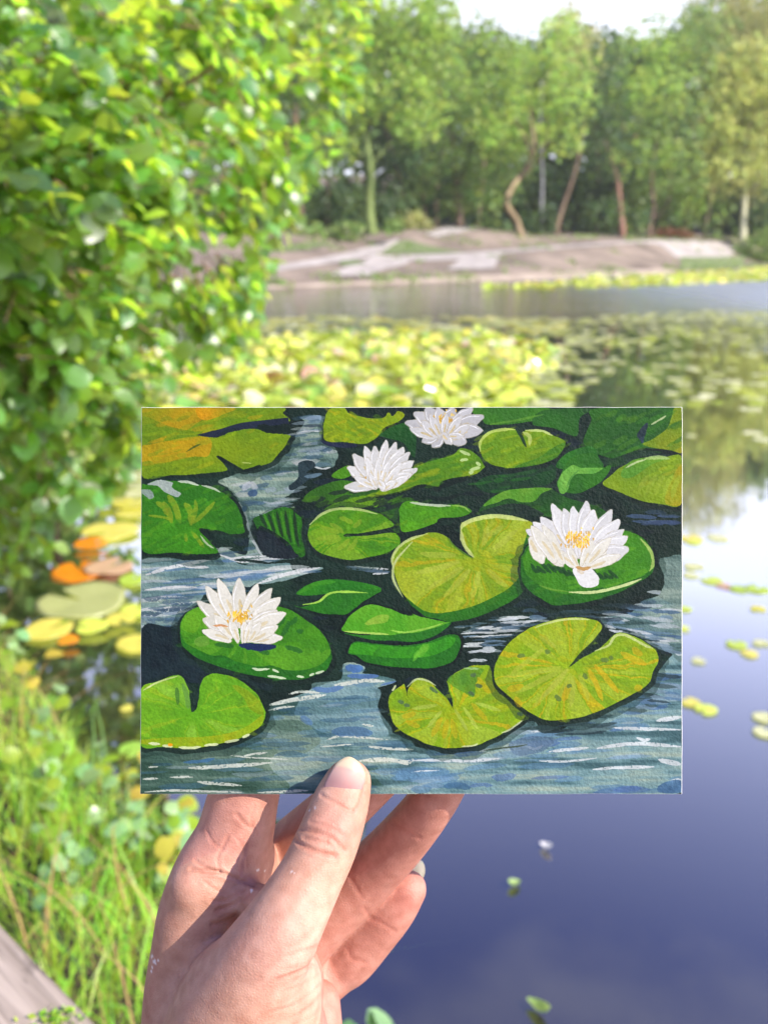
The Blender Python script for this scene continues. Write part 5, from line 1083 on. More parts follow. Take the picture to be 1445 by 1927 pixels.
P_.stroke(V2((385, 268), (384, 220), (430, 172), (500, 155), (560, 156)), 5.5, (176, 192, 110)); P_.stroke(V2((610, 160), (690, 162), (748, 186)), 4.5, (184, 198, 130)); P_.stroke(V2((596, 168), (632, 190), (632, 236)), 7, (170, 184, 110), 0.9); P_.stroke(V2((565, 155), (590, 190), (615, 245)), 6, (28, 56, 34))
P_.poly(V2((765, 345), (830, 270), (940, 240), (985, 300), (1000, 350), (900, 360)), (48, 108, 34), (36, 84, 34))
p14 = V2((770, 430), (790, 380), (850, 290), (960, 280), (1000, 345), (1040, 335), (1020, 390), (960, 440), (880, 475), (800, 468)); P_.poly(p14, (54, 110, 30), (42, 92, 30)); P_.poly(V2((786, 476), (776, 420), (800, 370), (850, 335), (900, 350), (1000, 348), (960, 376), (870, 380), (835, 420), (822, 466)), (96, 154, 66), (112, 160, 72)); P_.stroke(V2((815, 460), (840, 400), (880, 360)), 3, (70, 120, 56), 0.7)
p13 = V2((380, 572), (430, 505), (520, 462), (620, 450), (740, 455), (820, 500), (980, 545), (1040, 620), (900, 600), (640, 590), (480, 590)); pad(p13, (46, 100, 30), (32, 66, 34), dark=0, field='n1')
P_.poly(V2((400, 540), (450, 495), (530, 460), (640, 450), (745, 452), (690, 480), (650, 520), (590, 520), (520, 505), (450, 530)), (112, 156, 56), (84, 136, 40), 0.9); P_.poly(V2((380, 575), (520, 530), (640, 545), (700, 590), (520, 590)), (26, 42, 38), (34, 56, 40))
p7 = V2((70, 335), (230, 290), (285, 252), (350, 268), (400, 328), (402, 350), (350, 382), (200, 412), (170, 445), (90, 430), (-30, 470), (-140, 480), (-20, 400))
pad(p7, (112, 142, 24), (80, 122, 28), field='n1', dark=5); P_.dashes(p7, 22, [(136, 150, 28), (70, 116, 30)], 29, (20, 44), (5, 9), -0.25, 0.45)
for a in ((280, 262, 335, 285), (282, 312, 322, 306), (362, 318, 386, 338), (330, 360, 384, 346), (326, 374, 352, 370)): P_.stroke(V2((a[0], a[1]), (a[2], a[3])), 6, (176, 194, 140), 0.9)
P_.stroke(V2((178, 450), (250, 420), (320, 405)), 9, DK); P_.stroke(V2((106, 492), (200, 505), (290, 480)), 7, DK)
p15 = V2((-20, 545), (30, 515), (150, 538), (280, 535), (342, 570), (270, 597), (180, 602), (150, 632), (0, 672), (-20, 620)); pad(p15, (86, 142, 24), (62, 118, 26), field='n1', dark=4); P_.stroke(V2((30, 522), (120, 535), (235, 540)), 5, (190, 200, 176)); P_.stroke(V2((240, 538), (300, 545), (330, 570)), 3, (150, 180, 100), 0.8)
# centre heart shaped pad
p16 = V2((-58, 830), (-45, 770), (15, 718), (90, 685), (160, 674), (220, 700), (260, 750), (300, 782), (350, 800), (305, 745), (284, 660), (300, 632), (370, 600), (450, 588), (560, 600), (645, 625), (622, 680), (602, 740), (590, 840), (588, 880), (560, 925), (480, 985), (360, 1040), (230, 1075), (120, 1075), (40, 1025), (-20, 960))
pad(grow(p16, 2, 14, 16), (48, 108, 28), (40, 92, 28), dark=6); 
pad(p16, (146, 160, 30), (120, 148, 32), V2((358, 810))[0], [(168, 178, 74), (104, 140, 34), (176, 156, 30)], dark=0, seed=16, freq=34, amt=0.6)
P_.stroke(V2((-55, 850), (-58, 800), (-20, 742), (40, 705), (120, 680)), 5, (182, 194, 130), 0.9); P_.stroke(V2((286, 664), (300, 634), (370, 604), (460, 592), (540, 600), (625, 616)), 8, (190, 200, 132), 0.9); P_.stroke(V2((286, 660), (302, 735), (352, 800)), 7, (184, 194, 130), 0.9); P_.stroke(V2((220, 700), (260, 748), (345, 806)), 3, (84, 116, 34), 0.9)
P_.stroke(V1((1435, 735), (1350, 830), (1335, 920), (1385, 1020)), 4.5, (184, 194, 140), 0.9)
for a in ((420, 690, 500, 640), (450, 760, 570, 660), (400, 740, 420, 640), (330, 860, 200, 1000), (300, 850, 120, 960), (380, 870, 340, 1010), (420, 860, 520, 950), (280, 820, 60, 880), (260, 790, 80, 780)): P_.stroke(V2((a[0], a[1]), ((a[0] + a[2]) / 2, (a[1] + a[3]) / 2 + 3), (a[2], a[3])), 11, (164, 174, 78), 0.6, 0, (0.5, 0.2))
# right pad with the big flower
p17 = V2((588, 830), (600, 780), (640, 730), (760, 690), (1000, 660), (1130, 670), (1200, 700), (1245, 760), (1260, 830), (1237, 890), (1105, 965), (1000, 1004), (860, 1034), (760, 1040), (680, 1003), (600, 930))
pad(p17, (48, 108, 28), (38, 92, 30), dark=8)
p17b = V2((600, 830), (612, 780), (650, 735), (760, 695), (1000, 660), (1130, 670), (1195, 700), (1238, 762), (1250, 830), (1205, 890), (1080, 935), (940, 962), (820, 985), (720, 960), (630, 900))
P_.poly(p17b, (74, 132, 28), (56, 112, 28), field='n1'); P_.dashes(p17b, 30, [(88, 144, 36), (56, 112, 30), (98, 146, 40)], 31, (16, 40), (5, 10), -0.3, 0.5)
for k in range(16): P_.stroke(V2((640 + 26 * k, 830 + 12 * math.sin(k * 2.0) + 3 * k), (660 + 26 * k, 850 + 14 * math.cos(k) + 3 * k), (690 + 26 * k, 870 + 8 * math.sin(k) + 2 * k)), 7, (26, 66, 34), 0.8)
P_.stroke(V2((1190, 705), (1240, 765), (1254, 830), (1236, 870)), 6, (166, 190, 110), 0.9); P_.stroke(V2((1195, 908), (1100, 944), (950, 976), (830, 974)), 5.5, (196, 206, 150), 0.95); P_.stroke(V2((830, 974), (740, 960), (680, 940)), 3, (110, 150, 60), 0.8)
# folded leaf
p18a = V1((838, 1002), (890, 960), (980, 930), (1130, 935), (1266, 970), (1250, 1000), (1180, 995), (1060, 985), (980, 1005), (900, 1010)); p18b = V3((828, 82), (870, 86), (960, 55), (1020, 8), (1100, 2), (1262, 0), (1180, 62), (1100, 122), (1030, 126), (930, 113))
P_.poly(grow(p18b, 6), DK); P_.poly(p18a, (52, 122, 30), (40, 104, 30)); P_.poly(p18b, (48, 114, 30), (40, 98, 30)); P_.stroke(V3((870, 76), (950, 62), (1010, 18), (1100, 10), (1205, 16)), 4, (160, 196, 90), 0.95); P_.stroke(V1((850, 1000), (940, 950), (1040, 940)), 8, (74, 140, 40), 0.6)
p19d = V3((1085, 222), (1200, 232), (1330, 215), (1440, 205), (1560, 175), (1630, 165), (1610, 195), (1540, 240), (1450, 265), (1330, 262), (1200, 252)); p19 = V3((1078, 212), (1095, 160), (1150, 102), (1230, 75), (1310, 95), (1390, 125), (1440, 125), (1480, 140), (1530, 148), (1600, 165), (1630, 165), (1560, 190), (1480, 215), (1400, 222), (1310, 232), (1200, 225))
P_.poly(grow(p19, 6), DK); P_.poly(p19d, (48, 116, 34), (40, 98, 32)); P_.poly(p19, (98, 158, 44), (80, 144, 36)); P_.poly(V3((1190, 170), (1260, 130), (1310, 130), (1300, 165), (1220, 180)), (166, 182, 86), (140, 172, 66), 0.7); P_.stroke(V3((1085, 212), (1200, 222), (1312, 228)), 4, (176, 202, 110)); P_.stroke(V3((1320, 208), (1400, 218), (1500, 200), (1590, 172)), 3.5, (150, 190, 90)); P_.stroke(V3((1380, 80), (1400, 120), (1440, 130)), 4, DK)
p20 = V3((1105, 320), (1140, 266), (1250, 278), (1400, 285), (1500, 270), (1600, 235), (1655, 230), (1682, 262), (1665, 335), (1620, 378), (1540, 400), (1440, 402), (1300, 390), (1200, 372), (1150, 340)); P_.poly(grow(p20, 6), DK); P_.poly(p20, (46, 116, 30), (38, 98, 30)); P_.poly(V3((1110, 318), (1145, 272), (1250, 285), (1400, 292), (1520, 275), (1620, 240), (1655, 255), (1620, 300), (1500, 345), (1350, 350), (1200, 335)), (68, 144, 34), (54, 126, 30)); P_.dashes(V3((1120, 310), (1400, 300), (1640, 260), (1500, 340), (1250, 345)), 14, [(110, 172, 60), (52, 118, 30)], 33, (8, 18), (5, 9), -1.2, 0.6)
# left flower pad
p21 = V3((243, 205), (258, 140), (330, 90), (500, 60), (700, 80), (800, 100), (880, 150), (960, 210), (1005, 280), (1020, 345), (1000, 402), (950, 432), (870, 458), (780, 462), (640, 445), (500, 412), (380, 372), (290, 322), (250, 275))
pad(p21, (46, 112, 30), (38, 94, 30), dark=8); p21b = V3((245, 200), (260, 140), (330, 90), (500, 60), (700, 80), (800, 100), (880, 150), (960, 210), (1004, 280), (1012, 330), (960, 385), (880, 410), (790, 412), (720, 390), (640, 392), (540, 370), (470, 340), (400, 335), (330, 305), (262, 262))
P_.poly(p21b, (84, 142, 32), (64, 122, 28), field='n1'); P_.radial(p21b, V3((560, 250))[0], [(112, 160, 50), (58, 112, 30)], 22, 0.45, 9)
P_.poly(V3((255, 200), (265, 145), (330, 100), (350, 150), (320, 220)), (112, 160, 42), (92, 150, 40), 0.6); P_.poly(V3((315, 265), (340, 240), (390, 245), (385, 285), (335, 290)), (130, 170, 80), None, 0.6)
for a in ((760, 240, 800, 160), (800, 180, 840, 140), (780, 290, 870, 320), (720, 200, 780, 140), (840, 210, 870, 220), (420, 280, 520, 290), (640, 310, 700, 330)): P_.stroke(V3((a[0], a[1]), ((a[0] + a[2]) / 2 + 8, (a[1] + a[3]) / 2), (a[2], a[3])), 9, (40, 92, 38), 0.75)
P_.stroke(V3((545, 282), (640, 295), (735, 290)), 13, (28, 42, 82), 0.95); P_.stroke(V3((355, 200), (370, 225), (420, 240)), 6, (40, 84, 36), 0.9)
for pts in ([(612, 402), (650, 410), (702, 405)], [(690, 442), (740, 448), (786, 456)], [(716, 408), (750, 424)], [(840, 444), (880, 448)], [(905, 440), (930, 430)], [(935, 430), (982, 416)]): P_.stroke(V3(*pts), 4.5, (200, 212, 180), 0.95)
# bottom left pad
p22 = V3((36, 525), (120, 472), (235, 438), (282, 500), (292, 560), (302, 628), (330, 600), (340, 540), (350, 480), (380, 440), (440, 430), (520, 450), (600, 500), (652, 560), (680, 640), (652, 700), (560, 757), (440, 792), (290, 814), (150, 806), (36, 790))
pad(p22, (124, 168, 40), (98, 152, 34), V3((308, 640))[0], [(152, 186, 88), (92, 144, 34), (160, 176, 50)], seed=22, freq=24, amt=0.5, field='n1')
P_.poly(V3((45, 770), (160, 760), (320, 755), (480, 740), (600, 690), (670, 640), (655, 700), (560, 755), (440, 790), (290, 812), (45, 790)), (170, 166, 24), (142, 160, 28), 0.7); P_.poly(V3((510, 490), (580, 510), (650, 570), (670, 640), (610, 620), (570, 560)), (150, 158, 30), None, 0.5); P_.stroke(V3((225, 500), (232, 590)), 8, (74, 116, 50), 0.8); P_.stroke(V3((255, 480), (280, 560), (285, 610)), 10, (104, 146, 70), 0.8); P_.stroke(V3((540, 590), (565, 550)), 6, (96, 140, 40), 0.7)
for pts in ([(50, 518), (120, 478), (230, 442)],): P_.stroke(V3(*pts), 3, (196, 206, 150), 0.9)
for pts in ([(80, 788), (110, 790), (140, 792)], [(150, 800), (205, 804)], [(235, 808), (290, 812), (350, 806)], [(365, 800), (440, 792)], [(470, 782), (545, 770)], [(560, 758), (600, 742)]): P_.stroke(V3(*pts), 5, (206, 214, 170), 0.95)
P_.stroke(V3((180, 795), (205, 796)), 6, (214, 150, 30), 0.9)
# bottom middle pad
p23 = [(731, 1325), (735, 1306), (750, 1294), (761, 1288), (766, 1312), (768, 1296), (786, 1277), (805, 1280), (823, 1297), (832, 1306), (845, 1320), (853, 1336), (850, 1315), (843, 1290), (842, 1281), (858, 1266), (883, 1254), (905, 1252), (921, 1254), (930, 1278), (945, 1306), (988, 1336), (984, 1353), (947, 1379), (920, 1393), (891, 1404), (850, 1408), (820, 1405), (790, 1394), (760, 1379), (740, 1360)]
pad(p23, (148, 164, 26), (124, 156, 30), (853, 1342), [(160, 176, 76), (112, 144, 34), (190, 160, 30)], seed=23, freq=26, amt=0.6)
P_.poly(V4((220, 460), (260, 420), (335, 388), (400, 400), (380, 440), (360, 480), (350, 540), (290, 510)), (70, 124, 46), (92, 136, 40), 0.8)
for a in ((190, 640, 140, 740), (220, 650, 200, 750), (240, 650, 262, 750), (340, 570, 420, 660), (370, 440, 430, 520), (60, 620, -10, 640), (80, 690, 10, 660)): P_.stroke(V4((a[0], a[1]), ((a[0] + a[2]) / 2, (a[1] + a[3]) / 2 + 2), (a[2], a[3])), 10, (190, 166, 34), 0.5)
for a in ((255, 600, 320, 710), (300, 590, 370, 700), (360, 570, 490, 610), (170, 580, 40, 600), (190, 610, 120, 690)): P_.stroke(V4((a[0], a[1]), ((a[0] + a[2]) / 2, (a[1] + a[3]) / 2), (a[2], a[3])), 7, (168, 184, 92), 0.7)
for a in ((360, 480, 395, 488), (325, 515, 355, 530), (335, 430, 365, 428), (0, 580, 30, 584), (-30, 560, 0, 570), (130, 490, 170, 520), (570, 620, 600, 630)): P_.stroke(V4((a[0], a[1]), (a[2], a[3])), 7, (84, 108, 74), 0.9)
P_.stroke(V4((15, 490), (60, 452), (110, 455), (160, 482)), 3.5, (188, 200, 150), 0.9); P_.stroke(V4((490, 722), (540, 700), (600, 655)), 3, (204, 212, 170), 0.9); P_.stroke(V4((300, 395), (380, 398)), 4, (150, 180, 120), 0.9); P_.stroke(V4((-60, 510), (-40, 480)), 4, (200, 206, 160), 0.9); P_.stroke(V4((290, 790), (350, 785), (372, 775)), 3, (204, 212, 170), 0.9)
# bottom right pad
p24 = V4((452, 430), (478, 335), (560, 240), (660, 182), (780, 146), (900, 140), (978, 160), (996, 192), (962, 250), (900, 312), (832, 388), (900, 342), (990, 292), (1050, 232), (1100, 215), (1180, 245), (1252, 290), (1282, 345), (1257, 410), (1222, 482), (1120, 542), (980, 612), (860, 647), (730, 657), (640, 622), (560, 562), (480, 492))
pad(p24, (146, 166, 28), (126, 156, 30), V4((832, 390))[0], [(166, 180, 78), (116, 146, 34), (196, 164, 30)], seed=24, freq=40, amt=0.6)
for a in ((830, 400, 700, 540), (838, 420, 770, 560), (850, 430, 840, 590), (820, 400, 650, 590), (880, 430, 930, 560), (800, 400, 560, 520), (790, 390, 500, 440), (930, 400, 1000, 560), (960, 380, 1080, 520), (700, 300, 540, 420), (760, 290, 680, 230)): P_.stroke(V4((a[0], a[1]), ((a[0] + a[2]) / 2 + 4, (a[1] + a[3]) / 2), (a[2], a[3])), 10, (170, 178, 82) if a[0] % 3 else (206, 168, 32), 0.55, 0, (0.5, 0.2))
for a in ((1090, 315, 1220, 375), (1150, 290, 1200, 330), (520, 500, 600, 480), (560, 540, 590, 590), (1160, 490, 1200, 490), (800, 560, 830, 480)): P_.stroke(V4((a[0], a[1]), ((a[0] + a[2]) / 2, (a[1] + a[3]) / 2 + 4), (a[2], a[3])), 12, (200, 166, 34), 0.5)
for a in ((905, 420, 920, 450), (820, 490, 845, 480), (760, 530, 790, 560), (990, 350, 1030, 355), (710, 305, 735, 318), (570, 335, 610, 330), (1035, 335, 1050, 350)): P_.stroke(V4((a[0], a[1]), (a[2], a[3])), 8, (98, 120, 62), 0.85)
P_.stroke(V4((660, 190), (760, 158), (860, 146), (935, 150)), 4, (196, 206, 140), 0.9); P_.stroke(V4((960, 308), (1030, 280), (1060, 236), (1110, 226), (1170, 256), (1225, 285), (1255, 295)), 5, (190, 202, 140), 0.9); P_.stroke(V4((832, 388), (900, 312), (962, 252), (996, 200)), 4, (40, 60, 34), 0.9)
# ---- flowers
def petal(tip, base, w, sh=0.0, c=WH, edge=True):
    t = np.array(tip, float); b = np.array(base, float); d = t - b; L = np.linalg.norm(d); u = d / L; n = np.array([-u[1], u[0]])
    pts = [b - n * w * 0.18, b + d * 0.3 - n * w * 0.42, b + d * 0.62 - n * w * 0.5, b + d * 0.86 - n * w * 0.30, t, b + d * 0.86 + n * w * 0.30, b + d * 0.62 + n * w * 0.5, b + d * 0.3 + n * w * 0.42, b + n * w * 0.18]
    if edge: P_.poly(grow(pts, 1.1), (176, 168, 148), (196, 190, 172), 0.8)
    P_.poly(pts, c, [v * 0.93 for v in c], field='n2', h=0.7)
    P_.stroke([b + d * 0.06 + n * w * 0.1, b + d * 0.34 + n * w * 0.12, b + d * 0.56 + n * w * 0.05], w * 0.26, (200, 184, 140), 0.55 + sh)
    P_.stroke([b + d * 0.25 - n * w * 0.3, b + d * 0.62 - n * w * 0.38, b + d * 0.9 - n * w * 0.1], 1.6, (240, 240, 236), 0.9)
def flower(conv, tips, base, w, tone=WH, centre=None):
    B = np.array(conv(base)[0]); N_ = len(tips)
    P_.poly([tuple(B + (np.array(conv(t)[0]) - B) * 0.55) for t in tips], (192, 182, 150), (214, 208, 190), h=0.5)
    for i, tp in enumerate(tips):
        T = np.array(conv(tp)[0]); petal(T, B + (T - B) * 0.12, w * (0.9 + 0.25 * ((i * 37) % 5) / 5), 0.1 * (i % 3), tuple(np.array(tone) * (0.96 + 0.04 * (i % 2))))
    if centre is not None:
        C = np.array(conv(centre)[0]); rr = np.random.default_rng(3)
        for k in range(46):
            q = C + rr.normal(size=2) * np.array([w * 0.42, w * 0.30]); e = q + np.array([rr.normal() * 2.5, rr.uniform(3, 9)])
            P_.stroke([q, e], 2.8, [(222, 182, 70), (206, 158, 48), (236, 206, 110), (190, 150, 70)][k % 4], 0.85)
# left
f1 = [(330, 60), (375, -17), (360, 150), (437, -57), (545, -60), (640, -32), (712, -8), (757, 40), (742, 105), (785, 120)]
flower(V3, f1, (545, 220), 25, centre=(550, 128))
for tp, bs, w in (((355, 208), (500, 262), 18), ((768, 245), (610, 258), 19), ((420, 130), (505, 245), 20), ((745, 185), (600, 262), 20), ((500, 150), (540, 268), 15), ((655, 165), (590, 266), 16), ((575, 155), (563, 270), 12), ((610, 150), (575, 268), 11)): petal(V3(tp)[0], V3(bs)[0], w)
P_.stroke(V3((410, 185), (450, 182), (490, 190)), 4, (196, 140, 90), 0.8)
C = V3((550, 128))[0]; 
for k in range(24): P_.stroke([(C[0] + (k % 7 - 3) * 3.6, C[1] + (k % 5 - 2) * 3.6), (C[0] + (k % 7 - 3) * 4.4, C[1] + (k % 5 - 2) * 4 + 6)], 3, [(226, 186, 66), (238, 208, 110), (206, 160, 60)][k % 3], 0.9)
# upper middle
f2 = [(1085, 455), (1100, 350), (1130, 285), (1190, 245), (1240, 245), (1300, 212), (1350, 225), (1390, 250), (1420, 275), (1440, 320), (1460, 360), (1430, 385)]
flower(V1, f2, (1262, 450), 21, (218, 218, 212), centre=(1265, 380))
for tp, bs, w in (((1135, 400), (1245, 462), 13), ((1200, 300), (1240, 455), 14), ((1260, 300), (1252, 455), 12), ((1320, 310), (1268, 455), 12), ((1380, 330), (1280, 462), 14), ((1415, 395), (1290, 468), 15), ((1350, 420), (1275, 470), 13), ((1290, 470), (1262, 420), 13), ((1215, 380), (1248, 460), 9)): petal(V1(tp)[0], V1(bs)[0], w, 0.05, (222, 222, 216))
# top
f3 = [(5, 120), (50, 70), (110, 45), (170, 45), (250, 45), (345, 48), (402, 88), (396, 160), (145, 245), (312, 225), (92, 218)]
flower(V2, f3, (200, 165), 24, (196, 196, 194), centre=(205, 100))
for tp, bs, w in (((30, 150), (150, 200), 16), ((90, 110), (165, 195), 16), ((130, 80), (180, 190), 14), ((215, 75), (195, 190), 13), ((290, 85), (215, 190), 15), ((330, 130), (230, 200), 16), ((240, 230), (195, 175), 15), ((300, 190), (225, 185), 12)): petal(V2(tp)[0], V2(bs)[0], w, 0.3, (206, 206, 202))
# right
f4 = [(614, 660), (650, 622), (688, 598), (745, 530), (805, 555), (850, 543), (920, 516), (955, 560), (1046, 560), (1086, 610), (1106, 660), (1126, 695), (1132, 755)]
flower(V2, f4, (890, 830), 29, (228, 228, 224), centre=(885, 705))
for tp, bs, w in (((700, 830), (640, 700), 26), ((800, 845), (700, 730), 24), ((760, 760), (860, 850), 16), ((820, 740), (875, 850), 13), ((950, 715), (895, 850), 22), ((1020, 760), (905, 850), 20), ((1090, 790), (920, 850), 20), ((700, 640), (800, 830), 22), ((640, 640), (760, 820), 22), ((1040, 700), (920, 830), 20)): petal(V2(tp)[0], V2(bs)[0], w)
P_.poly(V2((850, 862), (900, 845), (942, 855), (980, 900), (976, 938), (920, 954), (880, 930)), (232, 232, 228), (218, 218, 212), h=0.7); P_.stroke(V2((865, 848), (900, 858), (940, 850)), 7, (176, 140, 84), 0.9); P_.stroke(V2((870, 862), (905, 880)), 7, (196, 184, 160), 0.7)
C = V2((880, 700))[0]
for k in range(40): P_.stroke([(C[0] + (k % 9 - 4) * 4.4, C[1] + (k % 7 - 3) * 4.2), (C[0] + (k % 9 - 4) * 4.9, C[1] + (k % 7 - 3) * 4.4 + 7)], 3.2, [(230, 190, 70), (240, 208, 110), (214, 166, 56), (196, 170, 120)][k % 4], 0.9)
# paper tooth: dry brush skips and grain
img = P_.img * (0.95 + 0.10 * P_.gr[..., None]) * (0.95 + 0.10 * P_.n2[..., None]); img = np.clip(img / 255.0, 0, 1); gm = img.mean(-1, keepdims=True); img = np.clip(gm + (img - gm) * 1.18, 0, 1) ** 1.08
b_img = bpy.data.images.new('painting', P_.W, P_.H, alpha=True, float_buffer=False)
px_ = np.ones((P_.H, P_.W, 4), np.float32); px_[..., :3] = img[::-1]; px_[..., 3] = P_.hgt[::-1]
b_img.alpha_mode = 'CHANNEL_PACKED'; b_img.pixels.foreach_set(px_.ravel()); b_img.update(); b_img.pack()
def card():
    m, nt, out = new_mat('gouache_paint'); L = nt.links
    p = N(nt, 'ShaderNodeBsdfPrincipled'); p.inputs['Roughness'].default_value = 0.62; p.inputs['Specular IOR Level'].default_value = 0.12
    uv = N(nt, 'ShaderNodeUVMap'); uv.uv_map = 'UVMap'; im = N(nt, 'ShaderNodeTexImage'); im.image = b_img; im.extension = 'EXTEND'; L.new(uv.outputs[0], im.inputs[0])
    mu = N(nt, 'ShaderNodeMixRGB'); mu.blend_type = 'MULTIPLY'; mu.inputs[0].default_value = 1; g_ = CARD_GAIN; mu.inputs[2].default_value = (g_, g_, g_, 1); L.new(im.outputs['Color'], mu.inputs[1]); L.new(mu.outputs[0], p.inputs['Base Color'])
    tc = N(nt, 'ShaderNodeTexCoord'); n1 = N(nt, 'ShaderNodeTexNoise'); n1.inputs['Scale'].default_value = 1100; n1.inputs['Detail'].default_value = 3; L.new(tc.outputs['Object'], n1.inputs[0])
    n2 = N(nt, 'ShaderNodeTexNoise'); n2.inputs['Scale'].default_value = 420; n2.inputs['Detail'].default_value = 2; L.new(tc.outputs['Object'], n2.inputs[0])
    sm = N(nt, 'ShaderNodeMapRange'); sm.inputs['From Min'].default_value = 0.2; sm.inputs['From Max'].default_value = 0.65; sm.inputs['To Min'].default_value = 0.75; sm.inputs['To Max'].default_value = 0.12; L.new(im.outputs['Alpha'], sm.inputs['Value'])
    ad = N(nt, 'ShaderNodeMath'); ad.operation = 'ADD'; L.new(n1.outputs['Fac'], ad.inputs[0]); L.new(n2.outputs['Fac'], ad.inputs[1])
    b = N(nt, 'ShaderNodeBump'); b.inputs['Strength'].default_value = 0.65; b.inputs['Distance'].default_value = 0.0004; L.new(ad.outputs[0], b.inputs['Height']); L.new(sm.outputs[0], b.inputs['Strength'])
    b2 = N(nt, 'ShaderNodeBump'); b2.inputs['Strength'].default_value = 0.2; b2.inputs['Distance'].default_value = 0.0003; L.new(im.outputs['Alpha'], b2.inputs['Height']); L.new(b.outputs[0], b2.inputs['Normal']); L.new(b2.outputs[0], p.inputs['Normal'])
    L.new(p.outputs[0], out.inputs[0])
    paper = noise_material('card_paper', (0.62, 0.60, 0.54), (0.72, 0.70, 0.64), 300, 0.8, 3, 0.3, bdist=0.0002)
    org = np.array(at_depth((CX0 + CX1) / 2, (CY0 + CY1) / 2, CARD_D)); s = CARD_D / FPX
    w = (CX1 - CX0) * s / 2; h = (CY1 - CY0) * s / 2
    root = empty('painted_card', org, 'small watercolour card of white water lilies and green pads held up in the hand', 'painting'); root.rotation_euler = (math.radians(90) - PITCH, 0, 0)
    # local axes: X right, Y up, Z towards the lens; slightly uneven hand cut edges, real board thickness
    n = 24; rr = np.random.default_rng(2); ring = []
    for (a, b_) in (((-w, h), (w, h)), ((w, h), (w - 0.0001, -h)), ((w - 0.0001, -h), (-w - 0.0003, -h)), ((-w - 0.0003, -h), (-w, h))):
        for k in range(n): t = k / n; ring.append((a[0] + (b_[0] - a[0]) * t + rr.normal() * 0.00004, a[1] + (b_[1] - a[1]) * t + rr.normal() * 0.00004))
    M_ = len(ring); th = 0.0009
    V = [(x * 0.9985, y * 0.9985, 0.0) for x, y in ring] + [(x, y, -0.00012) for x, y in ring] + [(x, y, -th) for x, y in ring]
    F = [tuple(range(M_ + M_ + M_ - 1, M_ + M_ - 1, -1))[::-1][::1]]
    F = [tuple(2 * M_ + k for k in range(M_))]
    for k in range(M_):
        k2 = (k + 1) % M_; F.append((k, k2, M_ + k2, M_ + k)); F.append((M_ + k, M_ + k2, 2 * M_ + k2, 2 * M_ + k))
    mesh_obj('paper', V, F, paper, root, False)
    # painted face, a separate sheet of paint on the paper
    ring2 = [(x * 0.9985, y * 0.9985) for x, y in ring]
    o = mesh_obj('painted_face', [(x, y, 0.00003) for x, y in ring2], [tuple(range(M_))[::-1]], m, root, False)
    ul = o.data.uv_layers.new(name='UVMap')
    for lp in o.data.loops:
        v = o.data.vertices[lp.vertex_index].co; ul.data[lp.index].uv = ((v.x + w) / (2 * w), (v.y + h) / (2 * h))
    return root
CARD_GAIN = 0.44
card()
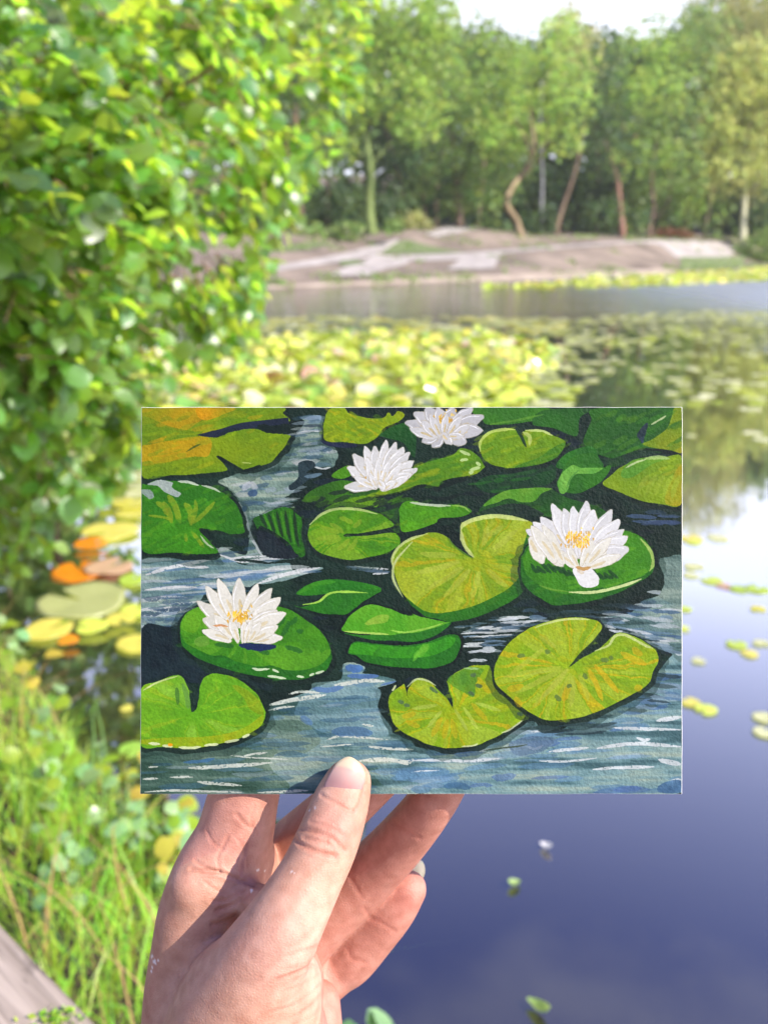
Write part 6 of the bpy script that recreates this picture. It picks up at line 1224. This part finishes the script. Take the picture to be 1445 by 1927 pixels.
# ------------------------------------------------------------------ the hand
def hand():
    S = CARD_D * 1000.0                                # work in millimetres, lens space: x right, y up, z towards the lens
    def P(px, py, z):
        d = S - z; return np.array([(px - PW / 2) / FPX * d, -(py - PH / 2) / FPX * d, z])
    def R(r, z): return r * (S - z) / FPX
    def chain(pts, n=8):
        q = [(*P(x, y, z), R(r, z)) for x, y, z, r in pts]
        return smooth_open(q, n) if n else np.array(q)
    body = [
      chain([(655, 1473, 7.6, 44), (640, 1515, 10, 54), (614, 1588, 14.5, 60), (582, 1655, 18, 63), (535, 1740, 21, 74), (482, 1830, 17, 92), (440, 1935, 8, 125), (436, 2200, 14, 150)]),  # thumb and its metacarpal
      chain([(452, 1925, -10, 150), (450, 2010, -6, 176), (445, 2200, 4, 176), (450, 2600, 34, 178), (450, 3300, 80, 185)]),       # wrist and forearm
      chain([(352, 1955, -10, 86), (350, 1870, -10, 78), (354, 1790, -9, 69), (372, 1720, -8, 74), (405, 1650, -10, 80), (440, 1578, -12.5, 73), (459, 1500, -12.2, 66), (490, 1420, -10.6, 56), (545, 1350, -9.4, 47)]),   # index
      chain([(425, 1665, -20, 92), (450, 1625, -20, 72)]), chain([(470, 1700, -22, 70), (500, 1780, -26, 80), (530, 1850, -26, 80)]), chain([(480, 1690, -38, 66), (520, 1790, -48, 70), (540, 1860, -50, 70), (520, 1980, -30, 80)]),   # palm
      chain([(362, 1668, -1, 38), (425, 1684, -6, 26), (490, 1700, 2, 34), (530, 1715, 14, 40)]),     # web between thumb and index
      chain([(540, 1850, 10, 66), (520, 1930, 8, 84), (500, 2050, 8, 100)]),                            # ball of the thumb
      chain([(595, 1892, -36, 46), (580, 1990, -28, 66), (540, 2150, -12, 90)]),                        # heel of the hand
    ]
    mid = [chain([(480, 1690, -38, 62), (545, 1606, -36, 57), (627, 1533, -25, 54), (705, 1462, -13, 49), (775, 1395, -9.3, 44)])]
    ring = [chain([(540, 1800, -50, 62), (600, 1738, -50, 57), (690, 1650, -44, 54), (757, 1580, -32, 50), (815, 1508, -17, 45), (850, 1452, -9.4, 40)])]
    pink = [chain([(560, 1870, -54, 60), (628, 1826, -58, 48), (658, 1803, -58, 50), (695, 1760, -56, 49), (737, 1712, -52, 45), (768, 1674, -49, 35)])]
    h = 0.62
    allp = np.vstack([np.vstack(g) for g in (body, mid, ring, pink)])
    lo = np.array([allp[:, 0].min() - 34, P(450, 2560, 30)[1], -80]); hi = np.array([P(880, 1500, -15)[0] + 6, P(655, 1325, 0)[1] + 5, 48])
    nx, ny, nz = [int(math.ceil((hi[i] - lo[i]) / h)) + 1 for i in range(3)]
    gx = (lo[0] + h * np.arange(nx)).astype(np.float32)[:, None, None]; gy = (lo[1] + h * np.arange(ny)).astype(np.float32)[None, :, None]; gz = (lo[2] + h * np.arange(nz)).astype(np.float32)[None, None, :]
    def cone_sdf(a, b, sl):
        pa = a[:3]; ba = b[:3] - a[:3]; L2 = float(ba @ ba) + 1e-9
        x = gx[sl[0]] - pa[0]; y = gy[:, sl[1]] - pa[1]; z = gz[:, :, sl[2]] - pa[2]
        t = np.clip((x * ba[0] + y * ba[1] + z * ba[2]) / L2, 0, 1).astype(np.float32)
        return np.sqrt((x - t * ba[0]) ** 2 + (y - t * ba[1]) ** 2 + (z - t * ba[2]) ** 2) - (a[3] + (b[3] - a[3]) * t)
    def smin(a, b, k):
        hh = np.maximum(k - np.abs(a - b), 0) / k; return np.minimum(a, b) - hh * hh * k * 0.25
    def chain_sdf(c):
        F_ = np.full((nx, ny, nz), 30.0, np.float32)
        for i in range(len(c) - 1):
            a, b = c[i], c[i + 1]; m = max(a[3], b[3]) + 14
            mn = np.minimum(a[:3], b[:3]) - m; mx = np.maximum(a[:3], b[:3]) + m
            i0 = np.clip(((mn - lo) / h).astype(int), 0, [nx, ny, nz]); i1 = np.clip(((mx - lo) / h).astype(int) + 1, 0, [nx, ny, nz])
            if (i1 <= i0).any(): continue
            sl = tuple(slice(i0[k], i1[k]) for k in range(3))
            F_[sl] = np.minimum(F_[sl], cone_sdf(a, b, sl))
        return F_
    f = None
    for k, c in enumerate(body):
        g = chain_sdf(c); f = g if f is None else smin(f, g, 5.0 if k not in (2,) else 4.0)
    for c in mid: f = smin(f, chain_sdf(c), 1.6)
    for c in ring: f = smin(f, chain_sdf(c), 1.2)
    for c in pink: f = smin(f, chain_sdf(c), 1.2)
    # flattened pads where finger and thumb press on the card
    slab = np.maximum(np.abs(gz + 0.45) - 0.62, 0) * 0 + (np.abs(gz + 0.45) - 0.58)
    ycard = P(700, CY1, 0)[1]
    box = np.maximum(slab, (ycard - 0.4) - gy)
    f = np.maximum(f, -box)
    # ---- naive surface nets
    s = f < 0; cor = [(i, j, k) for i in (0, 1) for j in (0, 1) for k in (0, 1)]
    cnt = sum(s[i:nx - 1 + i, j:ny - 1 + j, k:nz - 1 + k].astype(np.int8) for i, j, k in cor)
    cells = np.argwhere((cnt > 0) & (cnt < 8)); ids = np.full((nx - 1, ny - 1, nz - 1), -1, np.int64); ids[tuple(cells.T)] = np.arange(len(cells))
    acc = np.zeros((len(cells), 3)); num = np.zeros(len(cells))
    for a in cor:
        for ax in range(3):
            if a[ax]: continue
            b = list(a); b[ax] = 1
            fa = f[tuple((cells + a).T)]; fb = f[tuple((cells + b).T)]; m = (fa < 0) != (fb < 0)
            t = np.where(m, fa / np.where(fa - fb == 0, 1, fa - fb), 0)
            p = np.array(a, float)[None].repeat(len(cells), 0); p[:, ax] += t; acc += p * m[:, None]; num += m
    V = lo + h * (cells + acc / num[:, None])
    Q = []
    for ax in range(3):
        u, v = (ax + 1) % 3, (ax + 2) % 3
        d = [slice(1, -1)] * 3; d[ax] = slice(0, -1)
        e = [slice(1, -1)] * 3; e[ax] = slice(1, None)
        A = s[tuple(d)]; B = s[tuple(e)]; w = np.argwhere(A != B); flip = A[tuple(w.T)]
        off = np.array([1, 1, 1]); off[ax] = 0; w = w + off
        def cell(du, dv):
            c = w.copy(); c[:, u] -= du; c[:, v] -= dv
            c = np.clip(c, 0, [nx - 2, ny - 2, nz - 2]); return ids[tuple(c.T)]
        q = np.stack([cell(1, 1), cell(0, 1), cell(0, 0), cell(1, 0)], -1); q[~flip] = q[~flip][:, ::-1]; Q.append(q[(q >= 0).all(1)])
    Q = np.vstack(Q)
    # relax once or twice
    def lap(V, it, lam):
        E = np.vstack([Q[:, [0, 1]], Q[:, [1, 2]], Q[:, [2, 3]], Q[:, [3, 0]]])
        for _ in range(it):
            a = np.zeros_like(V); n = np.zeros(len(V)); np.add.at(a, E[:, 0], V[E[:, 1]]); np.add.at(a, E[:, 1], V[E[:, 0]]); np.add.at(n, E[:, 0], 1); np.add.at(n, E[:, 1], 1)
            V = V + lam * (a / np.maximum(n, 1)[:, None] - V)
        return V
    V = lap(V, 14, 0.5)
    def normals(V):
        nrm = np.zeros_like(V); fn = np.cross(V[Q[:, 2]] - V[Q[:, 0]], V[Q[:, 3]] - V[Q[:, 1]])
        for k in range(4): np.add.at(nrm, Q[:, k], fn)
        return nrm / (np.linalg.norm(nrm, axis=1)[:, None] + 1e-9)
    n = normals(V)
    X = PW / 2 + FPX * V[:, 0] / (S - V[:, 2]); Y = PH / 2 - FPX * V[:, 1] / (S - V[:, 2]); Zc = V[:, 2]
    # ---- skin folds pressed into the surface
    def dist(pl):
        q = smooth_open(pl, 5); best = np.full(len(V), 1e9)
        for i in range(len(q) - 1):
            a = q[i]; e = q[i + 1] - a; t = np.clip(((X - a[0]) * e[0] + (Y - a[1]) * e[1]) / (e @ e + 1e-9), 0, 1); best = np.minimum(best, np.hypot(X - a[0] - t * e[0], Y - a[1] - t * e[1]))
        return best
    disp = np.zeros(len(V)); red = np.zeros(len(V)); front = n[:, 2] > 0.05
    def fold(pl, depth, w, zr, rd=0.4):
        m = front & (Zc > zr[0]) & (Zc < zr[1]); d = dist(pl); g = np.exp(-(d / w) ** 2) * m; lip = np.exp(-((d - 2.2 * w) / (1.1 * w)) ** 2) * m
        disp[:] += -depth * g + depth * 0.28 * lip; red[:] = np.maximum(red, rd * np.exp(-(d / (1.6 * w)) ** 2) * m)
    TH = (9, 60)
    T = lambda *p: [(500 + x / 6.568, 1410 + y / 6.568) for x, y in p]
    fold(T((440, 1000), (560, 1010), (700, 1060), (800, 1100), (900, 1190), (960, 1260)), 0.42, 4.0, TH)
    fold(T((360, 1110), (430, 1180), (560, 1240), (700, 1290), (860, 1330)), 0.55, 3.6, TH, 0.6)
    fold(T((480, 1100), (600, 1120), (740, 1160), (830, 1210)), 0.35, 3.0, TH, 0.3)
    fold(T((560, 900), (700, 930), (860, 1000), (960, 1080)), 0.22, 3.0, TH, 0.2)
    fold(T((640, 840), (760, 880), (900, 960)), 0.15, 2.5, TH, 0.1); fold(T((768, 1090), (775, 1130), (765, 1170)), 0.2, 1.6, TH, 1.0)
    fold(T((690, 570), (760, 615), (870, 672), (1000, 752), (1085, 772)), 0.35, 3.0, (6, 60), 0.3)
    fold(T((1085, 770), (1150, 680), (1195, 540), (1215, 430)), 0.30, 2.6, (4, 60), 0.7)
    Z2 = lambda *p: [(260 + x / 4.0139, 1490 + y / 4.0129) for x, y in p]
    IN = (-30, 8)
    fold(Z2((400, 590), (500, 600), (620, 615), (740, 660), (900, 720)), 0.7, 3.4, (-40, 12), 0.3)
    fold(Z2((430, 520), (520, 580), (620, 605)), 0.4, 2.6, IN); fold(Z2((620, 610), (600, 500), (640, 420), (680, 330)), 0.35, 2.4, IN, 0.3); fold(Z2((770, 640), (780, 540), (820, 400)), 0.3, 2.4, IN, 0.3)
    fold(Z2((860, 280), (800, 240), (740, 170)), 0.35, 3, IN, 0.3); fold(Z2((640, 440), (560, 380), (520, 300)), 0.25, 2.4, IN, 0.3); fold(Z2((900, 330), (850, 210), (880, 120)), 0.2, 2.4, IN, 0.2); fold(Z2((820, 560), (790, 420), (700, 300)), 0.2, 2.2, IN, 0.2)
    fold(Z2((600, 900), (700, 860), (830, 780)), 0.4, 4, (-40, 20), 0.4); fold(Z2((560, 830), (680, 820), (800, 740)), 0.3, 3.5, (-40, 20), 0.4); fold(Z2((570, 1010), (660, 990), (750, 940)), 0.5, 5, (-40, 20), 0.4)
    fold(Z2((500, 680), (560, 730), (640, 760)), 0.25, 2.6, (-40, 20), 0.2)
    Z3 = lambda *p: [(260 + x / 3.6125, 1720 + y / 3.6135) for x, y in p]
    LO = (2, 60)
    fold(Z3((1225, 270), (1170, 350), (1080, 400), (940, 450)), 0.35, 2.8, LO, 0.7); fold(Z3((1215, 225), (1120, 250), (1000, 290)), 0.15, 2.6, LO, 0.5); fold(Z3((1240, 480), (1150, 560), (1040, 630), (900, 670)), 0.15, 2.8, LO, 0.4); fold(Z3((1235, 560), (1160, 640), (1050, 700)), 0.12, 2.6, LO, 0.4); fold(Z3((1200, 320), (1080, 360), (950, 380)), 0.07, 2.4, LO, 0.3); fold(Z3((1240, 400), (1120, 480), (960, 540)), 0.10, 2.4, LO, 0.3); fold(Z3((1235, 650), (1150, 720), (1060, 760)), 0.10, 2.6, LO, 0.3)
    Z4 = lambda *p: [(580 + x / 4.587, 1480 + y / 4.588) for x, y in p]
    BK = (-60, 0)
    fold(Z4((740, 310), (840, 380), (960, 450)), 0.16, 4, BK, 0.3); fold(Z4((350, 760), (400, 860), (460, 960)), 0.14, 4, BK, 0.3)
    fold(Z4((490, 1060), (540, 1140), (640, 1190), (740, 1250)), 0.16, 4, BK, 0.3); fold(Z4((340, 1420), (380, 1490), (500, 1530)), 0.16, 4, BK, 0.3)
    rr = np.random.default_rng(6)
    V = V + n * disp[:, None]
    # ---- colour of the skin, with its lit and shaded sides painted in
    base = np.array([0.385, 0.212, 0.145]); rosy = np.array([0.355, 0.150, 0.112]); warm = np.array([0.395, 0.222, 0.140]); pale = np.array([0.45, 0.285, 0.215])
    c = np.tile(base, (len(V), 1))
    def blend(col, w): c[:] = c * (1 - w[:, None]) + np.asarray(col) * w[:, None]
    g = lambda x, y, r: np.exp(-(((X - x) ** 2 + (Y - y) ** 2) / r ** 2))
    blend(rosy, 0.55 * (Zc < 0) * np.clip((Y - 1450) / 40, 0, 1) * (X < 560)); blend(rosy, 0.75 * (Zc < -4) * (X > 560))
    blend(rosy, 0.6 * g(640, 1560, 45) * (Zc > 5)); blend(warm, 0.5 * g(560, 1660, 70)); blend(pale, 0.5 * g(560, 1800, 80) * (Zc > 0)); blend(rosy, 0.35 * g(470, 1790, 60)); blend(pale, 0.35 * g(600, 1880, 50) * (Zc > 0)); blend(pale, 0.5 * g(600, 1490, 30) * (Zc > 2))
    blend((0.36, 0.11, 0.085), 0.35 * g(775, 1690, 45) * (Zc < -5)); blend(rosy, 0.4 * g(460, 1620, 60))
    blend((0.31, 0.165, 0.105), 0.6 * np.clip((370 - X) / 70, 0, 1) * np.clip((Y - 1600) / 60, 0, 1)); blend((0.46, 0.29, 0.215), 0.6 * g(605, 1720, 60) * (Zc > 5)); blend((0.46, 0.285, 0.215), 0.6 * g(560, 1800, 70) * (Zc > 5))  # painted shading: browner on the shaded left, paler on the sunlit thumb side
    mot = np.sin(X * 0.09 + 2 * np.sin(Y * 0.05)) * np.sin(Y * 0.08 + 1.7 * np.sin(X * 0.043)); blend(rosy, 0.16 * np.clip(mot, 0, 1)); blend(pale, 0.14 * np.clip(-mot, 0, 1))
    blend((0.36, 0.12, 0.08), np.clip(red, 0, 1) * 0.7)
    # specks of dried white paint
    for (x, y, r) in ((286, 1801, 2.6), (290, 1810, 3.0), (292, 1813, 2.2), (298, 1807, 2.0), (285, 1828, 1.6), (286, 1822, 1.4), (280, 1793, 1.6), (278, 1812, 1.4), (485, 1638, 2.2), (499, 1639, 1.6), (474, 1677, 2.4), (473, 1680, 1.8), (592, 1522, 2.0), (582, 1526, 1.8), (549, 1640, 1.8), (555, 1644, 1.6)):
        blend((0.62, 0.58, 0.55), 0.85 * (np.hypot(X - x, Y - y) < r) * front)
    m, nt, out = new_mat('skin'); L = nt.links
    p = N(nt, 'ShaderNodeBsdfPrincipled'); p.inputs['Roughness'].default_value = 0.56; p.inputs['Specular IOR Level'].default_value = 0.32
    p.inputs['Subsurface Weight'].default_value = 0.14; p.inputs['Subsurface Radius'].default_value = (1.0, 0.36, 0.2); p.inputs['Subsurface Scale'].default_value = 0.0028
    at = N(nt, 'ShaderNodeVertexColor'); at.layer_name = 'Col'
    tc = N(nt, 'ShaderNodeTexCoord')
    n0 = N(nt, 'ShaderNodeTexNoise'); n0.inputs['Scale'].default_value = 240; n0.inputs['Detail'].default_value = 4; L.new(tc.outputs['Object'], n0.inputs[0])
    cr = N(nt, 'ShaderNodeValToRGB'); cr.color_ramp.elements[0].color = (0.82, 0.72, 0.68, 1); cr.color_ramp.elements[1].color = (1.08, 1.06, 1.05, 1); cr.color_ramp.elements[0].position = 0.3; cr.color_ramp.elements[1].position = 0.7; L.new(n0.outputs['Fac'], cr.inputs[0])
    mu = N(nt, 'ShaderNodeMixRGB'); mu.blend_type = 'MULTIPLY'; mu.inputs[0].default_value = 1; L.new(at.outputs['Color'], mu.inputs[1]); L.new(cr.outputs[0], mu.inputs[2]); L.new(mu.outputs[0], p.inputs['Base Color'])
    vo = N(nt, 'ShaderNodeTexVoronoi'); vo.inputs['Scale'].default_value = 1150; vo.feature = 'DISTANCE_TO_EDGE'; L.new(tc.outputs['Object'], vo.inputs['Vector'])
    mp = N(nt, 'ShaderNodeMapping'); mp.inputs['Scale'].default_value = (300, 1400, 500); mp.inputs['Rotation'].default_value = (0, 0, 0.45); L.new(tc.outputs['Object'], mp.inputs[0])
    n3 = N(nt, 'ShaderNodeTexNoise'); n3.inputs['Scale'].default_value = 1.0; n3.inputs['Detail'].default_value = 2; L.new(mp.outputs[0], n3.inputs[0])
    b = N(nt, 'ShaderNodeBump'); b.inputs['Strength'].default_value = 0.6; b.inputs['Distance'].default_value = 0.00025; L.new(vo.outputs['Distance'], b.inputs['Height'])
    b2 = N(nt, 'ShaderNodeBump'); b2.inputs['Strength'].default_value = 0.35; b2.inputs['Distance'].default_value = 0.0003; L.new(n3.outputs['Fac'], b2.inputs['Height']); L.new(b.outputs[0], b2.inputs['Normal']); L.new(b2.outputs[0], p.inputs['Normal'])
    L.new(p.outputs[0], out.inputs[0])
    def world(v):
        v = np.asarray(v, float) / 1000.0
        return v[:, :1] * np.array(RT) + v[:, 1:2] * np.array(UP) - (v[:, 2:3] - CARD_D) * 0 + (CARD_D - v[:, 2:3]) * np.array(FW) + np.array(CAM)
    org = np.array(at_depth(450, 2300, CARD_D))
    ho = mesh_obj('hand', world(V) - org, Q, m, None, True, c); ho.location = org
    tag(ho, 'bare left hand with flecks of white paint holding up the card between thumb and fingers', 'hand')
    print('hand verts', len(V))
    # ---- nails
    mn, nt, out = new_mat('fingernail'); L = nt.links
    p = N(nt, 'ShaderNodeBsdfPrincipled'); p.inputs['Roughness'].default_value = 0.26; p.inputs['Specular IOR Level'].default_value = 0.5; p.inputs['Subsurface Weight'].default_value = 0.2; p.inputs['Subsurface Scale'].default_value = 0.0015
    at = N(nt, 'ShaderNodeVertexColor'); at.layer_name = 'Col'; L.new(at.outputs['Color'], p.inputs['Base Color'])
    tc = N(nt, 'ShaderNodeTexCoord'); mp = N(nt, 'ShaderNodeMapping'); mp.inputs['Scale'].default_value = (1500, 200, 200); mp.inputs['Rotation'].default_value = (0, 0, -0.35); L.new(tc.outputs['Object'], mp.inputs[0])
    nz = N(nt, 'ShaderNodeTexNoise'); nz.inputs['Scale'].default_value = 1; L.new(mp.outputs[0], nz.inputs[0]); b = N(nt, 'ShaderNodeBump'); b.inputs['Strength'].default_value = 0.12; b.inputs['Distance'].default_value = 0.0001; L.new(nz.outputs['Fac'], b.inputs['Height']); L.new(b.outputs[0], p.inputs['Normal']); L.new(p.outputs[0], out.inputs[0])
    # thumb nail: follows the thumb surface, arched, its free edge running past the tip
    out_px = smooth_closed(T((1010, 95), (890, 160), (800, 280), (720, 440), (700, 560), (760, 612), (870, 670), (1000, 752), (1080, 770), (1150, 660), (1200, 480), (1232, 340), (1192, 215), (1105, 125)), 6)
    cen = out_px.mean(0); RN = 14; NV = []; NC = []; M_ = len(out_px)
    tx, ty = X[front & (Zc > 2)], Y[front & (Zc > 2)]; tz = V[front & (Zc > 2), 2]
    def zsurf(x, y):
        d2 = (tx - x) ** 2 + (ty - y) ** 2; k = np.argpartition(d2, 6)[:6]; w = 1 / (d2[k] + 1.0); return float((tz[k] * w).sum() / w.sum())
    ax = np.array([0.30, -0.954])           # nail axis in the picture, base to tip
    def nail_z(x, y):
        # arch across, gentle slope along, free of the lumps of the skin
        q = np.array([x, y]) - cen; al = q @ ax; ac = q @ np.array([0.954, 0.30])
        z0 = zsurf(cen[0], cen[1]) + 0.55
        return z0 - 0.0016 * ac * ac - 0.010 * al - 0.00085 * al * al * (al > 0)
    for r in range(RN + 1):
        for k in range(M_):
            t = (r / RN) ** 0.85; q = cen + (out_px[k] - cen) * t; zz = nail_z(*q)
            if r == RN: zz -= 0.5
            NV.append(P(q[0], q[1], zz))
            al = (q - cen) @ ax; ac = (q - cen) @ np.array([0.954, 0.30])
            pinkc = np.array([0.30, 0.15, 0.135]); free = np.array([0.40, 0.32, 0.21]); lun = np.array([0.38, 0.28, 0.26])
            wf = np.clip((al - 30 + 0.006 * ac * ac) / 4, 0, 1); wl = np.clip((-al - 32 + 0.012 * ac * ac) / 6, 0, 1); wm = np.clip((al + 2) / 24, 0, 1)
            cc = pinkc * (1 - wm * 0.6) + np.array([0.42, 0.29, 0.22]) * wm * 0.6; cc = cc * (1 - wl) + lun * wl
            line = math.exp(-((al - 29 + 0.006 * ac * ac) / 2.2) ** 2); cc = cc * (1 - 0.35 * line) + np.array([0.42, 0.22, 0.17]) * 0.35 * line
            cc = cc * (1 - wf) + free * wf; NC.append(cc)
    NF = [(r * M_ + k, r * M_ + (k + 1) % M_, (r + 1) * M_ + (k + 1) % M_, (r + 1) * M_ + k) for r in range(RN) for k in range(M_)]
    no = mesh_obj('thumbnail', world(np.array(NV)) - org, [f_[::-1] for f_ in NF], mn, ho, True, np.array(NC))
    # little finger nail: only its tip shows, beyond the finger end
    tip = P(770, 1668, -50); top = P(793, 1614, -53)
    u = top - tip; u /= np.linalg.norm(u); w_ = np.cross(u, [0.35, 0.2, 1.0]); w_ /= np.linalg.norm(w_); nn = np.cross(w_, u)
    NV = []; NC = []; a_, b_ = 13, 9
    for i in range(a_):
        for j in range(b_):
            s_ = i / (a_ - 1); t = (j / (b_ - 1) - 0.5) * 2; wd = 5.0 * math.sqrt(max(0.0, 1 - max(0, (s_ - 0.55) / 0.5) ** 2)) if s_ > 0.55 else 5.0
            NV.append(tip + u * (s_ * 10.6 - 1.2) + w_ * t * wd - nn * (0.9 * t * t) - nn * 2.2 + nn * 0.5 * s_); NC.append(np.array([0.54, 0.47, 0.28]) if s_ > 0.5 else np.array([0.36, 0.2, 0.15]))
    NF = [(i * b_ + j, i * b_ + j + 1, (i + 1) * b_ + j + 1, (i + 1) * b_ + j) for i in range(a_ - 1) for j in range(b_ - 1)]
    k0 = len(NV); NV += [v - nn * 0.45 for v in NV]; NC += NC[:k0]; NF += [tuple(i + k0 for i in f_[::-1]) for f_ in NF]
    for i in range(a_ - 1): NF += [(i * b_, (i + 1) * b_, (i + 1) * b_ + k0, i * b_ + k0), (i * b_ + b_ - 1, i * b_ + b_ - 1 + k0, (i + 1) * b_ + b_ - 1 + k0, (i + 1) * b_ + b_ - 1)]
    for j in range(b_ - 1): q = (a_ - 1) * b_ + j; NF.append((q, q + 1, q + 1 + k0, q + k0))
    mesh_obj('fingernail', world(np.array(NV)) - org, NF, mn, ho, True, np.array(NC))
hand()
